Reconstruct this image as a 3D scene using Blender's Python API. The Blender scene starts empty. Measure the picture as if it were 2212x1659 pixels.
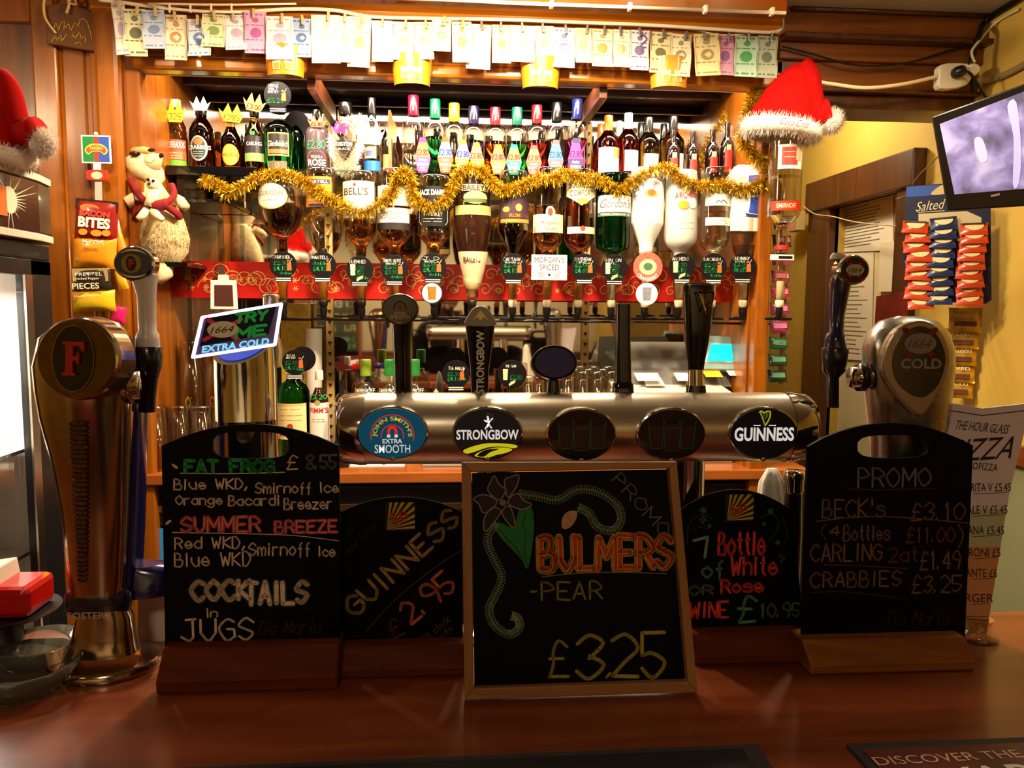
import bpy, math, random
from math import sin, cos, tan, pi, radians as R, asin, acos, atan2, sqrt
from mathutils import Matrix, Vector as V
random.seed(7)
sc = bpy.context.scene
COL = sc.collection
# ------------------------------------------------------------------ camera
F, CX, CY = 1700.0, 1106.0, 829.5
EYE = V((0, 0, 1.55))
YAW, PITCH, ROLL = R(4.5), R(5.6), R(0.45)
fw = V((sin(YAW)*cos(PITCH), cos(YAW)*cos(PITCH), -sin(PITCH)))
r0 = V((cos(YAW), -sin(YAW), 0)); u0 = r0.cross(fw)
rt = r0*cos(ROLL)+u0*sin(ROLL); up = u0*cos(ROLL)-r0*sin(ROLL)
cam = bpy.data.objects.new('camera', bpy.data.cameras.new('camera')); COL.objects.link(cam)
cam.data.sensor_width = 36; cam.data.lens = 36*F/2212
cam.data.clip_start = 0.03; cam.data.clip_end = 60
cam.matrix_world = Matrix(((rt.x, up.x, -fw.x, EYE.x), (rt.y, up.y, -fw.y, EYE.y), (rt.z, up.z, -fw.z, EYE.z), (0, 0, 0, 1)))
sc.camera = cam
# ------------------------------------------------------------------ world, exposure
w = bpy.data.worlds.new('world'); sc.world = w; w.use_nodes = True
w.node_tree.nodes['Background'].inputs[0].default_value = (0.9, 0.62, 0.38, 1)
w.node_tree.nodes['Background'].inputs[1].default_value = 0.02
vs = sc.view_settings
vs.view_transform = 'Standard'; vs.look = 'None'; vs.gamma = 1; vs.use_curve_mapping = False
vs.exposure = 0.0
sc.cycles.max_bounces = 10; sc.cycles.transparent_max_bounces = 24; sc.cycles.transmission_bounces = 8
sc.cycles.glossy_bounces = 5; sc.cycles.sample_clamp_indirect = 4.0
sc.cycles.caustics_reflective = False; sc.cycles.caustics_refractive = False
# ------------------------------------------------------------------ lights of the room, with added fill lights
def lamp(name, kind, loc, power, col, size=0.1, rot=None, size_y=None, spot=None, blend=0.5):
    l = bpy.data.lights.new(name, kind); l.energy = power; l.color = col
    if kind == 'AREA':
        l.size = size
        if size_y: l.shape = 'RECTANGLE'; l.size_y = size_y
    else: l.shadow_soft_size = size
    if spot: l.spot_size = R(spot); l.spot_blend = blend
    o = bpy.data.objects.new(name, l); COL.objects.link(o); o.location = loc
    if rot: o.rotation_euler = [R(a) for a in rot]
    return o
WARM = (1.0, 0.80, 0.52)
for x, p in ((-0.85, 30), (-0.15, 74), (0.38, 68), (1.05, 28)):      # ceiling spots over the bartender's aisle
    lamp('ceiling_spot_light', 'SPOT', (x, 1.86, 2.37), p*1.0, WARM, 0.04, (16, 0, 0), spot=150, blend=0.7)
ZPT = 2.30
lamp('canopy_tube_light', 'AREA', (0.15, 2.53, ZPT), 22, (1.0, 0.84, 0.60), 2.0, (14, 0, 0), size_y=0.05)   # tube behind the pelmet
for x, p in ((-0.22, 17), (0.22, 17)):                                     # added fill points washing notes, cornice and ceiling, not actual bulbs
    lamp('ceiling_fill_light', 'POINT', (x, 1.98, 2.33), p, WARM, 0.03)
lamp('aisle_fill_light', 'POINT', (0.1, 1.25, 2.26), 5, WARM, 0.03)  # added fill point, brightens the ceiling reflected behind the shelf bottles
lamp('passage_fill_light', 'POINT', (1.22, 3.05, 2.34), 20, (1.0, 0.84, 0.55), 0.05)  # added fill hidden behind the beam, lifts the yellow wall and door papers
lamp('side_lamp_light', 'POINT', (1.1, 1.2, 2.3), 6, (1.0, 0.84, 0.55), 0.08)
lamp('hall_lamp_light', 'POINT', (-1.7, 1.3, 2.3), 14, (1.0, 0.78, 0.48), 0.08)
for x, p in ((-1.4, 60), (-0.2, 85), (1.0, 60)):                       # added fill spots brightening the public wall for the mirror
    lamp('public_wall_fill_light', 'SPOT', (x, -2.0, 2.36), p, (1.0, 0.82, 0.58), 0.05, (-38, 0, 0), spot=120, blend=0.8)
lamp('lounge_lamp_light', 'AREA', (-0.3, -0.9, 2.33), 9, (1.0, 0.80, 0.52), 0.3)
# ------------------------------------------------------------------ pixel -> point on a real plane
def ray(px, py): return fw+rt*((px-CX)/F)+up*((CY-py)/F)
def P(px, py, Y): d = ray(px, py); return EYE+d*(Y/d.y)
def PZ(px, py, Z): d = ray(px, py); return EYE+d*((Z-EYE.z)/d.z)
def PX(px, py, X): d = ray(px, py); return EYE+d*(X/d.x)
def S(px, py, Y): return (P(px, py, Y)-EYE).dot(fw)/F               # metres per pixel there
class Pl:
    """a real plane in the room: origin, yaw about z, lean back about its own x axis"""
    def __init__(s, org, yaw=0, lean=0, roll=0):
        s.M = Matrix.Translation(org)@Matrix.Rotation(R(yaw), 4, 'Z')@Matrix.Rotation(R(90-lean), 4, 'X')@Matrix.Rotation(R(roll), 4, 'Z')
        s.Mi = s.M.inverted(); s.n = (s.M.to_3x3()@V((0, 0, 1))); s.o = V(org)
    def at(s, px, py):
        d = ray(px, py); t = (s.o-EYE).dot(s.n)/d.dot(s.n)
        q = s.Mi@(EYE+d*t); return (q.x, q.y)
    def pts(s, l): return [s.at(*p) for p in l]
# ------------------------------------------------------------------ materials
def hexc(h):
    h = h.lstrip('#'); c = [int(h[i:i+2], 16)/255 for i in (0, 2, 4)]
    return tuple(x/12.92 if x <= .04045 else ((x+.055)/1.055)**2.4 for x in c)+(1,)
_m = {}
def mat(h, rough=0.5, metal=0.0, spec=0.5, noise=0.0, scale=30, bump=0.0, em=0.0, coat=0.0, trans=0.0, ior=1.45, alpha=1.0):
    k = (h, rough, metal, spec, noise, scale, bump, em, coat, trans, ior, alpha)
    if k in _m: return _m[k]
    m = bpy.data.materials.new('surface_'+h.strip('#')); m.use_nodes = True; nt = m.node_tree; b = nt.nodes['Principled BSDF']
    b.inputs['Base Color'].default_value = hexc(h); b.inputs['Roughness'].default_value = rough
    b.inputs['Metallic'].default_value = metal; b.inputs['Specular IOR Level'].default_value = spec
    b.inputs['Coat Weight'].default_value = coat; b.inputs['Transmission Weight'].default_value = trans
    b.inputs['IOR'].default_value = ior; b.inputs['Alpha'].default_value = alpha
    if em: b.inputs['Emission Color'].default_value = hexc(h); b.inputs['Emission Strength'].default_value = em
    tc = nt.nodes.new('ShaderNodeTexCoord'); n = nt.nodes.new('ShaderNodeTexNoise')
    n.inputs['Scale'].default_value = scale; n.inputs['Detail'].default_value = 5
    nt.links.new(tc.outputs['Object'], n.inputs['Vector'])
    mx = nt.nodes.new('ShaderNodeMix'); mx.data_type = 'RGBA'; mx.blend_type = 'MULTIPLY'
    mx.inputs[6].default_value = hexc(h); nz = max(noise, .04)
    rp = nt.nodes.new('ShaderNodeMapRange'); rp.inputs[1].default_value = .3; rp.inputs[2].default_value = .7
    rp.inputs[3].default_value = 1-nz; rp.inputs[4].default_value = 1
    nt.links.new(n.outputs[0], rp.inputs[0]); mx.inputs[0].default_value = 1
    nt.links.new(rp.outputs[0], mx.inputs[7]); nt.links.new(mx.outputs[2], b.inputs['Base Color'])
    if bump:
        bp = nt.nodes.new('ShaderNodeBump'); bp.inputs['Strength'].default_value = bump; bp.inputs['Distance'].default_value = .004
        nt.links.new(n.outputs[0], bp.inputs['Height']); nt.links.new(bp.outputs[0], b.inputs['Normal'])
    _m[k] = m; return m
def wood(a, b, rough=0.35, axis='Z', scale=6.0, coat=0.25, stretch=12):
    k = ('wood', a, b, rough, axis, scale, coat, stretch)
    if k in _m: return _m[k]
    m = bpy.data.materials.new('wood_grain'); m.use_nodes = True; nt = m.node_tree; bs = nt.nodes['Principled BSDF']
    tc = nt.nodes.new('ShaderNodeTexCoord'); mp = nt.nodes.new('ShaderNodeMapping')
    s = [stretch]*3; s['XYZ'.index(axis)] = 1.0; mp.inputs['Scale'].default_value = s
    n = nt.nodes.new('ShaderNodeTexNoise'); n.inputs['Scale'].default_value = scale*.35; n.inputs['Detail'].default_value = 8
    n.inputs['Roughness'].default_value = .65; n.inputs['Distortion'].default_value = .6
    cr = nt.nodes.new('ShaderNodeValToRGB'); cr.color_ramp.elements[0].position = .32; cr.color_ramp.elements[0].color = hexc(b)
    cr.color_ramp.elements[1].position = .68; cr.color_ramp.elements[1].color = hexc(a)
    nt.links.new(tc.outputs['Object'], mp.inputs[0]); nt.links.new(mp.outputs[0], n.inputs['Vector'])
    nt.links.new(n.outputs[0], cr.inputs[0]); nt.links.new(cr.outputs[0], bs.inputs['Base Color'])
    bp = nt.nodes.new('ShaderNodeBump'); bp.inputs['Strength'].default_value = .12; bp.inputs['Distance'].default_value = .002
    nt.links.new(n.outputs[0], bp.inputs['Height']); nt.links.new(bp.outputs[0], bs.inputs['Normal'])
    bs.inputs['Roughness'].default_value = rough; bs.inputs['Coat Weight'].default_value = coat; bs.inputs['Coat Roughness'].default_value = .15
    _m[k] = m; return m
def thin(h='#ffffff', tint=0.92, gloss=0.25):
    """empty clear glass: lets light straight through with a fresnel gloss"""
    k = ('thin', h, tint, gloss)
    if k in _m: return _m[k]
    m = bpy.data.materials.new('clear_glass'); m.use_nodes = True; nt = m.node_tree
    for n in list(nt.nodes): nt.nodes.remove(n)
    o = nt.nodes.new('ShaderNodeOutputMaterial'); t = nt.nodes.new('ShaderNodeBsdfTransparent'); g = nt.nodes.new('ShaderNodeBsdfGlossy')
    c = hexc(h); t.inputs[0].default_value = tuple(x*tint for x in c[:3])+(1,); g.inputs['Roughness'].default_value = .06
    lw = nt.nodes.new('ShaderNodeLayerWeight'); lw.inputs[0].default_value = gloss
    mr = nt.nodes.new('ShaderNodeMapRange'); mr.inputs[3].default_value = .05; mr.inputs[4].default_value = .75
    nt.links.new(lw.outputs['Facing'], mr.inputs[0])
    mx = nt.nodes.new('ShaderNodeMixShader'); nt.links.new(mr.outputs[0], mx.inputs[0]); nt.links.new(t.outputs[0], mx.inputs[1])
    nt.links.new(g.outputs[0], mx.inputs[2]); nt.links.new(mx.outputs[0], o.inputs[0])
    _m[k] = m; return m
def liquid(h, dens=1.0): return mat(h, rough=0.02, trans=1.0, ior=1.33, noise=0.02, scale=2)
CHROME = mat('#d8d2cc', .09, 1.0, noise=.05); STEEL = mat('#c9c0b6', .24, 1.0, noise=.08, scale=60)
BLACK = mat('#0c0b0c', .35); BLKGL = mat('#0a090a', .12, coat=.6); CHALKB = mat('#060405', .5, spec=.12, noise=.25, scale=14)
WHITE = mat('#f2ece2', .5); CREAM = mat('#e9dcb8', .55); RED = mat('#c3201c', .5); GREEN = mat('#1f9a46', .5)
# ------------------------------------------------------------------ mesh builder
class MB:
    def __init__(s): s.v = []; s.f = []; s.sm = []; s.mi = []; s.mats = []; s.cur = 0
    def use(s, m):
        if m not in s.mats: s.mats.append(m)
        s.cur = s.mats.index(m); return s
    def add(s, vs_, fs, smooth=False, M=None):
        k = len(s.v)
        s.v += [tuple(M@V(p)) if M else tuple(p) for p in vs_]
        for f in fs: s.f.append([i+k for i in f]); s.sm.append(smooth); s.mi.append(s.cur)
        return s
    def box(s, x0, y0, z0, x1, y1, z1, M=None):
        return s.add([(x, y, z) for x in (x0, x1) for y in (y0, y1) for z in (z0, z1)],
            [(0, 1, 3, 2), (4, 6, 7, 5), (0, 4, 5, 1), (2, 3, 7, 6), (0, 2, 6, 4), (1, 5, 7, 3)], M=M)
    def lathe(s, prof, n=24, M=None, caps=True, sy=1.0, sq=0.0):
        """prof [(r,z)]; sy flattens depth; sq squares the section"""
        vs_ = []; fs = []
        for r, z in prof:
            for i in range(n):
                a = 2*pi*i/n; c, d = cos(a), sin(a)
                if sq: k = 1/(abs(c)**(2+sq*6)+abs(d)**(2+sq*6))**(1/(2+sq*6)); c *= k; d *= k
                vs_.append((r*c, r*d*sy, z))
        for j in range(len(prof)-1):
            for i in range(n):
                a, b = j*n+i, j*n+(i+1) % n; fs.append((a, b, b+n, a+n))
        s.add(vs_, fs, True, M)
        if caps:
            k = len(prof)-1
            if prof[0][0] > 1e-5: s.add(vs_[:n], [tuple(range(n))[::-1]], False, M)
            if prof[-1][0] > 1e-5: s.add(vs_[k*n:], [tuple(range(n))], False, M)
        return s
    def loft(s, secs, n=28, M=None, caps=True, e=2.0):
        """secs [(cx,cy,z,rx,ry)] ellipses stacked in z"""
        vs_ = []; fs = []
        for cx, cy, z, rx, ry in secs:
            for i in range(n):
                a = 2*pi*i/n; c, d = cos(a), sin(a)
                if e != 2: k = 1/(abs(c)**e+abs(d)**e)**(1/e); c *= k; d *= k
                vs_.append((cx+rx*c, cy+ry*d, z))
        for j in range(len(secs)-1):
            for i in range(n):
                a, b = j*n+i, j*n+(i+1) % n; fs.append((a, b, b+n, a+n))
        s.add(vs_, fs, True, M)
        if caps: s.add(vs_[:n], [tuple(range(n))[::-1]], False, M); s.add(vs_[-n:], [tuple(range(n))], False, M)
        return s
    def tube(s, pts, r, n=8, M=None):
        pts = [V(p) for p in pts]; vs_ = []; fs = []; q = None
        for i, p in enumerate(pts):
            t = (pts[min(i+1, len(pts)-1)]-pts[max(i-1, 0)]).normalized()
            if q is None: q = t.orthogonal().normalized()
            else: q = (q-t*q.dot(t)); q = q.normalized() if q.length > 1e-6 else t.orthogonal().normalized()
            b = t.cross(q); rr = r[i] if isinstance(r, (list, tuple)) else r
            for k in range(n): a = 2*pi*k/n; vs_.append(p+q*rr*cos(a)+b*rr*sin(a))
        for j in range(len(pts)-1):
            for i in range(n):
                a, b = j*n+i, j*n+(i+1) % n; fs.append((a, b, b+n, a+n))
        fs.append(tuple(range(n))[::-1]); fs.append(tuple(range(len(vs_)-n, len(vs_))))
        return s.add(vs_, fs, True, M)
    def prism(s, poly, d0, d1, M=None, hole=None):
        """2-D outline (x,y) extruded along local z from d0 to d1; hole = inner outline with as many points"""
        n = len(poly)
        if hole is None:
            vs_ = [(x, y, d0) for x, y in poly]+[(x, y, d1) for x, y in poly]
            return s.add(vs_, [tuple(range(n))[::-1], tuple(range(n, 2*n))]+[(i, (i+1) % n, n+(i+1) % n, n+i) for i in range(n)], M=M)
        vs_ = [(x, y, d) for d in (d0, d1) for pl_ in (poly, hole) for x, y in pl_]; fs = []
        for i in range(n):
            j = (i+1) % n
            fs += [(i, n+i, n+j, j), (2*n+i, 2*n+j, 3*n+j, 3*n+i), (i, j, 2*n+j, 2*n+i), (n+i, 3*n+i, 3*n+j, n+j)]
        return s.add(vs_, fs, M=M)
    def ball(s, c, r, n=14, M=None, sq=(1, 1, 1)):
        prof = [(r*sin(pi*i/(n//2+2)), -r*cos(pi*i/(n//2+2))) for i in range(n//2+3)]
        T = Matrix.Translation(c)@Matrix.Diagonal((*sq, 1)); return s.lathe(prof, n, (M@T) if M else T, caps=False)
    def obj(s, name, parent=None, m=None, M=None, bev=0, sub=0):
        me = bpy.data.meshes.new(name); me.from_pydata(s.v, [], s.f)
        me.polygons.foreach_set('use_smooth', s.sm)
        if m: s.mats = [m]; s.mi = [0]*len(s.f)
        for x in s.mats: me.materials.append(x)
        me.polygons.foreach_set('material_index', s.mi); me.update()
        o = bpy.data.objects.new(name, me); COL.objects.link(o)
        if parent: o.parent = parent
        if M: o.matrix_basis = M
        if bev: b = o.modifiers.new('bevel', 'BEVEL'); b.width = bev; b.segments = 2; b.limit_method = 'ANGLE'; b.angle_limit = R(40)
        if sub: b = o.modifiers.new('sub', 'SUBSURF'); b.levels = sub; b.render_levels = sub
        return o
def tag(o, label, cat=None, group=None, kind=None):
    if label: o['label'] = label
    if cat: o['category'] = cat
    if group: o['group'] = group
    if kind: o['kind'] = kind
    return o
def thing(name, label, cat, loc=(0, 0, 0), group=None, rz=0, M=None):
    o = bpy.data.objects.new(name, None); COL.objects.link(o); o.empty_display_size = .02
    if M: o.matrix_basis = M
    else: o.location = loc; o.rotation_euler.z = R(rz)
    return tag(o, label, cat, group)
def bx(name, p, m, x0, y0, z0, x1, y1, z1, bev=0, M=None): return MB().box(x0, y0, z0, x1, y1, z1).obj(name, p, m, M, bev)
def sp(pts, k=6, closed=False):
    """catmull-rom through 2-D or 3-D points"""
    n = len(pts); out = []
    if n < 3: return [tuple(p) for p in pts]
    D = len(pts[0])
    for i in range(n if closed else n-1):
        g = lambda j: pts[j % n] if closed else pts[max(0, min(n-1, j))]
        a, b, c, d = g(i-1), g(i), g(i+1), g(i+2)
        for q in range(k):
            t = q/k
            out.append(tuple(.5*((2*b[m])+(-a[m]+c[m])*t+(2*a[m]-5*b[m]+4*c[m]-d[m])*t*t+(-a[m]+3*b[m]-3*c[m]+d[m])*t**3) for m in range(D)))
    if not closed: out.append(tuple(pts[-1]))
    return out
def ell(cx, cy, rx, ry, n=32, a0=0): return [(cx+rx*cos(2*pi*i/n+a0), cy+ry*sin(2*pi*i/n+a0)) for i in range(n)]
ORD = 'zeroth first second third fourth fifth sixth seventh eighth ninth tenth eleventh twelfth thirteenth fourteenth fifteenth sixteenth seventeenth eighteenth nineteenth twentieth'.split()
def nth(i): return ORD[i] if i <= 20 else ('twenty-' if i < 30 else 'thirty-')+ORD[i % 10] if i % 10 else 'thirtieth'
# ------------------------------------------------------------------ lettering: printed (built-in font, fitted to a box) and hand strokes
_jobs = []
def bendf(r):
    """wrap (x,y) with height above the face round an upright cylinder of radius r, facing -y"""
    def f(x, y, z): a = asin(max(-.99, min(.99, x/r))); q = r+z; return (q*sin(a), -q*cos(a), y)
    return f
def T(parent, s, box, m, M=None, bold=0.0, rot=0, z=0.0006, fn=None, shear=0, arc=None, thick=0.0004, name='lettering', ang=None):
    """box = (x0,y0,x1,y1) in the parent's local 2-D coordinates; rot in degrees about the box centre"""
    _jobs.append((parent, s, box, m, M, bold, rot, z, fn, shear, arc, thick, name))
def flush_text():
    made = []
    for j in _jobs:
        c = bpy.data.curves.new('t', 'FONT'); c.body = j[1]; c.offset = j[5]; c.resolution_u = 3; c.fill_mode = 'FRONT'
        o = bpy.data.objects.new('t', c); COL.objects.link(o); made.append(o)
    bpy.context.view_layer.update(); dg = bpy.context.evaluated_depsgraph_get()
    for o, j in zip(made, _jobs):
        parent, s, box, m, M, bold, rot, z, fn, shear, arc, thick, name = j
        me = bpy.data.meshes.new_from_object(o.evaluated_get(dg))
        vs_ = [v.co.copy() for v in me.vertices]
        if not vs_: continue
        x0 = min(v.x for v in vs_); x1 = max(v.x for v in vs_); y0 = min(v.y for v in vs_); y1 = max(v.y for v in vs_)
        bx0, by0, bx1, by1 = min(box[0], box[2]), min(box[1], box[3]), max(box[0], box[2]), max(box[1], box[3])
        ca, sa = cos(R(rot)), sin(R(rot)); mx_, my = (bx0+bx1)/2, (by0+by1)/2
        for v, w_ in zip(me.vertices, vs_):
            x = (w_.x-x0)/(x1-x0 or 1); y = (w_.y-y0)/(y1-y0 or 1)
            if arc:
                cx, cy, r1, r2, a0, a1 = arc; a = R(a0+(a1-a0)*x); rr = r1+(r2-r1)*y; X, Y_ = cx+rr*cos(a), cy+rr*sin(a)
            else:
                dx = (x-.5)*(bx1-bx0)+shear*(y-.5)*(by1-by0); dy = (y-.5)*(by1-by0); X = mx_+dx*ca-dy*sa; Y_ = my+dx*sa+dy*ca
            v.co = fn(X, Y_, z) if fn else (X, Y_, z)
        me.materials.clear(); me.materials.append(m); me.name = name
        q = bpy.data.objects.new(name, me); COL.objects.link(q)
        if parent: q.parent = parent
        if M: q.matrix_basis = M
    for o in made: c = o.data; bpy.data.objects.remove(o); bpy.data.curves.remove(c)
G = dict(zip('A B C D E F G H I J K L M N O P Q R S T U V W X Y Z 0 1 2 3 4 5 6 7 8 9 a b c d e f g h i j k l m n o p q r s t u v w x y z'.split(),
 ['02 28 42;14 34', '02 08;~08 28 37 25 05;~05 35 44 32 02', '~47 28 06 04 22 43', '02 08;~08 28 45 22 02', '48 08 02 42;05 35', '48 08 02;05 35',
  '~47 28 06 04 22 43;43 45 25', '02 08;42 48;05 45', '22 28', '18 48;38 33;~33 22 03', '02 08;48 05 42', '08 02 42', '02 08 24 48 42', '02 08 42 48',
  '~28 06 04 22 44 46 28', '02 08;~08 28 46 25 05', '~28 06 04 22 44 46 28;33 51', '02 08;~08 28 46 25 05;25 42', '~47 28 06 25 44 22 03', '08 48;28 22',
  '08 04;~04 22 44;44 48', '08 22 48', '08 12 26 32 48', '08 42;48 02', '08 25 48;25 22', '08 48 02 42',
  '~28 06 04 22 44 46 28', '17 28 22', '~07 28 46 24 02;02 42', '~07 28 47 25;~25 44 22 03', '38 04 44;38 32', '48 08 05;~05 25 44 22 03', '~38 15 03 22 43 35 04',
  '08 48 12', '~28 07 25 43 22 03 25 47 28', '~45 25 06 18 38 46 45 32',
  '~45 26 04 22 43;46 42', '08 02;~05 26 44 22 03', '~45 26 04 22 43', '48 42;~45 26 04 22 43', '04 44;~44 26 04 22 43', '~38 27 25 21;15 35',
  '~45 26 04 22 44;~46 41 20 01', '02 08;~05 26 45 42', '26 22;28 27', '26 21;~21 10 00;28 27', '02 08;46 04 42', '28 22', '02 06;~05 16 24 22;~24 36 45 42',
  '02 06;~05 26 45 42', '~26 04 22 44 26', '00 06;~05 26 44 22 03', '40 46;~45 26 04 22 43', '02 06;~04 16 36', '~45 26 05 34 43 22 03', '28 23 32;16 36',
  '06 04;~04 22 43;46 42', '06 22 46', '06 12 25 32 46', '06 42;46 02', '06 23;46 10', '06 46 02 42']))
G.update({'£': '~47 28 16 14 02;02 42;05 35', '.': '12 13', ',': '23 11', "'": '28 26', '-': '15 35', '(': '~39 25 31', ')': '~19 25 11', '+': '23 27;05 45', ':': '23 24;26 27', '!': '28 24;22 23', '&': '42 18 28 04 22 44', '/': '02 48'})
WID = {'I': 2.2, 'i': 1.8, 'l': 1.8, '.': 1.5, ',': 1.8, "'": 1.5, 'M': 4.6, 'W': 4.8, 'm': 4.6, 'w': 4.4, '1': 3.0, ' ': 3.2, 'j': 2.6, 't': 3, 'f': 3, 'r': 3.4, '-': 3.5, '!': 2}
def hand_strokes(s, jit=.12):
    x = 0; out = []
    for ch in s:
        w_ = WID.get(ch, 4.0); ox = x-(4-w_)/2 if ch in 'Iil.,\'!jtf1' else x; k = w_/4 if ch in 'MWmw' else 1
        for st in G.get(ch, '').split(';'):
            if not st: continue
            cv = st[0] == '~'; pts = [((int(a[0])*k), int(a[1])-2.0) for a in st.lstrip('~').split()]
            pts = [(p[0]+ox+random.uniform(-jit, jit), p[1]+random.uniform(-jit, jit)) for p in pts]
            out.append(sp(pts, 5) if cv else pts)
        x += w_+1.3
    return out
def ribbon(mb, pts, w_, fn, z):
    for i, p in enumerate(pts):
        if i < len(pts)-1:
            a, b = pts[i], pts[i+1]; dx, dy = b[0]-a[0], b[1]-a[1]; L = sqrt(dx*dx+dy*dy) or 1; nx, ny = -dy/L*w_/2, dx/L*w_/2
            mb.add([fn(a[0]+nx, a[1]+ny, z), fn(a[0]-nx, a[1]-ny, z), fn(b[0]-nx, b[1]-ny, z), fn(b[0]+nx, b[1]+ny, z)], [(0, 1, 2, 3)])
        mb.add([fn(p[0]+w_/2*cos(pi*k/3), p[1]+w_/2*sin(pi*k/3), z) for k in range(6)], [tuple(range(6))])
flat = lambda x, y, z: (x, y, z)
def H(parent, s, box, m, wd=None, rot=0, z=0.0006, fn=flat, shear=0, jit=.12, name='lettering', M=None, mb=None, arc=None):
    st = hand_strokes(s, jit)
    if not st: return
    xs = [p[0] for q in st for p in q]; ys = [p[1] for q in st for p in q]
    x0, x1, y0, y1 = min(xs), max(xs), min(ys), max(ys)
    bx0, by0, bx1, by1 = min(box[0], box[2]), min(box[1], box[3]), max(box[0], box[2]), max(box[1], box[3])
    ca, sa = cos(R(rot)), sin(R(rot)); cx, cy = (bx0+bx1)/2, (by0+by1)/2; wd = wd or (by1-by0)*.11
    own = mb is None; mb = mb or MB()
    for q in st:
        pts = []
        for p in q:
            x = ((p[0]-x0)/(x1-x0 or 1)-.5)*(bx1-bx0); y = ((p[1]-y0)/(y1-y0 or 1)-.5)*(by1-by0); x += shear*y
            pts.append((cx+x*ca-y*sa, cy+x*sa+y*ca))
        ribbon(mb, pts, wd, fn, z)
    if own: return mb.obj(name, parent, m, M)
def LN(parent, pts, wd, m, z=0.0006, fn=flat, M=None, name='drawn_line'):
    mb = MB(); ribbon(mb, pts, wd, fn, z); return mb.obj(name, parent, m, M)
def decal(parent, name, top, bot, x0, x1, m, r=None, z=0.0004, n=14, M=None):
    """flat print or label between two outlines over x, wrapped round radius r if given"""
    f = bendf(r) if r else flat; mb = MB(); vs_ = []
    for i in range(n+1):
        x = x0+(x1-x0)*i/n; vs_ += [f(x, bot(x), z), f(x, top(x), z)]
    mb.add(vs_, [(2*i, 2*i+2, 2*i+3, 2*i+1) for i in range(n)], True)
    return mb.obj(name, parent, m, M)
def rect(parent, name, x0, y0, x1, y1, m, r=None, z=0.0004, M=None, n=None):
    return decal(parent, name, lambda x: y1, lambda x: y0, x0, x1, m, r, z, n or (10 if r else 1), M)
def oval(parent, name, cx, cy, rx, ry, m, r=None, z=0.0004, M=None, n=20):
    g = lambda x: ry*sqrt(max(0, 1-((x-cx)/rx)**2))
    return decal(parent, name, lambda x: cy+g(x), lambda x: cy-g(x), cx-rx, cx+rx, m, r, z, n, M)
class VB:
    """upright round thing standing at pixel column cx on plane Y, its base at pixel row by (or at height z)"""
    def __init__(s, cx, Y, by=None, z=None, ref=None):
        ref = ref if ref is not None else (by if by is not None else 600)
        if z is None: z = P(cx, by, Y).z
        s.cx, s.Y = cx, Y; s.p = P(cx, ref, Y); s.o = V((s.p.x, Y, z)); s.s = S(cx, ref, Y); s.by = by
    def z(s, py): return P(s.cx, py, s.Y).z-s.o.z
    def x(s, px): return (px-s.cx)*s.s
    def prof(s, l): return [(max(r, .0)*s.s, s.z(y)) for r, y in l]
    def box(s, x0, y0, x1, y1): return (s.x(x0), s.z(y1), s.x(x1), s.z(y0))
# ================================================================== the room
YB = 2.42                                  # face of the back bar
ZP = P(900, 172, YB).z                     # lower edge of its pelmet
ZC = P(1900, 38, YB).z                     # ceiling
XR = P(2110, 150, YB).x                    # right-hand wall
XL, YF, YK = -2.3, -3.0, 3.95
XA = P(1690, 100, YB).x                    # right end of the pelmet
OAK = wood('#a55d12', '#793c08', .28, 'Z', 5); OAKH = wood('#b0680f', '#8a4a08', .28, 'X', 5); DARKW = wood('#5c2c0e', '#341606', .4, 'Z', 5)
DARKH = wood('#8a4a14', '#54290c', .35, 'X', 5); COUNTER = wood('#8a4220', '#501f0d', .3, 'X', 3.2, .35, 9)
YEL = mat('#c8a448', .7, noise=.1, scale=5, bump=.1); PALE = mat('#7f7e5c', .75, noise=.1, scale=6); CEILM = mat('#aaa392', .85, noise=.08, scale=8)
def struct(o, label=None): o['kind'] = 'structure'; return tag(o, label)
struct(bx('floor', None, wood('#4a2d1b', '#2c180d', .5, 'Y', 4), XL, YF, -.05, XR+.1, YK, 0), 'dark boarded floor of the bar room')
struct(bx('ceiling', None, CEILM, XL, YF, ZC, XR+.1, YK, ZC+.06), 'greyish painted ceiling')
struct(bx('wall_back', None, YEL, XL, YK, 0, XR+.1, YK+.08, ZC), 'yellow plaster wall behind the back bar')
struct(bx('wall_left', None, YEL, XL-.08, YF, 0, XL, YK, ZC), 'yellow plaster side wall on the left')
struct(bx('wall_front', None, mat('#b5a580', .7, noise=.1, scale=5), XL, YF-.08, 0, XR+.1, YF, ZC), 'yellow plaster wall across the public side')
# right wall with the doorway
ya, yb_ = PX(1795, 700, XR).y, PX(1940, 700, XR).y      # doorway
zd = PX(1800, 452, XR).z; zr = PX(2212, 985, XR).z
wr = MB(); wr.use(YEL).box(XR, YF, zr, XR+.1, yb_, ZC).box(XR, ya, 0, XR+.1, YK, ZC).box(XR, yb_, zd, XR+.1, ya, ZC)
wr.use(PALE).box(XR, YF, 0, XR+.1, yb_, zr); struct(wr.obj('wall_right'), 'yellow plaster side wall, pale green below the dado rail')
struct(bx('trim_2', None, DARKH, XR-.02, YF, zr-.03, XR, yb_-.1, zr+.03, .004), 'dark wooden dado rail on the right wall')
fr = MB(); jw = .15
fr.box(XR-.035, ya, 0, XR+.02, ya+.19, zd+.1); fr.box(XR-.035, yb_-.10, 0, XR+.02, yb_, zd+.1); fr.box(XR-.05, yb_-.12, zd, XR+.02, ya+.2, zd+.13)
struct(fr.obj('trim_1', None, DARKW, bev=.006), 'dark stained door frame in the right wall')
dr = struct(bx('door_1', None, mat('#e4d4a8', .6, noise=.06), XR+.05, yb_, 0, XR+.09, ya, zd), 'cream door with papers pinned to it')
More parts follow.
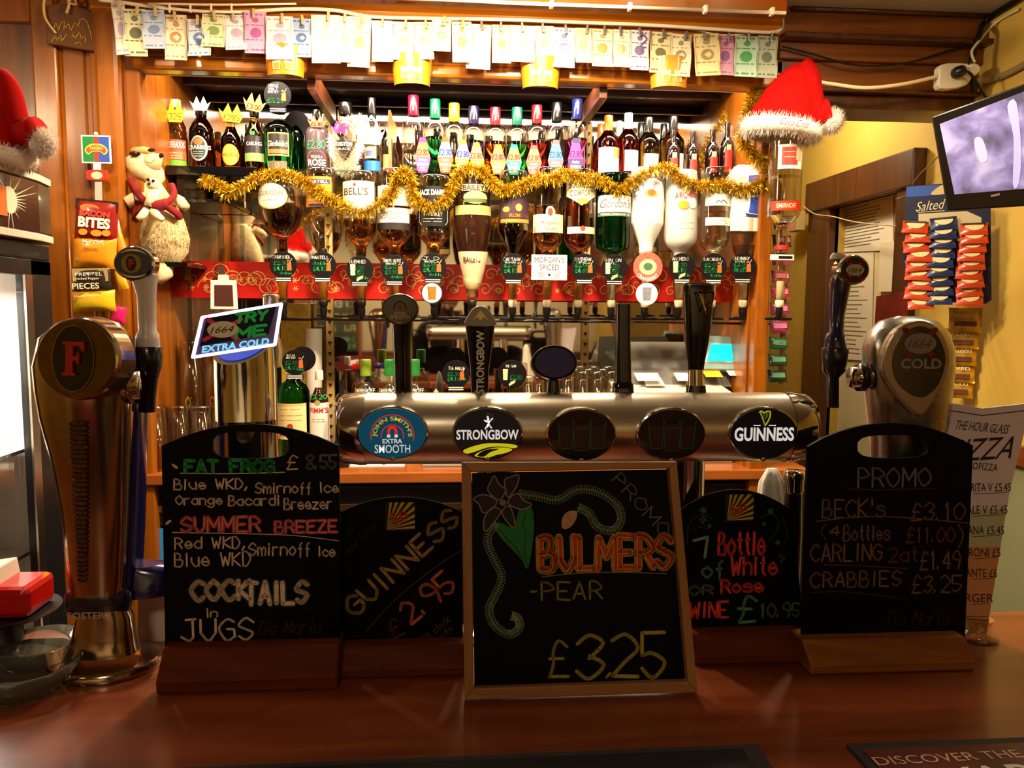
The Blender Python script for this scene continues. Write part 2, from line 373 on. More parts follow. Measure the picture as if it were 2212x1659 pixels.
# stepped timber bulkhead to the right of the pelmet
bh = MB()
zz = [P(1900, y, YB).z for y in (38, 92, 104, 140, 196, 206, 236)]
for i, (a, b, d, mt) in enumerate([(0, 1, .05, DARKH), (1, 2, .075, DARKW), (2, 3, .03, DARKH), (3, 4, .012, DARKH), (4, 5, .03, DARKW), (5, 6, .0, DARKW)]):
    bh.use(mt).box(XA-.02, YB-d, zz[b], XR, YB+.16, zz[a])
struct(bh.obj('trim_3', bev=.004), 'stepped dark timber beam under the ceiling, right of the pelmet')
struct(MB().tube([(XA, YB-.06, zz[0]-.004), (XR, YB-.06, zz[0]-.004)], .008).obj('trim_4', None, DARKW))
# ================================================================== back bar unit
z0 = 1.04; YM = 2.90                       # worktop height, mirror plane
xo0, xo1 = P(310, 300, YB).x, P(1640, 300, YB).x
xl = P(-60, 300, YB).x
bb = thing('back_bar_unit', 'golden oak back bar with carved pelmet, pilasters, mirror and shelves', 'bar unit', (0, YB, 0))
def part(name, mb, m=None, bev=.003, p=bb): o = mb.obj(name, p, m, Matrix.Translation((0, -YB, 0)), bev); return o
def xp(px, py=400, Y=YB): return P(px, py, Y).x
zt = ZC-.005
# left: recessed panels between stiles, each a part of its own
part('panel', MB().box(xl, YB+.02, 0, xp(84), YB+.05, zt), wood('#8a4a10', '#5f2d07', .35, 'Z', 5))
part('rail', MB().box(xl, YB-.005, P(40, 48, YB).z, xp(84), YB+.04, zt), OAK)
part('panel', MB().box(xp(134), YB+.012, 0, xp(206), YB+.04, zt), OAK)
part('stile', MB().box(xp(84), YB-.006, 0, xp(137), YB+.05, zt), OAK, .006)
part('stile', MB().box(xp(205), YB-.004, 0, xp(222), YB+.05, zt), OAK, .006)
part('moulding', MB().tube([(xp(190), YB+.012, 0), (xp(190), YB+.012, P(190, 108, YB).z)], .004).tube([(xp(140), YB+.01, 0), (xp(140), YB+.01, P(140, 100, YB).z)], .005), OAK, 0)
part('rail', MB().box(xp(134), YB-.002, P(170, 104, YB).z, xp(206), YB+.03, zt), OAK, .005)
part('pilaster', MB().box(xp(222), YB-.035, 0, xp(277), YB+.05, zt), OAK, .014)
part('stile', MB().box(xp(277), YB-.01, 0, xp(313), YB+.05, zt), OAK, .006)
# recess: sides, soffit, mirror
part('side_panel', MB().box(xo0-.02, YB+.04, z0, xo0, YM+.02, ZP+.09), OAK)
part('side_panel', MB().box(xo1, YB+.04, 0, xo1+.025, YM+.02, ZP+.09), OAK)
part('stile', MB().box(xp(1627, 750), YB-.01, 0, xp(1656, 750), YB+.04, ZP), OAK, .005)
SOF = mat('#3a1a18', .3, coat=.4, noise=.2)
part('soffit', MB().box(xo0-.02, YB+.02, ZP+.09, xo1+.025, YM+.02, ZP+.11), SOF)
for yy in (2.64, 2.78): part('soffit_rib', MB().box(xo0, yy, ZP+.062, xo1, yy+.018, ZP+.09), SOF)
MIR = mat('#e6ded0', .03, 1.0, noise=.02, scale=3)
part('mirror', MB().box(xo0, YM, z0, xo1, YM+.006, ZP+.09), MIR, 0)
part('back_panel', MB().box(xo0-.02, YM+.008, 0, xo1+.02, YM+.03, ZP+.11), DARKW)
# pelmet, mouldings, cornice
px0, px1 = xp(277), XA
part('pelmet', MB().box(px0, YB-.012, ZP+.035, px1, YB+.03, P(900, 62, YB).z), OAKH, .004)
part('pelmet_back', MB().box(xo0, YB+.031, ZP+.0, xo1, YB+.04, ZP+.09), mat('#d8cfc8', .5), .001)
part('moulding', MB().box(xp(300), YB-.03, ZP, px1, YB+.03, ZP+.036), OAKH, .01)
part('moulding', MB().box(xp(300), YB-.022, ZP+.036, px1, YB, ZP+.048), OAKH, .004)
zf = P(900, 62, YB).z
pr = [(YB+.03, zf-.005), (YB-.03, zf-.005), (YB-.045, zf+.012), (YB-.045, zf+.03), (YB-.07, zf+.034), (YB-.10, zf+.055), (YB-.10, zf+.075), (YB-.17, zt-.06), (YB-.26, zt-.03), (YB-.34, zt-.02), (YB-.34, zt), (YB+.03, zt)]
cn = MB(); n = len(pr)
xe = xp(225)
cn.add([(xe, y, z) for y, z in pr]+[(P(1692, 60, y).x if y > YB-.08 else P(1700, 20, y).x, y, z) for y, z in pr], [tuple(range(n)), tuple(range(n, 2*n))[::-1]]+[(i, n+i, n+(i+1) % n, (i+1) % n) for i in range(n)])
part('cornice', cn, OAKH, .002)
# slotted shelf standards
PEG = mat('#c8a463', .5); HOLE = mat('#3a1410', .6)
for px in (709, 1268):
    s_ = part('shelf_standard', MB().box(P(px-8, 500, YM-.012).x, YM-.012, z0, P(px+8, 500, YM-.012).x, YM-.001, ZP), PEG, .001)
    hm = MB(); x = P(px, 500, YM-.012).x
    for k in range(32):
        z = z0+.03+k*.038; hm.add([(x-.008, YM-.0135, z+.008), (x+.008, YM-.0135, z+.008), (x, YM-.0135, z-.007)], [(0, 2, 1)])
    hm.obj('slot', s_, HOLE, None)['kind'] = 'stuff'
for px in (690, 1285):
    x = P(px, 200, 2.6).x
    part('shelf_bracket', MB().box(x-.012, YB+.03, ZP-.03, x+.012, YM-.02, ZP+.03), wood('#80431a', '#4a220c', .4, 'Y'), .002)
# ------------------------------------------------ shelf (dark boards on the left, glass on the right)
ZS = P(1100, 374, 2.60).z
xm = P(560, 400, 2.6).x
sh = thing('bottle_shelf', 'long glass display shelf holding the upright bottles', 'shelf', (0, 2.75, ZS))
part('glass_sheet', MB().box(xm, -.15, -.006, xo1-.004, .14, 0), thin('#dff0e6', .95, .15), .001, sh).matrix_basis = Matrix()
sd = thing('corner_shelf', 'dark glossy wooden shelf under the beer bottles, left end', 'shelf', (0, 2.75, ZS))
o = MB().box(xo0+.002, -.165, -.03, xm-.004, .14, 0).obj('board', sd, BLKGL, None, .003)
o = MB().box(xo0+.002, -.165, -.115, xm-.1, .14, -.10).obj('lower_board', sd, BLKGL, None, .003)
for x in (xo0+.02, xm-.13): MB().box(x, -.12, -.1, x+.02, .1, -.03).obj('spacer', sd, BLKGL)
# ------------------------------------------------ fascia wrapped in Christmas paper
yr = 2.60
za, zb = P(1000, 648, yr).z, P(1000, 571, yr).z; xa_, xb_ = P(340, 600, yr).x, P(1632, 600, yr).x
fa = thing('wrapped_fascia', 'long board covered in red and gold swirl gift wrap', 'shelf edge', (0, yr, za))
RIB = mat('#b81c16', .3, noise=.2, scale=9, coat=.3)
MB().box(xa_, 0, 0, xb_, .012, zb-za).obj('board', fa, RIB)
GOLD = mat('#e0b45c', .4); g = MB(); random.seed(3)
for k in range(84):
    cx = xa_+(xb_-xa_)*(k+.5)/84+random.uniform(-.01, .01); cz = (zb-za)*random.choice((.3, .5, .72)); sg = random.choice((-1, 1)); r_ = random.uniform(.018, .034)
    pts = []
    for i in range(22):
        a = i*.42; rr = r_*(1-i/24); z = cz+rr*sin(a)
        if 0.003 < z < zb-za-.003: pts.append((cx+sg*rr*cos(a), z))
    ribbon(g, pts, .0026, lambda x, y, z: (x, -z, y), .0008)
    if k % 2:
        for a in range(6):
            X, Z = cx+.03*sg, (zb-za)-cz
            ribbon(g, [(X, Z), (X+.009*cos(a*pi/3), Z+.009*sin(a*pi/3))], .002, lambda x, y, z: (x, -z, y), .0009)
g.obj('swirl_print', fa, GOLD)
for px in (408, 480):
    x = P(px, 600, yr-.03).x
    o = thing('acrylic_upright', 'clear acrylic upright in front of the wrapped fascia, %s' % ('nearer the plush meerkat' if px < 450 else 'nearer the inverted bottles'), 'display post', (x, yr-.03, z0), 'clear uprights')
    MB().box(-.008, -.004, 0, .008, .004, P(px, 440, yr-.03).z-z0).obj('bar', o, thin('#eef4f0', .9, .3))
    MB().box(-.009, -.006, .585, .009, -.004, .63).obj('clip', o, STEEL)
# ------------------------------------------------ worktop and cabinets below
wt = thing('back_worktop', 'orange brown varnished wooden worktop of the back bar', 'worktop', (0, YB, z0))
MB().box(xl, -.02, -.034, xp(1745, 1000), YM-YB, 0).obj('slab', wt, wood('#b5642a', '#8b4416', .3, 'X', 4), None, .004)
names = ['dark bottle fridge below the left end of the worktop', 'dark bottle fridge below the worktop, behind the stout chalkboard', 'dark bottle fridge below the right end of the worktop']
fx = [xp(230, 1000), xp(690, 1000), xp(1250, 1000), xp(1740, 1000)]
for i in range(3):
    a, b = fx[i]+.004, fx[i+1]-.004
    fg = thing('bottle_fridge', names[i], 'fridge', ((a+b)/2, YB+.02, 0), 'under-counter fridges'); h = (b-a)/2
    MB().box(-h, .04, 0, h, .44, z0-.05).obj('cabinet', fg, mat('#141214', .4), None, .004)
    MB().box(-h, 0, z0-.17, h, .04, z0-.05).obj('control_panel', fg, mat('#17151a', .35), None, .003)
    MB().box(-h+.01, -.006, z0-.125, h-.01, 0, z0-.105).obj('trim_strip', fg, STEEL, None, .001)
    d = MB().box(-h+.01, 0, .1, h-.01, .03, z0-.18)
    d = d.obj('door', fg, mat('#101014', .15, coat=.5), None, .003)
    MB().box(-h+.03, -.016, .3, -h+.045, -.002, z0-.3).obj('handle', d, STEEL, None, .002)
    if i == 0: rect(d, 'lit_glass', P(322, 1200, YB).x-(a+b)/2, P(330, 1300, YB).z, P(350, 1200, YB).x-(a+b)/2, P(330, 1145, YB).z, mat('#1f7fae', .3, em=.35), M=Matrix.Rotation(R(90), 4, 'X')@Matrix.Translation((0, 0, .001)))
# ================================================================== front counter
ZT = 1.10
ct = thing('bar_counter', 'dark reddish brown polished wooden bar counter across the foreground', 'counter', (0, .8, 0))
MB().box(-1.55, -.38, ZT-.045, XR-.003, .29, ZT).obj('top', ct, COUNTER, None, .008)
MB().box(-1.5, -.25, 0, XR-.003, .2, ZT-.045).obj('front', ct, DARKW)
# ================================================================== bar mats
def mat_px(px, name, label, txt=None):
    c = [PZ(x, y, ZT+.001) for x, y in px]; cx = sum(p.x for p in c)/4; cy = sum(p.y for p in c)/4
    t = thing(name, label, 'bar mat', (cx, cy, ZT))
    pl_ = [(p.x-cx, p.y-cy) for p in c]
    mb = MB(); mb.prism(pl_, 0, .004); mb.obj('rubber_base', t, mat('#141018', .6), None, .001)
    ins = [(x*.93 if abs(x) > .01 else x, y*.80) for x, y in pl_]
    return t, ins
t, ins = mat_px([(330, 1800), (1720, 1740), (1636, 1612), (395, 1663)], 'rubber_bar_mat', 'long plain black rubber bar mat at the near counter edge')
MB().prism(ins, .004, .0052).obj('inlay', t, mat('#0b090c', .4))
t, ins = mat_px([(1990, 1790), (2560, 1760), (2400, 1590), (1828, 1612)], 'printed_bar_mat', 'black edged bar mat with red and brown print, right corner of the counter')
MB().prism(ins, .004, .0052).obj('inlay', t, mat('#5d1a12', .45, noise=.7, scale=16))
pm_ = Pl((0, 0, ZT+.0055), 0, 90)
def onmat(px, py): p = PZ(px, py, ZT+.005); return (p.x-t.location.x, p.y-t.location.y)
a = onmat(1895, 1652); b = onmat(2050, 1625); a2 = onmat(1892, 1625)
c = onmat(2160, 1640)
T(t, 'DISCOVER THE', (a[0], a[1], a[0]+.155, a[1]+.014), mat('#c9a08a', .5), z=.0056, rot=1.5)
T(t, 'WARMTH', (a[0]+.03, a[1]-.04, a[0]+.26, a[1]-.008), mat('#d8c3bd', .5), z=.0056, bold=.02, rot=1.5)
# ================================================================== banknote line along the pelmet
random.seed(11)
YN = YB-.075
def zs(px, py, Y): return P(px, py, Y)
MS = lambda h: mat(h, .65, noise=.12, scale=25)
NOTES = [  # x0, x1, y_top, y_bottom, tilt, paper, print, words
 (240, 268, 5, 121, -6, '#e6dccb', '#b7a0c4', 'narrow lilac and cream'), (266, 314, 20, 122, -1, '#d9d4ac', '#6d6a4e', 'olive and cream dollar style'),
 (307, 354, 22, 106, -2, '#b9c3d9', '#7c8fb8', 'pale blue'), (356, 402, 32, 131, 0, '#ead9b8', '#b98a5a', 'cream and tan'),
 (403, 452, 40, 124, -3, '#e6e2e4', '#6f83c4', 'white with a blue star'), (437, 486, 30, 104, 1, '#e6e0b8', '#8aa35e', 'cream and green'),
 (485, 530, 32, 112, -4, '#ece4e6', '#b7a6c6', 'white and lilac'), (528, 575, 26, 116, 0, '#e3a9cf', '#b0609c', 'pink'),
 (574, 632, 36, 131, -1, '#f3ece4', '#c9a0b8', 'large white'), (630, 673, 40, 125, 1, '#a3b4da', '#56709f', 'blue and violet'),
 (672, 734, 32, 139, -1, '#f5efdf', '#d9c7b0', 'broad plain white'), (732, 758, 34, 137, 0, '#f3ecd8', '#dcc9a0', 'narrow white'),
 (754, 802, 36, 148, 2, '#ece3c2', '#b9ab80', 'long cream'), (803, 848, 45, 136, -1, '#ece2ea', '#b0a0cc', 'white with lilac print'),
 (850, 895, 48, 130, 1, '#f2eac8', '#d3c390', 'cream left half'), (894, 935, 48, 131, -2, '#f2e9cc', '#d0c095', 'cream right half'),
 (934, 975, 42, 114, 1, '#e9ecd4', '#7ca67c', 'short white and green'), (976, 1018, 46, 137, -1, '#f5ead9', '#dd9b76', 'white with an orange spot'),
 (1010, 1062, 52, 151, 2, '#f3e9cf', '#cbb1c6', 'long white tilted'), (1063, 1104, 54, 138, 0, '#f3e8c6', '#d2ba86', 'cream with tan edge'),
 (1103, 1156, 56, 136, 1, '#f3ecd4', '#d9cdaa', 'wide pale'), (1156, 1196, 57, 130, -1, '#f3e9cc', '#e0c79c', 'short pale'),
 (1196, 1243, 60, 148, 1, '#e9e6ea', '#7f86b6', 'white and slate blue'), (1243, 1278, 60, 139, 0, '#efe4b4', '#cdbf80', 'narrow yellowish'),
 (1279, 1325, 62, 148, 1, '#f1e2c4', '#d09a58', 'cream with an orange figure'), (1325, 1362, 64, 149, 1, '#eee4cc', '#b7b088', 'narrow cream'),
 (1362, 1404, 66, 152, 1, '#dcd0d8', '#7b6aa0', 'lilac grey with a large numeral'), (1405, 1452, 70, 158, 1, '#ddd2a4', '#77704a', 'dollar style olive'),
 (1451, 1495, 74, 168, 3, '#d9cfae', '#8b8468', 'grey green tilted'), (1498, 1553, 72, 165, -4, '#dccb98', '#9c8a5c', 'crumpled yellowish'),
 (1548, 1588, 78, 165, 1, '#d391aa', '#8d5a96', 'pink and violet'), (1588, 1640, 77, 168, 1, '#a9bfae', '#3f8f4a', 'green and blue'),
 (1637, 1681, 78, 170, 1, '#9aa08a', '#5e6450', 'grey green')]
PEGW = wood('#d8b988', '#b08a58', .6, 'Z', 8); PEGM = mat('#8a8688', .35, .8)
def linez(px): return 12+(px-240)*.031+6*sin((px-240)/1440*pi) if px > 520 else 12+(px-240)*.05
for i, (x0, x1, y0, y1, ti, paper, pr_, wd) in enumerate(NOTES):
    yoff = YN-.004*(i % 3); cx = (x0+x1)/2
    s = S(cx, y0, yoff); w_ = (x1-x0)*s; hh = (P(cx, y0, yoff).z-P(cx, y1, yoff).z)
    t = thing('banknote', '%s banknote, %s from the left on the pegged line' % (wd, nth(i+1)), 'banknote', P(cx, y0, yoff), 'banknotes pegged to the string')
    t.rotation_euler.y = R(ti)
    nx, ny = 4, 8; cu = random.uniform(-.012, .012); c2 = random.uniform(.004, .018)
    def sf(x, z, o_=0, w_=w_, hh=hh, cu=cu, c2=c2): u, v = x/w_, -z/hh; return (x, -(c2*v*v+cu*u*sin(v*3)+.003*sin(v*9+i)+o_), z)
    mb = MB(); g = [sf(-w_/2+w_*a/nx, -hh*b/ny) for b in range(ny+1) for a in range(nx+1)]
    bk = [(x, y+.0004, z) for x, y, z in g]; k = nx+1
    mb.add(g, [(b*k+a, b*k+k+a, b*k+k+a+1, b*k+a+1) for b in range(ny) for a in range(nx)], True)
    mb.add(bk, [(b*k+a, b*k+a+1, b*k+k+a+1, b*k+k+a) for b in range(ny) for a in range(nx)], True)
    mb.obj('paper', t, MS(paper))
    fn = lambda x, y, z: sf(x, y, z); pm = MS(pr_); mb = MB()
    def q(u0, v0, u1, v1): mb.add([fn(w_*u, -hh*v, .0006) for u, v in ((u0, v1), (u1, v1), (u1, v0), (u0, v0))], [(0, 1, 2, 3)])
    if w_ > .03:
        for v0, v1 in ((.05, .09), (.3, .325), (.66, .69), (.9, .94)): 
            for a in range(4): q(-.42+a*.21, v0, -.42+a*.21+random.uniform(.08, .2), v1)
        q(-.46, .03, -.44, .97); q(.44, .03, .46, .97)
        e = ell(0, 0, .26, .13, 14); mb.add([fn(w_*u, -hh*(.5+v), .0006) for u, v in e], [tuple(range(14))])
        e = ell(0, 0, .15, .06, 10); mb.add([fn(w_*(u), -hh*(.2+v), .0006) for u, v in e], [tuple(range(10))])
        mb.obj('print', t, pm)
    if 'numeral' in wd: H(t, '2', (w_*.0, -hh*.12, w_*.35, -hh*.42), mat('#5d4f86', .6), fn=lambda x, y, z: sf(x, y, .001), wd=.005)
    if 'star' in wd:
        mb = MB(); ribs = [(0, -hh*.62)]
        for a in range(4): ribbon(mb, [(-.009*cos(a*pi/4), -hh*.62-.009*sin(a*pi/4)), (.009*cos(a*pi/4), -hh*.62+.009*sin(a*pi/4))], .004, lambda x, y, z: sf(x, y, .001), 0)
        mb.obj('star_print', t, mat('#3f62b8', .6))
    if i % 1 == 0 and i < 33:
        p = thing('clothes_peg', 'tiny peg gripping the %s' % (wd+' banknote'), 'peg', P(cx+random.uniform(-4, 8), y0+4, yoff-.006), 'tiny pegs on the note line')
        p.rotation_euler.y = R(random.uniform(-8, 8)); m_ = PEGW if i < 18 else PEGM
        MB().box(-.0032, -.004, -.012, .0032, -.0015, .014).obj('jaw', p, m_, None, .0006)
        MB().box(-.0032, .0022, -.012, .0032, .0046, .014).obj('jaw', p, m_, None, .0006)
        MB().tube([(-.004, 0, 0), (.004, 0, 0)], .0016, 6).obj('spring', p, STEEL)
CABW = mat('#e9dcc0', .5)
def cable(name, label, pts, r, m, cat='cable', k=6): o = MB().tube(sp([tuple(p) for p in pts], k), r, 8).obj(name, None, m); return tag(o, label, cat)
Yc = YN+.012
cable('white_cable', 'white cable carrying the pegged banknotes across the pelmet', [P(x, y, Yc-.01) for x, y in ((215, 0), (262, 5), (310, 12), (420, 24), (520, 26), (620, 20), (720, 22), (800, 36), (930, 40), (1080, 42), (1240, 48), (1400, 54), (1560, 64), (1660, 70), (1690, 64))], .0052, CABW)
cable('string', 'thinner white cord under the pegged cable, right part', [P(x, y, Yc+.01) for x, y in ((700, 38), (900, 52), (1000, 44), (1180, 50), (1330, 56), (1480, 62), (1560, 76), (1640, 70), (1683, 66))], .0026, CABW)
# plastic trunking rod high on the cornice with clips
Yt = YB-.31
tr = thing('cable_conduit', 'white cable conduit clipped along the upper cornice', 'conduit', P(1100, 5, Yt))
o = MB().tube([P(560, -22, Yt)-tr.location, P(1100, 6, Yt)-tr.location, P(1697, 28, Yt)-tr.location], .0048, 8).obj('pipe', tr, CABW)
for px in (1192, 1361, 1524, 1668):
    q = P(px, 8+(px-1192)*.035, Yt)-tr.location; MB().box(q.x-.005, q.y-.008, q.z-.01, q.x+.005, q.y+.012, q.z+.009).obj('clip', tr, CABW, None, .002)
lad = thing('string_ladder_light', 'white stepped cord holder across the top left of the pelmet', 'cord', P(420, 12, Yc-.02))
L = lambda px, py: P(px, py, Yc-.02)-lad.location
MB().tube([L(320, 8), L(360, 8), L(440, 10), L(520, 10), L(640, 8)], .0028).obj('upper_cord', lad, CABW)
MB().tube([L(320, 8), L(345, 18), L(440, 25), L(520, 26)], .0034).obj('lower_cord', lad, CABW)
for px in (366, 411, 456, 500): MB().box(L(px, 8).x-.002, -.003, L(px, 8).z*1-.0+(-.024), L(px, 8).x+.002, .003, L(px, 8).z).obj('rung', lad, CABW)
# ------------------------------------------------ orange curved light shields hooked over the pelmet
SHM = mat('#e08a1e', .35, coat=.3, noise=.1)
for k, (cx, y1) in enumerate(((617, 168), (890, 187), (1167, 193), (1444, 193))):
    o = P(cx, y1, YB-.05); s = S(cx, y1, YB-.05); w_ = 44*s; hh = 62*s
    t = thing('lamp_shield', 'orange curved lamp shield printed with two beer glasses, %s from the left' % nth(k+1), 'lamp shade', o, 'orange lamp shields along the pelmet')
    n = 12; vs_ = []
    for i in range(n+1):
        a = pi*(i/n); X = -w_*cos(a); 
        vs_ += [(X*.86, -.038*sin(a), 0), (X, -.044*sin(a), hh)]
    mb = MB(); mb.add(vs_, [(2*i, 2*i+2, 2*i+3, 2*i+1) for i in range(n)], True); mb.add([(x, y+.002, z) for x, y, z in vs_], [(2*i, 2*i+1, 2*i+3, 2*i+2) for i in range(n)], True)
    mb.obj('shield', t, SHM)
    for b in (-1, 1):
        f_ = lambda x, y, z: (x, -.040*sqrt(max(0, 1-(x/w_)**2))-.0015, y)
        mb = MB(); a = b*w_*.30
        mb.add([f_(a-.012*.8, .012, 0), f_(a+.012*.8, .012, 0), f_(a+.013, .045, 0), f_(a-.013, .045, 0)], [(0, 1, 2, 3)]); g_ = mb.obj('glass_print', t, mat('#f4d9a0', .5))
        mb = MB(); mb.add([f_(a-.007, .014, 0)[:1]+(f_(a-.007, .014, 0)[1]-.0006, .014), (a+.007, f_(a+.007, .02, 0)[1]-.0006, .014), (a+.009, f_(a+.009, .02, 0)[1]-.0006, .03), (a-.009, f_(a-.009, .02, 0)[1]-.0006, .03)], [(0, 1, 2, 3)]); mb.obj('beer_print', t, mat('#c4801c', .5))
    MB().box(-.006, -.0, hh-.012, .006, .035, hh-.006).obj('hook', t, STEEL)
# ------------------------------------------------ leather plaque tied with a cord
o = P(155, 100, YB-.012); s = S(155, 50, YB)
pq = thing('leather_plaque', 'brown leather plaque with gold handwriting tied to the oak stile', 'plaque', o)
MX = Matrix.Rotation(R(90), 4, 'X')
oul = [(-47, 6), (-45, 66), (-40, 80), (-22, 84), (20, 80), (50, 70), (58, 62), (55, 10), (50, -8), (40, -10), (-20, -2), (-40, 0)]
pts = sp([(x*s, y*s) for x, y in oul], 3, True)
MB().prism(pts, 0, .012).obj('leather', pq, mat('#6d3c12', .4, noise=.3, scale=14, bump=.3), MX, .003)
mb = MB(); f_ = lambda x, y, z: (x, y, z)
for st in (((-32, 26), (-26, 44), (-20, 28), (-18, 40), (-8, 48), (-10, 30), (0, 44), (4, 30), (14, 46), (20, 38), (24, 52), (36, 52), (45, 24), (46, 12)), ((-36, 6), (-28, 18), (-26, 8), (-16, 18), (-16, 6), (-6, 20)), ((6, 16), (8, 24), (12, 14), (22, 26), (24, 14), (32, 18), (34, 6)), ((10, 2), (22, 6), (24, 0))):
    ribbon(mb, sp([(x*s, y*s) for x, y in st], 3), 2.2*s, f_, .0135)
mb.obj('gold_writing', pq, mat('#d0a030', .35, .5), MX)
mb = MB(); mb.tube(sp([(-20*s, -.02, 84*s+.02), (-36*s, -.025, 98*s), (-46*s, -.022, 80*s), (-44*s, -.02, 50*s), (-26*s, -.016, 22*s)], 5), .0035)
mb.tube(sp([(0, -.02, 100*s), (5*s, -.02, 82*s), (0, -.024, 62*s)], 4), .0035); mb.tube(sp([(5*s, -.02, 86*s), (16*s, -.026, 96*s), (20*s, -.02, 82*s), (6*s, -.02, 84*s)], 4), .003)
mb.obj('cord', pq, mat('#d9b478', .7))
# ================================================================== upright bottles on the shelf
random.seed(5)
def glass(h): return mat(h, .03, trans=1.0, ior=1.25, noise=.02, scale=2)
FORM = {  # (radius fraction, height fraction)
 'beer': [(.9, 0), (1, .02), (1, .52), (.94, .60), (.62, .70), (.44, .80), (.38, .92), (.40, .925), (.40, 1)],
 'stout': [(.92, 0), (1, .02), (1, .58), (.95, .66), (.70, .76), (.42, .84), (.36, .94), (.40, .95), (.38, 1)],
 'wine': [(.92, 0), (1, .015), (1, .56), (.93, .63), (.62, .70), (.36, .77), (.33, .94), (.37, .95), (.36, 1)],
 'round': [(.9, 0), (1, .02), (1, .60), (.97, .66), (.80, .71), (.45, .745), (.36, .77), (.34, 1)],
 'tall': [(.92, 0), (1, .02), (1, .60), (.9, .70), (.55, .78), (.42, .82), (.40, 1)]}
def bottle(cx, hw, yt, form, glassm, label, cap=None, capf=.88, capr=.46, name='bottle', Y=2.665, z=None, liq=None, level=.55, grp='bottles standing on the shelf', cat='bottle', sq=0):
    b = VB(cx, Y, z=ZS if z is None else z, ref=yt); H_ = b.z(yt); r = hw*b.s
    t = thing(name, label, cat, b.o, grp); top = .985 if cap else 1
    f = [(k*r, q*H_) for k, q in FORM[form] if q <= top or not cap]
    MB().lathe(f, 22, sq=sq).obj('glass_body', t, glassm)
    if liq:
        g = [(k*r*.9, max(.006, q*H_)) for k, q in FORM[form] if q < level]; k = g[-1][0]
        MB().lathe(g+[(k, level*H_)], 20, sq=sq).obj('liquid', t, liquid(liq))
    if cap:
        rr = capr*r; MB().lathe([(rr, capf*H_), (rr*1.02, capf*H_+.002), (rr, H_*.99), (rr*.93, H_), (0, H_)], 20).obj('cap', t, mat(cap, .25, coat=.5))
    t['r'] = r; b.t = t; b.r = r; b.H = H_
    return b
def lab(b, x0, y0, x1, y1, m, name='label', r=None, shape='rect', z=.0007):
    q = b.box(x0, y0, x1, y1)
    if shape == 'oval': return oval(b.t, name, (q[0]+q[2])/2, (q[1]+q[3])/2, abs(q[2]-q[0])/2, abs(q[3]-q[1])/2, m, r or b.r, z)
    return rect(b.t, name, q[0], min(q[1], q[3]), q[2], max(q[1], q[3]), m, r or b.r, z)
def labt(b, s, x0, y0, x1, y1, m, r=None, z=.0013, bold=0, hand=False, **k):
    q = b.box(x0, y0, x1, y1); fn = bendf(r or b.r)
    if hand: return H(b.t, s, q, m, fn=fn, z=z, **k)
    T(b.t, s, q, m, fn=fn, z=z, bold=bold, thick=0, **k)
def lines(b, x0, x1, ys, m, wd=.0012, r=None, z=.0012):
    mb = MB(); f = bendf(r or b.r)
    for y in ys:
        zz_ = b.z(y); n = random.choice((2, 3)); a = b.x(x0); e = b.x(x1); st = (e-a)/n
        for i in range(n): ribbon(mb, [(a+st*i, zz_), (a+st*i+st*.4, zz_), (a+st*(i+random.uniform(.7, .9)), zz_)], wd, f, z)
    mb.obj('small_print', b.t, m)['kind'] = 'stuff'
B_ = bottle(380, 21, 216, 'beer', glass('#d58a35'), 'amber lager bottle with red and green label, leftmost on the dark shelf', '#d9d0c0')
lab(B_, 362, 305, 400, 330, mat('#d2492f', .5)); lab(B_, 363, 330, 400, 348, mat('#c5622c', .5)); lab(B_, 363, 349, 400, 362, mat('#6fae2c', .5), 'green_band')
labt(B_, 'DESPERADOS', 364, 309, 398, 323, WHITE, bold=.01); lines(B_, 366, 396, (334, 340, 345), WHITE)
B_ = bottle(434, 26, 234, 'stout', glass('#4a140a'), 'dark brown ale bottle with grey arched label, second on the dark shelf', '#1b1512')
lab(B_, 415, 298, 452, 352, mat('#8d9a94', .5), shape='oval'); lab(B_, 419, 302, 448, 348, mat('#2a3330', .5), shape='oval', z=.001); lab(B_, 424, 304, 443, 318, mat('#b5642c', .5), 'picture', shape='oval', z=.0013)
labt(B_, "CRABBIE'S", 411, 318, 456, 327, WHITE, z=.0018, bold=.01); lines(B_, 424, 444, (332, 337, 342), WHITE, z=.0018)
B_ = bottle(498, 22, 252, 'beer', glass('#4c160a'), 'small dark brown beer bottle with round orange label', '#c9a33a')
lab(B_, 483, 315, 517, 361, mat('#d9952a', .5), shape='oval'); lab(B_, 486, 319, 514, 357, mat('#f0b43c', .5), shape='oval', z=.001); labt(B_, 'HOLSTEN', 486, 334, 514, 342, mat('#4a2a10', .5), z=.0016)
lab(B_, 489, 268, 507, 276, mat('#caa23a', .4), 'neck_foil', r=B_.r*.52)
B_ = bottle(549, 22, 236, 'beer', glass('#a87830'), 'olive brown lager bottle with black label, beside the green single malt', '#201a18')
lab(B_, 530, 297, 570, 334, mat('#221a1e', .4)); lab(B_, 530, 334, 570, 352, mat('#7f9a5c', .5), 'lower_label'); labt(B_, 'CARLING', 536, 310, 566, 318, WHITE, bold=.01)
lab(B_, 544, 288, 554, 296, mat('#3b8a3a', .5), 'badge')
B_ = bottle(602, 32, 228, 'round', glass('#1c7a35'), 'green triangular single malt bottle with black and gold label', '#151210', sq=.0)
lab(B_, 583, 292, 626, 342, mat('#b89a5a', .4)); lab(B_, 585, 295, 624, 339, mat('#231a16', .4), z=.001); labt(B_, 'Glenfiddich', 584, 310, 625, 322, CREAM, z=.0016, bold=.012)
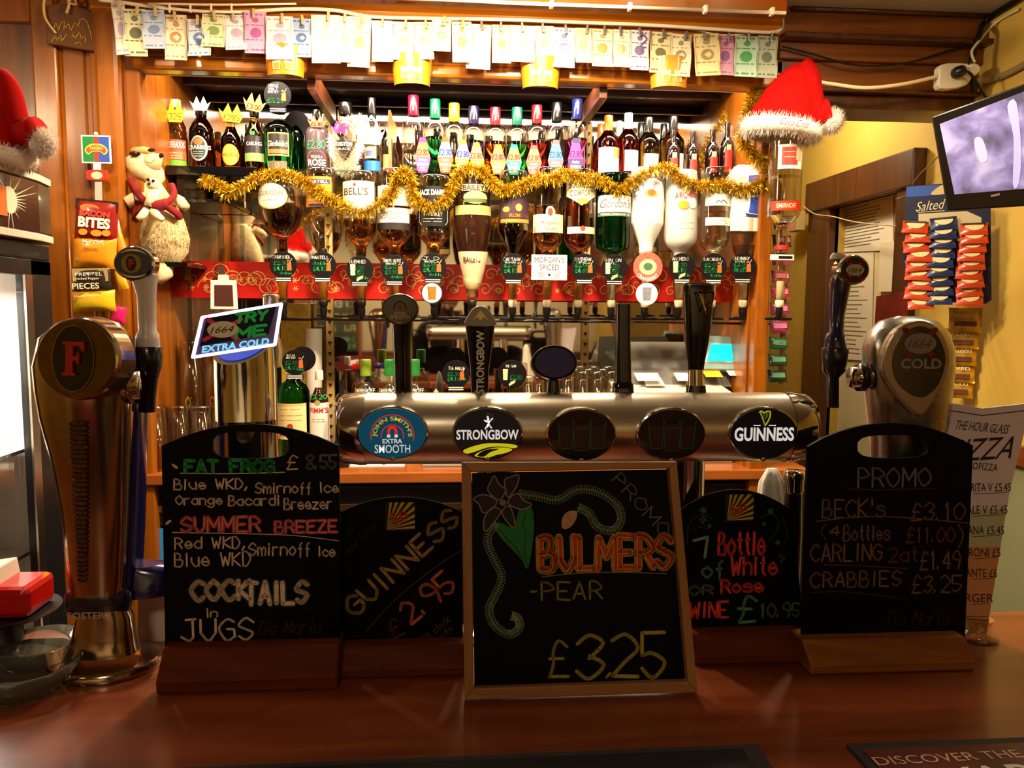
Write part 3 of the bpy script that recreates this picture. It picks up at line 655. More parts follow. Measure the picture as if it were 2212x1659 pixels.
lab(B_, 585, 328, 624, 337, mat('#8a6a3c', .4), 'gold_band', z=.0013); lab(B_, 584, 353, 622, 373, mat('#6b5a44', .5), 'lower_label'); labt(B_, '12', 600, 357, 607, 366, CREAM)
B_ = bottle(640, 18, 246, 'tall', glass('#12612c'), 'tall slim green bottle half hidden behind the single malt', '#17120f', Y=2.72)
B_ = bottle(570, 14, 268, 'beer', glass('#5b3a18'), 'small brown bottle in the shadow behind the black labelled lager', '#2a2018', Y=2.78)
B_ = bottle(536, 15, 270, 'beer', glass('#4a140a'), 'brown bottle peeping out left of the black labelled lager', '#2a2018', Y=2.80)
B_ = bottle(685, 25, 238, 'round', mat('#5c4a50', .3, coat=.4), 'matt grey liqueur bottle with pink rose print and black cap', '#17110f', .86, .42)
labt(B_, 'ROSE', 668, 348, 704, 362, WHITE, bold=.02); labt(B_, 'TEQUILA', 674, 340, 698, 347, WHITE)
labt(B_, '£2.80', 667, 307, 703, 325, mat('#35c878', .5), hand=True, wd=.0028)
mb = MB()
for k in (20, 17):
    ribbon(mb, sp([(B_.x(685-k), B_.z(352)), (B_.x(685-k*.8), B_.z(335)), (B_.x(685), B_.z(326 if k == 20 else 331)), (B_.x(685+k*.8), B_.z(335)), (B_.x(685+k), B_.z(352))], 4), .0012, bendf(B_.r), .0012)
mb.obj('rose_print', B_.t, mat('#d05f74', .5))
B_ = bottle(746, 31, 222, 'tall', thin('#fbf4ea', .9, .35), 'clear vodka bottle wrapped in a white feather boa, black shield label', '#16100e', .82, .46)
q = B_.box(729, 300, 763, 350)
mb = MB(); f = bendf(B_.r); sh_ = [(0, -1), (.55, -.35), (.95, .15), (.95, .55), (.55, .62), (.35, .95), (-.1, 1), (-.5, .85), (-.6, .6), (-.95, .5), (-.95, .1), (-.5, -.4)]
mb.add([f((q[0]+q[2])/2+x*(q[2]-q[0])/2, (q[1]+q[3])/2+y*(q[3]-q[1])/2*1.0, .001) for x, y in sh_], [tuple(range(12))]); mb.obj('label', B_.t, mat('#2e2420', .4))
labt(B_, 'KRISTOFF', 729, 313, 763, 322, WHITE, z=.0018, bold=.02)
labt(B_, 'BLACK', 734, 325, 758, 330, CREAM, z=.0018)
B_ = bottle(803, 18, 212, 'tall', thin('#eef2f6', .9, .35), 'slim clear gin bottle with blue liquid and tall black cap', '#17110f', .72, .5, liq='#1d4f9e', level=.22)
lab(B_, 786, 313, 814, 325, CREAM, 'label', shape='oval'); lab(B_, 788, 296, 813, 345, mat('#b9a985', .6), 'back_label'); lab(B_, 791, 329, 806, 340, mat('#5a5ea8', .5), 'blue_badge', z=.0012); lines(B_, 790, 810, (317, 321), mat('#7a5a30', .5), z=.0016)
lab(B_, 786, 350, 820, 373, mat('#2a6fb0', .3), 'blue_label')
B_ = bottle(836, 13, 262, 'tall', thin('#f4efe4', .9, .35), 'narrow clear bottle behind the orange spoon', None, Y=2.76)
lab(B_, 828, 336, 846, 372, mat('#c7a06a', .5))
# orange plastic stirrer paddle
o = P(843, 372, 2.70); sw = thing('orange_paddle', 'orange plastic paddle standing behind the clear bottles', 'stirrer', (o.x, 2.70, ZS)); s = S(843, 320, 2.7)
MB().prism([(x*s, y*s) for x, y in [(-4, 0), (4, 0), (3, 78), (16, 88), (15, 102), (6, 122), (2, 138), (-3, 138), (-5, 110), (-3, 80)]], 0, .003).obj('paddle', sw, mat('#e85e1c', .35), MX)
# ---- flavoured liqueurs
SB = [(893, 207, '#b5163c', '#f4efe6', 'crimson', 'clear'), (940, 215, '#0c7f58', '#18a04a', 'green', 'green'), (981, 224, '#f2d21c', '#ead04a', 'yellow', 'yellow'), (1023, 230, '#241c4a', '#4a2a8c', 'navy', 'violet'),
      (1070, 233, '#a3182c', '#e2601a', 'dark red', 'orange'), (1117, 233, '#12705a', '#17a02c', 'teal', 'bright green'), (1160, 228, '#b01a26', '#c4141a', 'scarlet', 'red'), (1203, 222, '#101012', '#1c1c22', 'black', 'black'), (1247, 215, '#1f2a78', '#c02a8c', 'royal blue', 'magenta')]
for i, (cx, yt, cap, lq, cn_, ln) in enumerate(SB):
    B_ = bottle(cx, 24.5, yt, 'round', thin('#fffaf0', .93, .4), '%s capped liqueur bottle, %s of the nine coloured caps from the left, %s liquid' % (cn_, nth(i+1), ln), cap, .745, .47, liq=lq, level=.5 if i not in (0, 2) else .3, grp='nine flavoured liqueurs', Y=2.68)
    f = bendf(B_.r*.47); mb = MB(); ribbon(mb, [(0, B_.H*.80), (0, B_.H*.96)], .006, f, .0006); 
    T(B_.t, 'ANTICA', (-B_.H*.07, -.0035, B_.H*.07, .0035), WHITE, M=Matrix.Translation((0, 0, B_.H*.87)), fn=(lambda rr: (lambda x, y, z: (y, -rr-.0006, x)))(B_.r*.47), thick=0)
TG = [(913, 297, 367, '#d8419a', '#e8704a', '£2.80'), (962, 296, 370, '#e2521a', '#5a7ad8', '£2.30'), (1000, 302, 368, '#e8c31c', '#6a6ad0', '£2.80'), (1029, 308, 368, '#e8a818', '#e8705a', '£2.80'), (1076, 312, 368, '#e8801c', '#e8604a', '£2.80'),
      (1110, 312, 372, '#17b0a0', '#e8704a', '£2.80'), (1153, 314, 368, '#d8504a', '#e87a5a', '£2.80'), (1200, 302, 366, '#6d5a6a', '#4a9ae0', '£2.80'), (1243, 298, 366, '#3a2a6a', '#c03aa8', '£2.80')]
for i, (cx, y0, y1, c1, c2, pr_) in enumerate(TG):
    o = P(cx, y1+3, 2.632); t = thing('flavour_card', '%s diamond card leaning on the liqueur bottles, %s of nine from the left' % (['pink', 'orange', 'yellow', 'amber', 'tangerine', 'turquoise', 'coral', 'grey', 'indigo'][i], nth(i+1)), 'card', (o.x, 2.632, ZS), 'nine coloured flavour cards')
    s = S(cx, y1, 2.632); h = P(cx, y0, 2.632).z-ZS; w_ = 17*s
    MB().prism([(-w_*.55, 0), (w_*.55, 0), (w_, h*.42), (w_*.35, h), (-w_*.35, h), (-w_, h*.42)], 0, .0015).obj('card', t, mat(c1, .5), MX)
    MB().prism([(-w_*.94, h*.45), (w_*.94, h*.45), (w_*.5, h*.86), (-w_*.5, h*.86)], .0017, .0021).obj('price_strip', t, mat(c2, .5), MX)
    H(t, pr_, (-w_*.75, h*.5, w_*.75, h*.66), mat('#7a1420' if i not in (1, 2, 7) else '#1c2a80', .5), M=MX, z=.0025, wd=.0018)
    T(t, 'Antica', (-w_*.5, h*.33, w_*.5, h*.42), WHITE, M=MX, z=.002, shear=.3); T(t, 'SAMBUCA', (-w_*.68, h*.2, w_*.68, h*.29), WHITE, M=MX, z=.002, bold=.02)
    mb = MB()
    for k in range(3): ribbon(mb, [(-w_*.3, h*(.15-.045*k)), (w_*.3, h*(.15-.045*k))], .0012, flat, .002)
    mb.obj('small_print', t, WHITE, MX)
# ---- wines
for cx, hw, yt, g, cap, Y, lb in ((1298, 20, 268, '#b8401c', '#d87a2a', 2.80, 'rose wine bottle with an orange capsule, half hidden in the back row'), (1338, 18, 262, '#e0cfa0', '#dcd8c8', 2.80, 'wine bottle with a cream capsule in the back row'),
     (1385, 19, 266, '#aab060', '#1c1814', 2.80, 'white wine bottle with a black capsule in the back row'), (1434, 19, 268, '#3c2010', '#1c1814', 2.80, 'dark wine bottle in the back row')):
    bottle(cx, hw, yt, 'wine', glass(g), lb, cap, .70, .40, Y=Y, grp='wine bottles on the shelf')
for cx, hw, yt, g, cap, lb, l in ((1315, 24, 250, '#c8361c', '#d8761c', 'rose wine bottle with orange capsule and large white label', (1293, 322, 1338, 376, 1322, 336)), (1358, 23, 245, '#b8281c', '#e6e2d6', 'rose wine bottle with white capsule and tall white label', (1347, 328, 1378, 373, 1352, 340)),
     (1402, 25, 254, '#c4bf6e', '#1c1814', 'pale green white wine bottle with black capsule and slanted cream label', (1389, 336, 1420, 376, 1392, 345)), (1455, 25, 252, '#b89a48', '#1c1814', 'golden white wine bottle with black capsule at the right end of the row', (1437, 335, 1474, 374, 1440, 345))):
    B_ = bottle(cx, hw, yt, 'wine', glass(g), lb, cap, .70, .40, grp='wine bottles on the shelf'); lab(B_, l[0], l[1], l[2], l[3], WHITE)
    if l[4] == 1322: lab(B_, 1322, 323, 1337, 344, mat('#c98a4a', .5), 'stamp', z=.0012)
    lines(B_, l[0]+6, l[2]-6, (l[3]-16, l[3]-10), mat('#a07050', .5))
for cx, hw, yt, lb in ((1455, 15, 282, 'small dark red wine bottle in front of the golden white wine'), (1497, 14, 285, 'small dark red wine bottle standing alone with red label'), (1540, 15, 280, 'small dark red wine bottle under the leaning tinsel'), (1572, 15, 265, 'tallest small dark red wine bottle, beside the oak side panel')):
    B_ = bottle(cx, hw, yt, 'wine', glass('#2a0a0e') if 0 else mat('#1b0a0c', .06, coat=.7), lb, '#1a0e0e', .74, .40, Y=2.63, grp='small red wine bottles')
    lab(B_, cx-8, yt+62, cx+8, 374, mat('#c8342c', .5)); lab(B_, cx-5, yt+50, cx+5, yt+62, mat('#d8b98c', .5), 'upper_label')
# ---- crowns cut from card
def crown(cx, cy, w_, h, col, label, txt=None, tilt=0, Y=2.628, n=3):
    o = P(cx, cy+h/2, Y); s = S(cx, cy, Y); t = thing('card_crown', label, 'price tag', o, 'card crowns on the bottle necks'); t.rotation_euler.y = R(tilt)
    W, H_ = w_*s, h*s; p = [(-W*.30, 0), (W*.30, 0)]; q = []
    for i in range(n*2-1, -1, -1) if 0 else []: pass
    top = [(W*.5, H_*.62)]; k = n+1
    for i in range(1, 2*n): x = W*.5-W*i/(2*n); top.append((x, H_*(.45 if i % 2 else 1)))
    top.append((-W*.5, H_*.66)); MB().prism(p+top, 0, .0012).obj('card', t, mat(col, .55), MX)
    if txt: H(t, txt, (-W*.3, H_*.1, W*.3, H_*.38), mat('#5c3a10', .5), M=MX, z=.0016, wd=.0017)
crown(379, 239, 44, 50, '#e8e02c', 'yellow card crown marked 3.25 on the leftmost bottle', '325', 0)
crown(433, 224, 44, 30, '#8fd0c0', 'pale turquoise card crown on the dark ale bottle', None)
crown(500, 244, 58, 38, '#f0e02a', 'yellow card crown marked 2.85 tilted on the small brown bottle', '£285', 6)
crown(547, 221, 50, 38, '#f08a50', 'orange card crown on the black labelled lager', '£3.00', 10)
crown(685, 262, 42, 26, '#f07a60', 'salmon card crown on the grey liqueur bottle', '£2.80', 0)
crown(737, 274, 40, 28, '#c43ab0', 'magenta card crown on the feather wrapped vodka', None, -6)
crown(803, 286, 56, 52, '#eef0d8', 'white card crown round the slim gin bottle', None, 2)
# ---- round price discs
def disc(cx, cy, r, Y, label, lines_, clip=True, pic='orange', name='price_disc', tilt=0, grp='round black price discs on the optics'):
    o = P(cx, cy, Y); s = S(cx, cy, Y); t = thing(name, label, 'price sign', o, grp)
    t.rotation_euler.y = R(tilt)
    mb = MB(); mb.prism(ell(0, 0, r*s, r*s, 36), 0, .003); mb.obj('disc', t, mat('#100c0e', .45, spec=.25), MX, .0005)
    if clip:
        MB().prism([(-18*s, -36*s), (18*s, -36*s), (18*s, -26*s), (-18*s, -26*s)], -.002, .004).obj('holder', t, mat('#1a1518', .3), MX)
        MB().prism([(-16*s, -30*s), (16*s, -30*s), (16*s, -28*s), (-16*s, -28*s)], .004, .0048).obj('white_strip', t, WHITE, MX)
        MB().prism([(-16*s, -34.5*s), (16*s, -34.5*s), (16*s, -32.5*s), (-16*s, -32.5*s)], .004, .0048).obj('white_strip', t, WHITE, MX)
    gm, wm = mat('#1fc46a', .5), WHITE
    for s_, (x0, y0, x1, y1), c in lines_:
        H(t, s_, (x0*s, -y1*s, x1*s, -y0*s), gm if c == 'g' else wm, M=MX, z=.0035, wd=(y1-y0)*s*.13, jit=.18)
    if pic == 'orange':
        mb = MB(); mb.prism([(8*s, -12*s), (18*s, -12*s), (17*s, 5*s), (9*s, 5*s)], .0031, .0036); mb.prism(ell(11*s, 9*s, 3*s, 2*s, 8), .0031, .0037)
        mb.obj('drink_picture', t, mat('#d8602a', .5), MX)
        LN(t, [(14*s, 5*s), (19*s, 14*s)], .0012, WHITE, M=MX, z=.0037)
    elif pic == 'glass':
        MB().prism([(-19*s, -13*s), (-10*s, -13*s), (-9*s, 11*s), (-20*s, 11*s)], .0031, .0036).obj('glass_picture', t, mat('#d8cfa0', .5), MX)
        MB().prism([(-6*s, -26*s), (6*s, -19*s), (8*s, -13*s), (-2*s, -16*s), (-7*s, -22*s)], .0031, .0036).obj('wedge_picture', t, mat('#e0c88a', .5), MX)
    return t
disc(600, 206, 29, 2.64, 'black price disc marked 3.20 on top of the green single malt', [('SINGLE', (-20, -23, 2, -17), 'w'), ('MALT', (-18, -16, 0, -10), 'w'), ('WHISKY', (-20, -9, 2, -4), 'w'), ('£3.20', (-22, 6, 12, 16), 'g')], grp=None)
d = disc(642, 268, 27, 2.71, 'plain dark disc on the slim green bottle', [], False, None, grp=None)
# white feather boa
fb = MB(); random.seed(2); YB2 = 2.638
for path in ([(717, 300), (722, 330), (736, 352), (746, 366)], [(776, 258), (784, 285), (776, 320), (760, 350), (748, 370)], [(728, 362), (745, 372), (768, 366)], [(752, 262), (770, 268), (778, 290)]):
    pts = sp([tuple(P(x, y, YB2)) for x, y in path], 12)
    for p in pts:
        for k in range(34):
            d = V((random.gauss(0, 1), random.gauss(0, .5), random.gauss(0, 1))).normalized(); L_ = random.uniform(.012, .026); sd_ = d.cross(V((0, 1, .2))).normalized()*.0012
            a = V(p); fb.add([a-sd_, a+sd_, a+d*L_], [(0, 1, 2)])
tag(fb.obj('feather_boa', None, mat('#fff6ea', .8)), 'white feather boa draped round the clear vodka bottle', 'boa')
# ================================================================== inverted bottles on the optics
YO = 2.47
random.seed(9)
ZN = P(1000, 640, YO).z
RAIL = tag(MB().tube([P(612, 690, YO+.05), P(1180, 694, YO+.05), P(1690, 700, YO+.05)], .004).obj('optic_rail', None, BLKGL), 'thin black metal rail carrying the spirit optics', 'rail')
def optic(cx, prof, glassm, label, liq=None, level=None, nozzle='black', barrel='#c98a2e', bottom=690, name='inverted_bottle', sq=0, bx_=None):
    """prof [(radius px, y px)] from neck (bottom) up to the bottle's upturned base"""
    b = VB(cx, YO, ref=prof[0][1], by=prof[0][1]); t = thing(name, label, 'bottle', b.o, 'spirit bottles hung upside down on the optics')
    pr_ = b.prof(sp(prof, 3)); b.r = max(p[0] for p in pr_); b.t = t
    g = [(0, pr_[0][1])]+pr_+[(pr_[-1][0]*.93, pr_[-1][1]+.003), (0, pr_[-1][1]-.004)]
    MB().lathe(g, 26, caps=False, sq=sq).obj('glass_body', t, glassm)
    if liq:
        zl = b.z(level); q = [(r*.92, z+.0006) for r, z in pr_ if z < zl]; q.append((q[-1][0] if q[-1][0] > .01 else .01, zl)); MB().lathe(q, 24, sq=sq).obj('liquid', t, liquid(liq))
    # the optic under the bottle: a thing of its own
    c = bx_ or cx; yb0 = prof[0][1]; o = VB(c, YO, by=yb0)
    op = thing('spirit_optic', 'measuring optic under the %s' % label.split(',')[0].split(' with ')[0], 'optic', o.o, 'spirit optics on the rail')
    MB().lathe(o.prof([(7, 648), (10, 646), (11, 620), (13, 606), (13, yb0+30), (9, yb0+4)][:]), 16).obj('measure_chamber', op, mat('#e8e0cc', .1, trans=.9, ior=1.2) if barrel is None else thin('#fff2dc', .9, .35))
    MB().lathe(o.prof([(5.5, 646), (8, 643), (8.5, 612), (8, 607)]), 12).obj('spirit', op, mat(barrel or '#efe6d4', .2, coat=.4))
    MB().lathe(o.prof([(6.5, 664), (9, 660), (9.5, 650), (8, 648)]), 14).obj('collar', op, mat('#efe2bf' if nozzle == 'white' or cx > 1060 else '#16130f', .4))
    MB().lathe(o.prof([(4, 690), (6, 684), (8, 676), (8, 664)]), 12).obj('nozzle', op, BLACK)
    MB().box(-.042, .0, o.z(689)-.004, .042, .008, o.z(689)+.004).obj('press_arm', op, BLKGL, None, .002)
    MB().box(-.012, .006, o.z(692), .012, .048, o.z(684)).obj('bracket', op, BLKGL, None, .002)
    MB().lathe(o.prof([(9, yb0+6), (10, yb0), (8, yb0-8)]), 14).obj('cork', op, BLACK)
    return b
AMB, DKA = '#c4701c', '#7c2a0c'
CLR = thin('#fff6e8', .93, .35)
b = optic(610, [(12, 545), (12, 518), (22, 508), (38, 488), (46, 462), (46, 430), (42, 402), (32, 392), (30, 386)], CLR, 'round bellied cognac bottle with cream oval label, leftmost inverted', DKA, 447)
lab(b, 563, 402, 632, 457, mat('#c9a862', .4), shape='oval', z=.001, r=b.r); lab(b, 565, 404, 630, 454, mat('#efe4c6', .5), shape='oval', z=.0014); labt(b, 'COURVOISIER', 567, 418, 624, 428, mat('#6a5a3c', .5), z=.002); lines(b, 580, 616, (438,), mat('#8a7a50', .5), z=.002)
b = optic(697, [(13, 545), (14, 512), (24, 496), (32, 474), (31, 440), (33, 385), (31, 368)], CLR, 'empty clear cognac bottle with orange label, second inverted')
lab(b, 666, 386, 721, 450, mat('#e08a1e', .5)); lab(b, 668, 392, 718, 402, mat('#2c2460', .5), 'name_band', z=.0011); labt(b, 'MARTELL', 671, 394, 715, 400, WHITE, z=.0017, bold=.01); labt(b, 'V.S.', 680, 407, 698, 412, mat('#2c2460', .5))
lab(b, 672, 417, 708, 438, mat('#f2b04c', .5), 'gold_panel', z=.0011); lab(b, 674, 444, 706, 449, mat('#2c2460', .5), 'lower_band', z=.0011)
b = optic(780, [(11, 552), (13, 532), (22, 520), (34, 502), (36, 485), (35, 470), (37, 440), (36, 385), (33, 374)], CLR, 'amber whisky bottle with cream name label, third inverted', AMB, 478, bx_=780)
lab(b, 745, 396, 811, 474, mat('#efe6c8', .5)); labt(b, "BELL'S", 749, 410, 799, 426, mat('#4a3c28', .5), bold=.015); lines(b, 755, 800, (440, 448, 456), mat('#8a7a58', .5)); lab(b, 769, 401, 775, 408, mat('#c0352a', .5), 'bell_emblem', shape='oval', z=.0014)
b = optic(853, [(11, 552), (13, 535), (24, 522), (35, 504), (35, 470), (34, 400), (33, 378), (31, 368)], CLR, 'whisky bottle with white label and black band, fourth inverted', '#b8601a', 396)
lab(b, 819, 405, 886, 448, mat('#f0dcc0', .5), 'picture_label'); lab(b, 828, 410, 850, 438, mat('#b8602c', .5), 'bird_picture', shape='oval', z=.0012)
lab(b, 818, 453, 885, 484, WHITE); labt(b, 'FAMOUS', 828, 459, 868, 466, mat('#7a5c3c', .5)); labt(b, 'GROUSE', 829, 468, 866, 476, mat('#7a5c3c', .5)); lab(b, 818, 484, 885, 499, mat('#2a2320', .4), 'black_band')
b = optic(938, [(12, 548), (13, 536), (24, 522), (35, 508), (34, 495), (33, 420), (33, 388), (31, 382)], CLR, 'square shouldered whiskey bottle with black label, fifth inverted', '#c87a20', 510)
lab(b, 904, 407, 970, 492, mat('#141214', .4)); labt(b, 'JACK DANIELS', 909, 414, 966, 430, WHITE, bold=.03); mb = MB(); f = bendf(b.r); ribbon(mb, [(b.x(x), b.z(y)) for x, y in ((911, 452), (908, 458), (908, 482), (912, 488), (962, 488), (966, 482), (966, 458), (962, 452))], .0012, f, .0013); mb.obj('scroll_print', b.t, WHITE)
labt(b, 'TENNESSEE', 920, 455, 956, 460, WHITE); labt(b, 'WHISKEY', 920, 462, 956, 471, WHITE, bold=.01); lines(b, 916, 958, (476, 482), WHITE)
b = optic(1020, [(15, 612), (18, 598), (24, 575), (30, 545), (37, 515), (41, 485), (40, 450), (37, 410), (32, 384), (31, 379)], mat('#2a140c', .12, coat=.6), 'dark brown cream liqueur bottle with cream sash and gold picture label', barrel='#d8c090')
f_ = lambda k: (lambda x, y, z: bendf(b.r)(x, y, z))
lab(b, 997, 404, 1052, 418, mat('#c9b88a', .5), 'name_ribbon'); labt(b, 'BAILEYS', 999, 405, 1050, 417, mat('#3a1a10', .5), bold=.02); lab(b, 1000, 418, 1050, 445, mat('#c9c070', .5), 'landscape_label', shape='oval'); lab(b, 1002, 434, 1048, 442, mat('#4a5a2c', .5), 'hills', z=.0012)
lab(b, 984, 448, 1058, 468, mat('#a8b070', .4, .3), 'gold_band', r=b.r)
so = VB(1022, YO, by=612); MB().lathe([(r, z) for r, z in so.prof([(18, 612), (22, 596), (27, 575), (31, 556), (32, 545)])], 24).obj('cream_sash', b.t, mat('#d8c8a0', .45), Matrix.Translation((.002, 0, 0)))
T(b.t, 'BAILEYS', b.box(1001, 556, 1036, 568), mat('#4a2a14', .5), fn=bendf(29*b.s), z=.0015, bold=.02, thick=0)
MB().lathe(so.prof([(5, 636), (9, 630), (17, 618), (20, 606), (20, 598)]), 18).obj('bulb', b.t, mat('#d9bf90', .4))
b = optic(1108, [(11, 552), (12, 545), (22, 522), (33, 500), (33, 486), (31, 470), (31, 390), (29, 372)], CLR, 'dark rum bottle with illustrated purple label, seventh inverted', '#3a140c', 486)
lab(b, 1080, 422, 1140, 474, mat('#3c2030', .5)); labt(b, 'RUM', 1098, 465, 1120, 473, mat('#e0641c', .5), bold=.02, z=.0016); lab(b, 1084, 450, 1098, 462, mat('#c88a30', .5), 'coin_print', shape='oval', z=.0012); lab(b, 1110, 444, 1124, 460, mat('#d8a040', .5), 'figure_print', shape='oval', z=.0012); lab(b, 1080, 476, 1140, 484, mat('#8a7a2c', .5), 'gold_band')
b = optic(1183, [(12, 552), (13, 545), (24, 532), (32, 515), (32, 470), (31, 400), (31, 366)], CLR, 'spiced rum bottle with cream shield label, eighth inverted', '#d8862a', 448)
lab(b, 1150, 466, 1213, 505, mat('#efdfae', .5)); lab(b, 1174, 449, 1193, 474, mat('#efdfae', .5), 'crest', shape='oval', z=.001); lab(b, 1178, 453, 1189, 470, mat('#6a3a20', .5), 'emblem', shape='oval', z=.0013); labt(b, "Morgan's", 1164, 480, 1202, 490, mat('#6a4a20', .5), shear=.2); labt(b, 'Spiced', 1172, 492, 1196, 502, mat('#6a4a20', .5), shear=.2)
lab(b, 1153, 382, 1205, 398, mat('#f0dd9a', .5), 'upper_label', shape='oval'); labt(b, 'SPICED', 1165, 386, 1194, 393, mat('#6a4a20', .5))
b = optic(1250, [(11, 552), (13, 545), (26, 532), (33, 514), (32, 490), (31, 400), (30, 370)], CLR, 'reddish liqueur bottle with cream six sided label, ninth inverted', '#a8380e', 372)
q = b.box(1220, 384, 1279, 448); hx = lambda x: q[1]+(q[3]-q[1])*(.32*abs(x-(q[0]+q[2])/2)/((q[2]-q[0])/2)); decal(b.t, 'label', lambda x: q[3], hx, q[0], q[2], mat('#efe2b4', .5), b.r, .0008)
labt(b, 'SOUTHERN', 1224, 396, 1274, 411, mat('#5a4a30', .5)); labt(b, 'COMFORT', 1226, 415, 1274, 428, mat('#5a4a30', .5), bold=.01); lab(b, 1238, 432, 1264, 445, mat('#c9954a', .5), 'gold_oval', shape='oval', z=.0012)
lab(b, 1222, 493, 1281, 507, mat('#efe2b4', .5), 'lower_band'); lab(b, 1247, 491, 1258, 502, mat('#c0402a', .5), 'seal', shape='oval', z=.0013)
b = optic(1322, [(12, 556), (16, 550), (30, 542), (37, 528), (37, 470), (37, 400), (36, 378)], glass('#0f6a34'), 'green gin bottle with white label, tenth inverted', barrel='#e8e8dc', nozzle='white')
lab(b, 1287, 426, 1358, 462, WHITE); labt(b, "Gordon's", 1291, 434, 1354, 453, mat('#5a5a58', .5), shear=.3); lab(b, 1287, 463, 1358, 471, mat('#4a5a48', .5), 'grey_band'); labt(b, 'SPECIAL LONDON DRY GIN', 1292, 465, 1354, 469, WHITE)
b = optic(1395, [(14, 552), (16, 530), (24, 510), (34, 488), (36, 476), (36, 420), (35, 374), (33, 366)], mat('#f2eeea', .3, coat=.3), 'opaque white coconut rum bottle with palm tree print, eleventh inverted', barrel='#f0ead8', nozzle='white')
T(b.t, 'MALIBU', (0, 0, 1, 1), mat('#7a6a52', .5), fn=bendf(b.r), z=.001, bold=.02, arc=(b.x(1396), b.z(425), 35*b.s, 46*b.s, 155, 28))
mb = MB(); f = bendf(b.r); ribbon(mb, sp([(b.x(1397), b.z(424)), (b.x(1399), b.z(412)), (b.x(1404), b.z(401))], 4), .0016, f, .001)
for a in (-160, -125, -60, -20, 15, 60, 110, 150): ribbon(mb, sp([(b.x(1404), b.z(401)), (b.x(1404)+.008*cos(R(a)), b.z(401)+.008*sin(R(a))+.002), (b.x(1404)+.013*cos(R(a)), b.z(401)+.009*sin(R(a))-.003)], 3), .0014, f, .001)
mb.obj('palm_print', b.t, mat('#8a4a3c', .5)); lab(b, 1380, 414, 1410, 430, mat('#e0a040', .5), 'sun_print', shape='oval', z=.0009); lab(b, 1386, 414, 1404, 428, mat('#d05a28', .5), 'sunset_print', shape='oval', z=.0012); lines(b, 1376, 1414, (437, 448, 470), mat('#a09890', .5), wd=.001)
b = optic(1468, [(12, 556), (14, 545), (28, 532), (35, 515), (35, 470), (34, 400), (32, 372)], mat('#dcdad2', .35, trans=.25), 'frosted pale schnapps bottle with red lettering, twelfth inverted', barrel='#f0ead8')
labt(b, 'ARCHERS', 1446, 418, 1496, 432, mat('#c83c34', .5), rot=4); lab(b, 1452, 438, 1476, 456, mat('#e8902c', .5), 'peach_print', shape='oval'); lab(b, 1472, 430, 1494, 454, mat('#bcd8e4', .5), 'blue_print', shape='oval', z=.0006); lines(b, 1455, 1492, (484, 496), mat('#8a8078', .5), wd=.001)
b = optic(1540, [(12, 556), (14, 545), (28, 530), (34, 512), (32, 480), (31, 420), (33, 385), (31, 366)], CLR, 'clear white rum bottle with white curved label, thirteenth inverted', '#e9efe6', 458, barrel='#f0ead8')
lab(b, 1513, 408, 1569, 448, mat('#eee8da', .5)); labt(b, 'BACARDI', 1521, 415, 1566, 423, mat('#6a5a50', .5)); lab(b, 1534, 402, 1550, 411, mat('#c8402c', .5), 'bat_emblem', shape='oval', z=.0012); lab(b, 1514, 473, 1568, 490, mat('#eee8da', .5), 'lower_label'); lines(b, 1518, 1564, (480, 485), mat('#7a6a60', .5))
mb = MB(); ribbon(mb, sp([(b.x(x), b.z(y)) for x, y in ((1531, 443), (1537, 437), (1542, 441), (1547, 436), (1556, 443))], 4), .0022, bendf(b.r), .0014); mb.obj('scroll_print', b.t, mat('#3a3430', .5))
# last but one: bottle inside an upturned carton
b = optic(1608, [(16, 556), (24, 545), (30, 522), (31, 505), (31, 440), (31, 400)], CLR, 'clear bottle hanging inside a white carton with a blue sail, fourteenth inverted', '#e8ece8', 530, barrel='#f0ead8')
b2 = VB(1608, YO-.01, by=502); h = b2.z(357); w_ = 37*b2.s
cb = thing('drinks_carton', 'white cardboard drinks carton with blue sail picture pulled over an inverted bottle', 'carton', b2.o)
MB().box(-w_, -.0, 0, w_, .085, h*.8).obj('sleeve', cb, mat('#efe6d6', .6), Matrix.Translation((0, -.035, 0)), .002)
MB().add([(-w_, -.035, h*.8), (w_, -.035, h*.8), (w_, .05, h*.8), (-w_, .05, h*.8), (-w_*.55, -.01, h), (w_*.9, -.01, h), (w_*.9, .03, h), (-w_*.55, .03, h)], [(0, 1, 5, 4), (1, 2, 6, 5), (2, 3, 7, 6), (3, 0, 4, 7), (4, 5, 6, 7)]).obj('top_flap', cb, mat('#efe6d6', .6))
MF = Matrix.Translation((0, -.0357, 0))@MX
q = lambda px, py: (b2.x(px), b2.z(py))
MB().prism([q(1601, 423), q(1630, 423), q(1630, 472), q(1597, 470)], 0, .0004).obj('picture_panel', cb, mat('#dfe0ea', .5), MF)
MB().prism([q(1611, 430), q(1628, 428), q(1628, 466), q(1606, 462)], .0004, .0008).obj('sail_print', cb, mat('#2b48a8', .5), MF)
MB().prism([q(1599, 463), q(1628, 467), q(1625, 472), q(1602, 470)], .0008, .0011).obj('boat_print', cb, mat('#1f2f6a', .5), MF)
MB().prism([q(1604, 383), q(1627, 381), q(1627, 398), q(1604, 398)], 0, .0005).obj('side_print', cb, mat('#6a68c0', .5), MF)
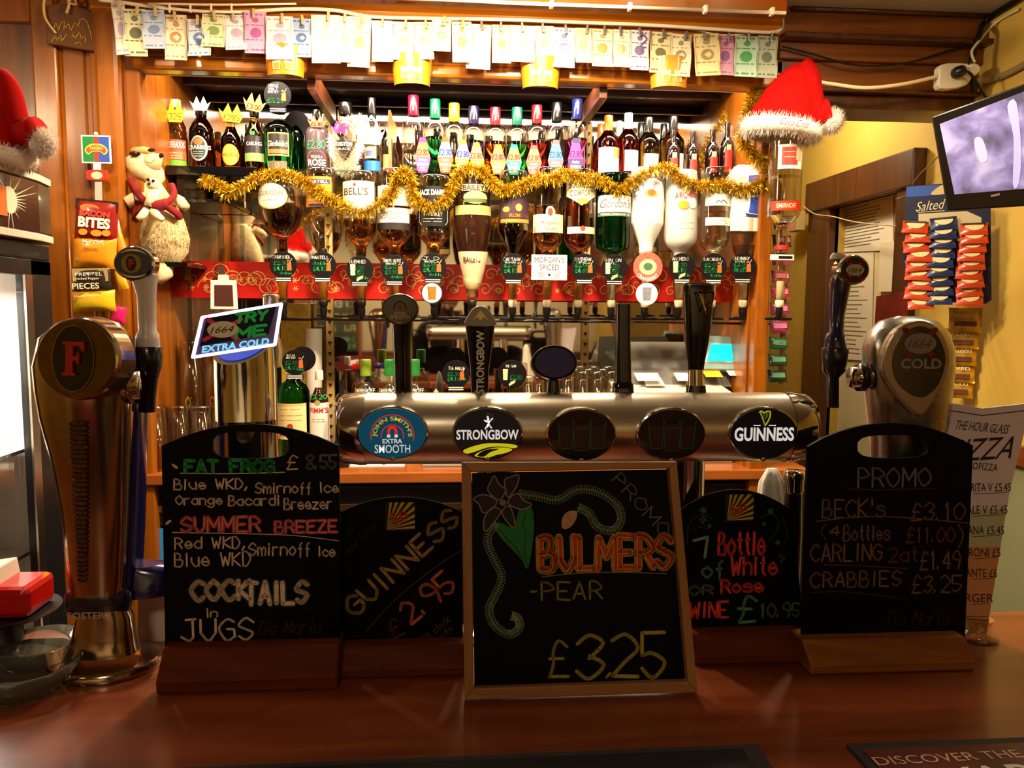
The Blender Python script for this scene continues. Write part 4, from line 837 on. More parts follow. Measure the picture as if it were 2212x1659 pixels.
# far right bottle under the santa hat
YO_ = YO; YO = 2.345
b = optic(1688, [(12, 554), (13, 500), (16, 484), (32, 470), (35, 455), (35, 380), (35, 310), (33, 290)], CLR, 'clear vodka bottle with red labels under the santa hat, last inverted', '#eef0ea', 382, barrel='#f4eee0', nozzle='white')
lab(b, 1662, 318, 1712, 370, mat('#e8e2da', .4)); lab(b, 1668, 324, 1700, 362, mat('#d03a28', .4), 'red_shield', z=.0011); lab(b, 1696, 296, 1708, 352, mat('#b8a890', .5), 'tax_strip', z=.0015); lines(b, 1672, 1697, (334, 345), WHITE, z=.0016)
lab(b, 1655, 438, 1722, 458, mat('#c8281c', .4), 'red_ribbon'); labt(b, 'SMIRNOFF', 1662, 443, 1700, 453, mat('#e8c8a0', .5), bold=.01); MB().lathe([(14*b.s, b.z(540)), (14*b.s, b.z(530))], 18).obj('red_ring', b.t, RED)
o = P(1690, 556, YO-.03); s = b.s; t = thing('optic_tag', 'white optic tag with a black strip under the last bottle', 'tag', o)
MB().box(-26*s, 0, -6*s, 26*s, .004, 6*s).obj('plate', t, WHITE, None, .001); MB().box(-8*s, -.001, -2.5*s, 22*s, 0, 3*s).obj('strip', t, BLACK)
YO = YO_
# discs
DG = lambda a, b_, c=None, n_=('NAME',): [(n_[0], (-22, -20, 14, -13), 'w')]+([(n_[1], (-18, -12, 4, -8), 'w')] if len(n_) > 1 else [])+[(a, (-20, -8, 10, 0), 'g'), (b_, (-20, 3, 8, 12), 'g')]+([(c, (-8, 15, 18, 21), 'g')] if c else [])
YD = YO-.06
for cx, cy, a, b_, c, nm, pic, lb in ((612, 572, '£2.30', '£4.10', 'double', ('COURVOISIER',), 'orange', 'cognac prices 2.30 and 4.10, leftmost'), (697, 573, 'double', '£4.10', None, ('MARTELL',), 'orange', 'second from the left, double 4.10'),
    (777, 582, '£2.00', '£3.50', 'double', ('BLENDED',), 'glass', 'with glass and wedge pictures, third from the left'), (852, 580, '£2.00', '£3.80', 'double', ('FAMOUS GROUSE', 'WHISKY'), 'orange', 'fourth from the left'),
    (935, 575, '£2.55', '£4.60', 'double', ('J.D', 'WHISKEY'), 'orange', 'marked J.D above the round beer coaster'), (1109, 577, '£2.30', '£4.10', None, ('CAPTAIN', 'MORGAN'), 'orange', 'under the dark rum bottle'),
    (1262, 577, '£2.55', '£4.60', None, ('SOUTHERN', 'COMFORT'), 'orange', 'under the reddish liqueur bottle'), (1327, 579, '£2.00', '£3.50', 'double', ('GIN ON', 'OPTIC'), 'glass', 'under the green gin bottle'),
    (1473, 576, '£2.30', '£4.10', 'double', ('ARCHERS',), 'glass', 'under the frosted schnapps bottle'), (1541, 577, '£2.00', '£3.50', 'double', ('BACARDI',), 'orange', 'under the white rum bottle'), (1604, 575, '£2.00', 'dble £3.50', None, ('ORDINARY', 'VODKA'), 'orange', 'under the white carton')):
    s = S(cx, cy, YD)
    disc(cx, cy, 29, YD, 'black price disc %s' % lb, DG(a, b_, c, nm), True, pic)
# cranberry disc
o = P(1399, 577, YD); s = S(1399, 577, YD); t = thing('cranberry_disc', 'pink and white round drinks disc below the white coconut bottle', 'sign', o)
MB().prism(ell(0, 0, 36*s, 36*s, 40), 0, .002).obj('clear_rim', t, thin('#ffe8e0', .9, .3), MX); MB().prism(ell(0, 0, 32*s, 32*s, 40), .002, .004).obj('disc', t, mat('#e86a5a', .5, noise=.5, scale=120), MX)
MB().prism(ell(0, 0, 19*s, 17*s, 30), .004, .0045).obj('inner_print', t, mat('#bfc99a', .5, noise=.3, scale=90), MX); MB().prism(ell(0, 1*s, 10*s, 8*s, 20), .0045, .005).obj('palm_print', t, mat('#4a7a5a', .5, noise=.5, scale=200), MX)
T(t, 'CRANBERRY', (0, 0, 1, 1), WHITE, M=MX, z=.0046, bold=.02, arc=(0, 0, 30*s, 22*s, 215, 325)) 
# spiced rum sign
o = P(1186, 605, YD-.01); s = S(1186, 600, YD-.01); t = thing('rum_sign', 'square white sign with black capitals hanging below the spiced rum bottle', 'sign', o)
MB().prism([(-38.5*s, 0), (38.5*s, 0), (38.5*s, 54*s), (-38.5*s, 54*s)], 0, .003).obj('card', t, mat('#efe8d8', .5), MX)
DK = mat('#2c2622', .5)
T(t, "MORGAN'S", (-32*s, 37*s, 32*s, 49*s), DK, M=MX, z=.0033); T(t, 'SPICED', (-21*s, 21*s, 21*s, 33*s), DK, M=MX, z=.0033)
mb = MB(); mb.prism(ell(0, 11*s, 3*s, 3*s, 10), .003, .0034)
for k in range(3): 
    for e in (-1, 1): ribbon(mb, [(e*10*s, (15-4*k)*s), (e*(26-2*k)*s, (15-4*k)*s)], .0011, flat, .0034)
mb.obj('small_print', t, DK, MX)['kind'] = 'stuff'
# small round coasters
for cx, cy, r, c_, lb in ((933, 633, 23, '#9a6a20', 'round white coaster with a beer glass picture and dark rim, left of the arrow handle'), (1397, 635, 24, '#8a8a96', 'round white coaster with a grey tumbler picture below the cranberry disc')):
    o = P(cx, cy, YD-.01); s = S(cx, cy, YD-.01); t = thing('round_coaster', lb, 'coaster', o, 'round coasters hung on optics')
    MB().prism(ell(0, 0, r*s, r*s, 32), 0, .002).obj('rim', t, mat('#241f1c' if r == 23 else '#d8d4d0', .5), MX); MB().prism(ell(0, 0, (r-2)*s, (r-2)*s, 32), .002, .0025).obj('face', t, WHITE, MX)
    MB().prism([(-8*s, -14*s), (8*s, -14*s), (10*s, 14*s), (-10*s, 14*s)], .0025, .003).obj('glass_picture', t, mat(c_, .5, noise=.3, scale=100), MX)
# ================================================================== tinsel
def tinsel(name, label, pts2, Y, rad, n, seed, dy=.02):
    random.seed(seed); pts = []
    for p in pts2: q = P(p[0], p[1], Y); pts.append((q.x, q.y, q.z))
    path = sp(pts, 14); mb = MB(); L = len(path)
    for k in range(n):
        i = random.randrange(L); p = V(path[i]); j = min(L-1, i+1); tg = (V(path[j])-V(path[max(0, i-1)])); tg = tg.normalized() if tg.length > 0 else V((1, 0, 0))
        d = V((random.gauss(0, 1), random.gauss(0, 1), random.gauss(0, 1))); d = (d-tg*d.dot(tg)*.6).normalized()
        L_ = rad*random.uniform(.55, 1.1); sd_ = d.cross(V((random.random()-.5, random.random()-.5, random.random()-.5))).normalized()*.0009
        c = p+d*L_*.5+V((0, random.uniform(-.004, .004), 0)); e = p+d*L_+V((0, 0, -.15*L_))
        mb.add([p-sd_, p+sd_, c+sd_, c-sd_, e+sd_, e-sd_], [(0, 1, 2, 3), (3, 2, 4, 5)])
    o = thing(name, label, 'tinsel', path[0], 'gold tinsel garlands'); o.location = (0, 0, 0)
    mb.obj('foil_strands', o, mat('#f2c22a', .28, .75, noise=.3, scale=200))['kind'] = 'stuff'
    MB().tube(path[::6]+[path[-1]], .0016, 5).obj('core_wire', o, mat('#c8961e', .4, .6)); return o
YT = YO-.055
tinsel('tinsel_garland', 'gold tinsel garland draped along the necks and tops of the inverted bottles, left half', [(440, 388), (478, 400), (490, 418), (530, 398), (570, 378), (606, 374), (640, 384), (672, 402), (700, 420), (738, 440), (780, 460), (820, 440), (848, 415), (856, 388), (872, 372), (888, 385), (893, 420), (915, 445), (950, 440), (975, 410), (990, 378), (1010, 362), (1042, 368)], YT, .026, 6000, 1)
tinsel('tinsel_garland', 'gold tinsel garland draped over the inverted bottles, right half to the carton', [(1042, 368), (1060, 390), (1085, 410), (1110, 408), (1138, 395), (1165, 385), (1200, 384), (1222, 372), (1250, 382), (1285, 385), (1310, 396), (1336, 412), (1362, 396), (1395, 370), (1440, 362), (1462, 378), (1490, 396), (1530, 400), (1568, 396), (1600, 408), (1630, 402), (1652, 385)], YT, .026, 5800, 2)
tinsel('tinsel_garland', 'gold tinsel hanging down the oak side from the pelmet to the carton', [(1636, 190), (1622, 225), (1612, 262), (1604, 300), (1622, 330), (1650, 352), (1662, 378), (1648, 402)], YT, .028, 3000, 3)
tinsel('tinsel_garland', 'thin reddish gold tinsel leaning behind the small wine bottles', [(1588, 222), (1560, 262), (1535, 296), (1520, 330), (1508, 372)], 2.72, .024, 900, 4)
# ================================================================== things on the back worktop
random.seed(21)
GT = thin('#fdf6e6', .90, .5)
def tumbler(name, label, cx, hw0, hw1, yt, Y, z, grp, mark=None, inverted=True, flutes=False):
    b = VB(cx, Y, z=z, ref=yt+40); h = b.z(yt); t = thing(name, label, 'glass', b.o, grp); r0, r1 = hw0*b.s, hw1*b.s; w_ = .0022
    pr_ = [(r0, 0), (r0+(r1-r0)*.25, h*.28), (r1*1.0, h*.97), (r1*.93, h)] if inverted else [(r1*.93, 0), (r1, h*.03), (r0, h)]
    g = [(r, z_) for r, z_ in pr_]+([(0, h)] if inverted else [])
    inner = ([(r0-w_, 0.0), (r1-w_, h*.9), (0, h*.92)] if inverted else [(0, h*.05), (r1-w_, h*.06), (r0-w_, h)])
    MB().lathe(([(0, 0)] if not inverted else [])+g, 20, caps=False).lathe(inner, 18, caps=False).obj('glass_body', t, GT)
    MB().lathe([(r0-.0015, 0), (r0+.0006, .001), (r0-.001, .003)], 20, caps=False).obj('rim', t, GT)
    if flutes:
        mb = MB(); 
        for k in range(14): a = 2*pi*k/14; mb.tube([(r1*cos(a), r1*sin(a), h*.1), ((r0+r1)/2*cos(a), (r0+r1)/2*sin(a), h*.7)], .0016, 5)
        mb.obj('flutes', t, GT)['kind'] = 'stuff'
    if mark:
        H(t, '0', (-.007, h*.10, .007, h*.26), mat(mark, .4), fn=bendf(max(r0, r1)*.99), z=.001, wd=.0028)
    b.t = t; b.h = h; return b
G1 = 'upturned pint glasses on the worktop left of the chrome font'
Yg = 2.66
low = [(336, 2.47), (386, 2.53), (434, 2.55), (480, 2.58), (420, 2.64), (462, 2.68), (640, 2.80)]
wds = ['front left, with a yellow mark', 'second in the front row', 'third in the front row', 'partly behind the chrome font', 'left one of the second row', 'right one of the second row', 'behind the cream labelled green bottle']
for (cx, Y), wd in zip(low, wds): tumbler('pint_glass', 'upturned pint glass, %s' % wd, cx, 26, 22, 876 if Y < 2.6 else 870, Y, z0, G1, '#d8a020' if cx == 336 else None)
zt2 = P(404, 838, 2.70).z
for cx, Y, wd, mk in ((412, 2.62, 'stacked above the row, left, with a yellow mark', '#d8a020'), (464, 2.63, 'stacked above the row, right, with a red mark', '#a8402c')):
    tumbler('pint_glass', 'upturned pint glass %s' % wd, cx, 26, 21, 736, Y, z0+.152, G1, mk)
o = P(444, 838, 2.62); t = thing('glass_tray', 'clear tray carrying the upper upturned pint glasses', 'tray', (o.x, 2.62, z0+.145)); MB().box(-.085, -.07, 0, .10, .06, .005).obj('sheet', t, GT, None, .001)
k = 0
for r_, Y in enumerate((2.62, 2.69, 2.76)):
    for c_ in range(4 if r_ < 2 else 3):
        cx = 1228+c_*31+r_*12; k += 1
        tumbler('short_tumbler', 'short fluted tumbler, %s in the %s row right of the blank oval handle' % (nth(c_+1), ('front', 'middle', 'back')[r_]), cx, 17, 14, 802-r_*6, Y, z0, 'upturned short fluted tumblers', None, flutes=r_ == 0)
for cx, wd in ((1142, 'left'), (1165, 'right')): tumbler('short_tumbler', 'plain small tumbler just left of the blank oval handle, %s one' % wd, cx, 15, 12, 812, 2.6, z0, 'plain small tumblers', None)
ZW = dict(z=z0, name='bottle')
b = bottle(632, 35, 760, 'round', glass('#0d7a34'), 'green whiskey bottle with large cream label and two black discs', '#2a1410', .90, .34, Y=2.56, grp='bottles on the worktop', z=z0)
lab(b, 601, 868, 662, 944, mat('#efdca0', .5)); lab(b, 601, 868, 662, 873, mat('#d9c07a', .5), 'edge_band', z=.001); labt(b, 'JAMESON', 606, 928, 655, 940, mat('#6a3a20', .5), z=.0014, bold=.02, shear=.3); lab(b, 624, 910, 637, 925, mat('#b0402c', .5), 'crest', shape='oval', z=.0014); lines(b, 608, 656, (880, 893, 903), mat('#9a804a', .5), z=.0014)
MB().box(-.006, 0, 0, .006, .001, .012).obj('neck_seal', b.t, mat('#c8602c', .5), Matrix.Translation((-.003, -b.r*.38-.001, b.z(822))))
disc(637, 783, 27, 2.50, 'black price disc leaning on the green whiskey bottle', [('IRISH', (-16, -18, 0, -13), 'w'), ('WHISKEY', (-18, -12, 2, -8), 'w'), ('£2.60', (-20, -4, 6, 4), 'g'), ('£4.60', (-20, 7, 4, 15), 'g'), ('double', (4, 12, 19, 18), 'g')], grp=None)
disc(655, 775, 27, 2.515, 'plain black disc behind the lettered disc on the green whiskey bottle', [], False, None, grp=None)
b = bottle(689, 21, 800, 'tall', mat('#3a1c12', .05, coat=.6, trans=.5), 'dark aperitif bottle with white label lettered in red', '#e8e2d6', .90, .42, Y=2.55, grp='bottles on the worktop', z=z0)
lab(b, 669, 868, 710, 955, WHITE); labt(b, "PIMM'S", 671, 878, 708, 890, mat('#c8282c', .5), bold=.01, z=.0014); lab(b, 682, 862, 694, 873, mat('#b09a6a', .5), 'crest', shape='oval', z=.0014); lines(b, 676, 704, (903, 908), mat('#8a6a60', .5), z=.0014, wd=.001)
labt(b, '£3.20', 672, 850, 706, 860, mat('#2fbf60', .5), hand=True, wd=.002)
b = bottle(738, 17, 822, 'round', mat('#120e10', .1, coat=.5), 'short black bottle with white rim print beside the chrome cylinder', None, Y=2.5, grp='bottles on the worktop', z=z0); labt(b, 'ERISTOFF', 722, 866, 750, 874, WHITE, z=.001)
for cx, cap, wd in ((790, '#8fae2c', 'left'), (842, '#2f9a3c', 'middle'), (895, '#2f8a40', 'right')):
    b = bottle(cx, 24, 776, 'round', thin('#eef6ec', .9, .35), 'clear flavoured vodka bottle with green cap, %s of three' % wd, cap, .84, .50, Y=2.60, grp='three green capped vodka bottles', z=z0, liq='#dfeedd', level=.5)
    labt(b, 'SMIRNOFF', cx-22, 837, cx+20, 846, WHITE, z=.001, bold=.01)
b = bottle(742, 20, 800, 'round', thin('#f0ece0', .9, .35), 'squat clear decanter bottle left of the green capped vodkas', None, Y=2.68, grp='bottles on the worktop', z=z0)
# stemmed glass holding a napkin
o = VB(942, 2.55, z=z0, ref=840); t = thing('stemmed_glass', 'stemmed glass with a folded grey napkin behind the arrow handle', 'glass', o.o)
MB().lathe([(.034, 0), (.03, .004), (.005, .01), (.004, .08), (.012, .095), (.03, .13), (.028, .19)], 22, caps=False).obj('goblet', t, GT)
MB().lathe([(.02, .12), (.016, .19), (.008, .235), (0, .245)], 7).obj('napkin', t, mat('#a8a098', .8))
disc(985, 808, 30, 2.5, 'black price disc for coffee liqueur left of the arrow handle', [('TIA MARIA', (-16, -16, 18, -9), 'w'), ('£2.30', (-18, -4, 8, 4), 'g'), ('£4.10', (-18, 6, 6, 14), 'g'), ('double', (6, 8, 22, 14), 'g')], grp=None)
disc(1106, 808, 31, 2.5, 'black price disc marked 2.80 beside the blank oval handle', [('THE CLAN', (-14, -20, 8, -15), 'w'), ('£2.80', (-4, 2, 22, 12), 'g')], False, 'glass', grp=None)
for cx in (985, 1106): 
    o = VB(cx, 2.512, z=z0, ref=840); t = thing('disc_stand', 'dark squat bottle standing behind the %s' % ('coffee liqueur disc' if cx < 1000 else 'disc marked 2.80'), 'bottle', o.o, 'squat bottles behind the discs'); h = o.z(840)
    MB().lathe([(.030, 0), (.034, .01), (.034, h*.55), (.016, h*.72), (.012, h)], 18).obj('glass_body', t, mat('#1c100c', .08, coat=.5), Matrix.Translation((0, .045, 0)))
# paper bundle leaning by the shelf standard
o = P(1240, 800, 2.82); s = S(1240, 760, 2.82); t = thing('paper_sheaf', 'sheaf of white till paper leaning on the mirror by the right shelf standard', 'papers', (o.x, 2.80, z0))
for k in range(5): MB().prism([(-14*s+k*.004, 0), (14*s, 0), (17*s, .21-k*.006), (-17*s+k*.003, .215-k*.01)], 0, .001).obj('sheet', t, mat('#efe8dc', .6), Matrix.Translation((0, .05-k*.006, 0))@Matrix.Rotation(R(90-k), 4, 'X')@Matrix.Rotation(R(4-k*2), 4, 'Z'))
# tall plastic cup in front of standard
b = tumbler('plastic_cup', 'tall white plastic cup standing upside up left of the shelf standard', 678, 18, 14, 710, 2.80, z0, None, None, False); b.t.children[0].data.materials[0] = mat('#efe3dc', .5)
# brass jigger column in mirror gap
o = VB(640, 2.84, z=z0, ref=740); t = thing('gold_gift_box', 'tall golden bottle carton behind the lit plaque', 'carton', o.o)
MB().box(-.048, -.03, 0, .048, .03, o.z(655)).obj('box', t, mat('#d8b24a', .35, .5, noise=.3, scale=40), None, .002); MB().box(-.012, -.032, .2, .012, -.03, .235).obj('badge', t, mat('#7a5a1c', .4))
# small sign frame on a post, and chrome tube
o = P(485, 668, 2.3); s = S(485, 640, 2.3); t = thing('price_sign', 'small white framed card with dark centre on a thin stem', 'price sign', o)
MB().prism([(-29*s, 0), (29*s, 0), (27*s, 62*s), (-27*s, 62*s)], 0, .004).obj('frame', t, mat('#eadfd4', .4), MX, .001)
MB().prism([(-20*s, 7*s), (20*s, 7*s), (19*s, 52*s), (-19*s, 52*s)], .004, .005).obj('dark_card', t, mat('#4a2420', .4), MX)
MB().prism([(-12*s, 62*s), (12*s, 62*s), (10*s, 74*s), (-10*s, 74*s)], 0, .004).obj('clip', t, mat('#d8cfc4', .3), MX)
MB().tube([(0, .004, 0), (0, .004, -(o.z-z0)+.0)], .003).obj('stem', t, STEEL)
MB().lathe([(.03, -(o.z-z0)), (.028, -(o.z-z0)+.006), (.004, -(o.z-z0)+.01)], 18).obj('foot', t, STEEL)
# ------------------------------------------------ till
o = P(1480, 845, 2.50); tl = thing('cash_register', 'grey touch screen till with a glowing cyan display', 'till', (o.x, 2.56, z0))
GR = mat('#8f8a84', .4); GD = mat('#5c564e', .35, coat=.2)
MT = lambda *a: Matrix.Translation(a)
q = lambda px, py, Y: (P(px, py, Y).x-o.x, P(px, py, Y).z-z0)
x0, _ = q(1320, 845, 2.56); x1 = xo1-o.x-.012; ztop = q(1480, 848, 2.56)[1]
MB().box(x0, -.05, 0, x1, .26, ztop-.01).obj('drawer_unit', tl, mat('#c9c2b4', .45), None, .004)
MB().add([(x0+.01, -.06, ztop-.01), (x1+.01, -.06, ztop-.01), (x1-.045, .02, ztop+.035), (x0+.0, .02, ztop+.035), (x0+.01, .02, ztop-.01), (x1-.0, .02, ztop-.01)], [(0, 1, 2, 3), (0, 3, 4), (1, 5, 2), (3, 2, 5, 4), (0, 4, 5, 1)]).obj('keyboard_slope', tl, mat('#d3cbb8', .4))
a_, za_ = q(1345, 738, 2.66); b_, _ = q(1520, 738, 2.66)
MB().add([(a_-.02, .0, ztop+.02), (b_+.07, .0, ztop+.02), (b_, .10, za_), (a_+.01, .10, za_), (a_-.02, .2, ztop), (b_+.07, .2, ztop)], [(0, 1, 2, 3), (0, 3, 4), (1, 5, 2), (3, 2, 5, 4)]).obj('printer_cover', tl, GD)
s = S(1430, 780, 2.6)
FM = MT(a_+.07, .045, ztop+.07)@Matrix.Rotation(R(50), 4, 'X')
MB().box(-.02, -.003, 0, .02, 0.003, .002).obj('slot', tl, mat('#d8c9b8', .4), FM)
MB().prism([(-.03, -.02), (.035, -.02), (.028, .02), (-.033, .02)], 0, .001).obj('receipt', tl, mat('#f4f0ea', .5), MT(a_+.085, -.002, ztop+.036)@Matrix.Rotation(R(35), 4, 'X'))
# screen
sc_ = Pl((o.x+q(1570, 770, 2.57)[0], 2.57, z0+q(1570, 790, 2.57)[1]), 0, 24)
LI = Matrix.Translation(-V((o.x, 2.56, z0)))
MB().prism(sc_.pts([(1512, 798), (1611, 799), (1597, 727), (1533, 724)]), -.03, 0).obj('screen_housing', tl, mat('#8aa8a4', .4), LI@sc_.M, .004)
MB().prism(sc_.pts([(1520, 783), (1596, 784), (1592, 742), (1532, 740)]), 0, .0015).obj('bezel', tl, mat('#c9d0d4', .3), LI@sc_.M)
MB().prism(sc_.pts([(1526, 780), (1589, 781), (1587, 745), (1536, 744)]), .0015, .0025).obj('lit_display', tl, mat('#00e6f0', .4, em=1.1), LI@sc_.M)
MB().box(-.02, .01, -.12, .02, .04, 0).obj('screen_arm', tl, GD, MT(q(1570, 790, 2.57)[0], .02, q(1570, 790, 2.57)[1]))
for i, (cx, cy, w_, h_, c_, lb) in enumerate(((1540, 815, 38, 12, '#e8a81c', 'yellow slip lying on the till keyboard'), (1588, 814, 30, 9, '#efe6d6', 'small white slip on the till keyboard'), (1400, 822, 52, 14, '#f4f0ea', 'white sheet lying at the left of the till'), (1475, 822, 30, 14, '#f2ecdf', 'white note behind the chrome footed stout handle'))):
    p_ = P(cx, cy, 2.555); s = S(cx, cy, 2.555); t = thing('paper_slip', lb, 'paper', (p_.x, 2.555, p_.z+.012), 'paper slips on the till'); MB().prism([(-w_*s/2, -h_*s), (w_*s/2, -h_*s), (w_*s/2-.004, h_*s), (-w_*s/2-.004, h_*s)], 0, .0008).obj('sheet', t, mat(c_, .6), Matrix.Rotation(R(32), 4, 'X'))
p_ = P(1612, 815, 2.56); t = thing('key_bunch', 'bunch of keys lying on the right of the till keyboard', 'keys', (p_.x, 2.55, p_.z+.008))
random.seed(4)
for k in range(6): MB().tube(sp([(0, 0, 0), (random.uniform(-.02, .02), random.uniform(-.01, .01), random.uniform(.0, .012)), (random.uniform(-.03, .03), random.uniform(-.02, .02), random.uniform(-.005, .008))], 3), .0022, 5).obj('key', t, mat('#7a7264', .35, .8))
# papers at the worktop edge
for cx, w_, lb, k in ((800, 150, 'white paper sheet with a red spot under the left end of the chrome cylinder', 0), (955, 80, 'stack of dark edged leaflets under the arrow oval', 1)):
    p_ = PZ(cx, 1002, z0); t = thing('paper_sheet' if k == 0 else 'leaflet_stack', lb, 'papers', (p_.x, p_.y, z0+.0005)); s = S(cx, 1002, p_.y); w2 = w_*s/2
    for j in range(1 if k == 0 else 5): MB().box(-w2, -.05, .0022*j, w2+.003*j, .16, .0022*j+.0018).obj('sheet', t, mat('#f6f0e6' if k == 0 or j % 2 else '#4a4048', .55))
    if k == 0: MB().prism(ell(.045, -.02, .006, .01, 12), .002, .0025).obj('red_spot', t, RED)
# ================================================================== beer fonts on the front counter
random.seed(31)
GOLDF = mat('#7a5a22', .35, .6, noise=.3, scale=120)
def MPl(pl_, o): return Matrix.Translation(-V(o))@pl_.M
def ovals(t, pl_, o, cx, cy, rx, ry, m, name, d0, d1, n=40):
    c = pl_.at(cx, cy); s = S(cx, cy, pl_.o.y); return MB().prism(ell(c[0], c[1], rx*s, ry*s, n), d0, d1).obj(name, t, m, MPl(pl_, o), .0008)
# ---- horizontal chrome cylinder with five ovals
YC_ = 1.03; oc = P(1100, 924, YC_); s = S(1100, 924, YC_); rc = 76*s
xa, xb = P(735, 924, YC_).x, P(1742, 924, YC_).x; xm_ = (xa+xb)/2
cf = thing('bar_font', 'long horizontal brushed chrome beer font with five oval badges', 'beer font', (xm_, YC_, ZT)); hz = oc.z-ZT; o_ = (xm_, YC_, ZT)
MY = Matrix.Translation((0, 0, hz))@Matrix.Rotation(R(90), 4, 'Y'); L = (xb-xa)/2
BRU = mat('#cfc4b4', .30, 1.0, noise=.12, scale=90)
def profcyl(a, b, r): return [(r, a), (r, b)]
MB().lathe([(rc, -L+.03), (rc, L-.03)], 64, MY, caps=False).obj('cylinder', cf, BRU)
for e in (-1, 1):
    pr_ = [(rc*1.02, e*(L-.034)), (rc*1.025, e*(L-.026)), (rc*1.0, e*(L-.018)), (rc*.97, e*(L-.006)), (rc*.90, e*L), (0, e*(L+.004))]
    if e < 0: pr_ = pr_[::-1]
    MB().lathe(pr_, 56, MY, caps=False).obj('end_cap', cf, CHROME)
for x in (-.13, .13): MB().lathe([(.045, 0), (.04, .008), (.026, .02), (.026, hz-rc*.8)], 28, Matrix.Translation((x+.02, .01, 0))).obj('column', cf, CHROME)
pf = Pl((xm_, YC_-rc-.004, ZT+hz))
names = [(848, 935), (1053, 936), (1256, 938), (1450, 938), (1649, 936)]
cols = ['#0f5a78', '#1c191a', '#221a14', '#221a14', '#0a090c']
badges = []
for (cx, cy), c in zip(names, cols):
    c0 = pf.at(cx, cy); sb = S(cx, cy, pf.o.y)
    bd = thing('tmp', None, None, M=Matrix.Translation(-V(o_))@pf.M@Matrix.Translation((c0[0], c0[1], 0))); 
    me = MB().prism(ell(0, 0, 77*sb, 58*sb, 48), -.016, .001).obj('oval_badge', cf, CHROME, bd.matrix_basis.copy(), .002); bpy.data.objects.remove(bd)
    lit = len(badges) in (0, 1, 4); MB().prism(ell(0, 0, 73*sb, 54*sb, 48), .001, .003).obj('badge_face', me, mat(c, .4, spec=.3, em=.35) if lit else mat(c, .18, spec=.5))
    badges.append((me, sb))
WB = mat('#f6f4f0', .45, em=.55); WH_ = mat('#f0ece4', .45)
# badge 1
me, s = badges[0]
T(me, 'EXTRA', (-21*s, -22*s, 21*s, -12*s), WB, z=.0035, bold=.02); T(me, 'SMOOTH', (-38*s, -43*s, 38*s, -25*s), WB, z=.0035, bold=.004)
T(me, "JOHN SMITH'S", (0, 0, 1, 1), mat('#e8d838', .45, em=.4), z=.0037, bold=.02, arc=(0, -6*s, 31*s, 43*s, 183, -3))
mb = MB()
for rr, w_ in ((46, 2.4), (24, 2.2)): ribbon(mb, [(rr*s*cos(R(a)), -6*s+rr*s*sin(R(a))) for a in range(188, -14, -8)], w_*s, flat, .0035)
mb.obj('red_arch', me, mat('#d83a28', .45, em=.4))
mb = MB(); ribbon(mb, [(8*s*cos(R(a)), 4*s+9*s*sin(R(a))) for a in range(180, -1, -15)], 6*s, flat, .0036); ribbon(mb, [(-8*s, 4*s), (-8*s, -3*s)], 6*s, flat, .0036); ribbon(mb, [(8*s, 4*s), (8*s, -3*s)], 6*s, flat, .0036); mb.obj('horseshoe_magnet', me, mat('#d84030', .45, em=.4))
mb = MB(); mb.prism([(-11.5*s, -9*s), (-4.5*s, -9*s), (-4.5*s, -3*s), (-11.5*s, -3*s)], .0035, .004); mb.prism([(4.5*s, -9*s), (11.5*s, -9*s), (11.5*s, -3*s), (4.5*s, -3*s)], .0035, .004); mb.obj('magnet_tip', me, WB)
# badge 2
me, s = badges[1]
T(me, 'STRONGBOW', (-67*s, -13*s, 67*s, 9*s), WB, z=.0035, bold=.025)
mb = MB(); mb.prism(sp([(-52*s, -36*s), (-30*s, -27*s), (0, -21*s), (40*s, -22*s), (64*s, -26*s), (58*s, -32*s), (30*s, -28*s), (0, -30*s), (-30*s, -40*s), (-46*s, -43*s)], 3, True), .003, .0034); mb.prism(sp([(-28*s, -48*s), (-8*s, -36*s), (24*s, -30*s), (54*s, -34*s), (40*s, -42*s), (20*s, -46*s), (0, -52*s)], 3, True), .003, .0036)
mb.obj('yellow_swoosh', me, mat('#e8e31c', .4, em=.5))
mb = MB(); mb.prism(sp([(-22*s, -47*s), (-4*s, -35*s), (26*s, -33*s), (6*s, -40*s), (-8*s, -50*s)], 3, True), .0036, .0039); mb.obj('black_swoosh', me, mat('#141214', .4))
mb = MB(); 
for st in (((0, 12), (3, 22), (1, 30)), ((2, 30), (-3, 24)), ((1, 22), (-7, 26)), ((3, 22), (10, 30)), ((1, 18), (-5, 8)), ((2, 18), (8, 10))): ribbon(mb, [(x*s, (y+3)*s) for x, y in st], 3*s, flat, .0036)
mb.prism(ell(0, 36*s, 2.6*s, 3*s, 10), .003, .0037); mb.obj('archer_emblem', me, WB)
LN(me, sp([(-3*s, 45*s), (9*s, 41*s), (13*s, 33*s), (13*s, 27*s)], 4), 1.3*s, mat('#d8b878', .5), .0037, name='bow_emblem')
# badges 3 and 4: dark glass with faint green pint outlines
for me, s in badges[2:4]:
    mb = MB()
    for x, k in ((-34, 1), (0, 1.15), (34, 1)):
        w_ = 18*k; ribbon(mb, [((x-w_)*s, 30*k*s), ((x-w_*.72)*s, -30*k*s), ((x+w_*.72)*s, -30*k*s), ((x+w_)*s, 30*k*s)], 1.8*s, flat, .0034 if x else .0044)
    mb.obj('green_outline', me, mat('#2a6a44', .5))
    mb = MB()
    for x, k in ((-34, 1), (34, 1), (0, 1.15)): mb.prism([((x-12*k)*s, -28*k*s), ((x+12*k)*s, -28*k*s), ((x+16*k)*s, 20*k*s), ((x-16*k)*s, 20*k*s)], .003, .0032 if x else .0042)
    mb.obj('pint_print', me, mat('#2c0f0a', .4)); T(me, 'GUINNESS', (-15*s, 12*s, 15*s, 16*s), mat('#7a5a40', .5), z=.0046)
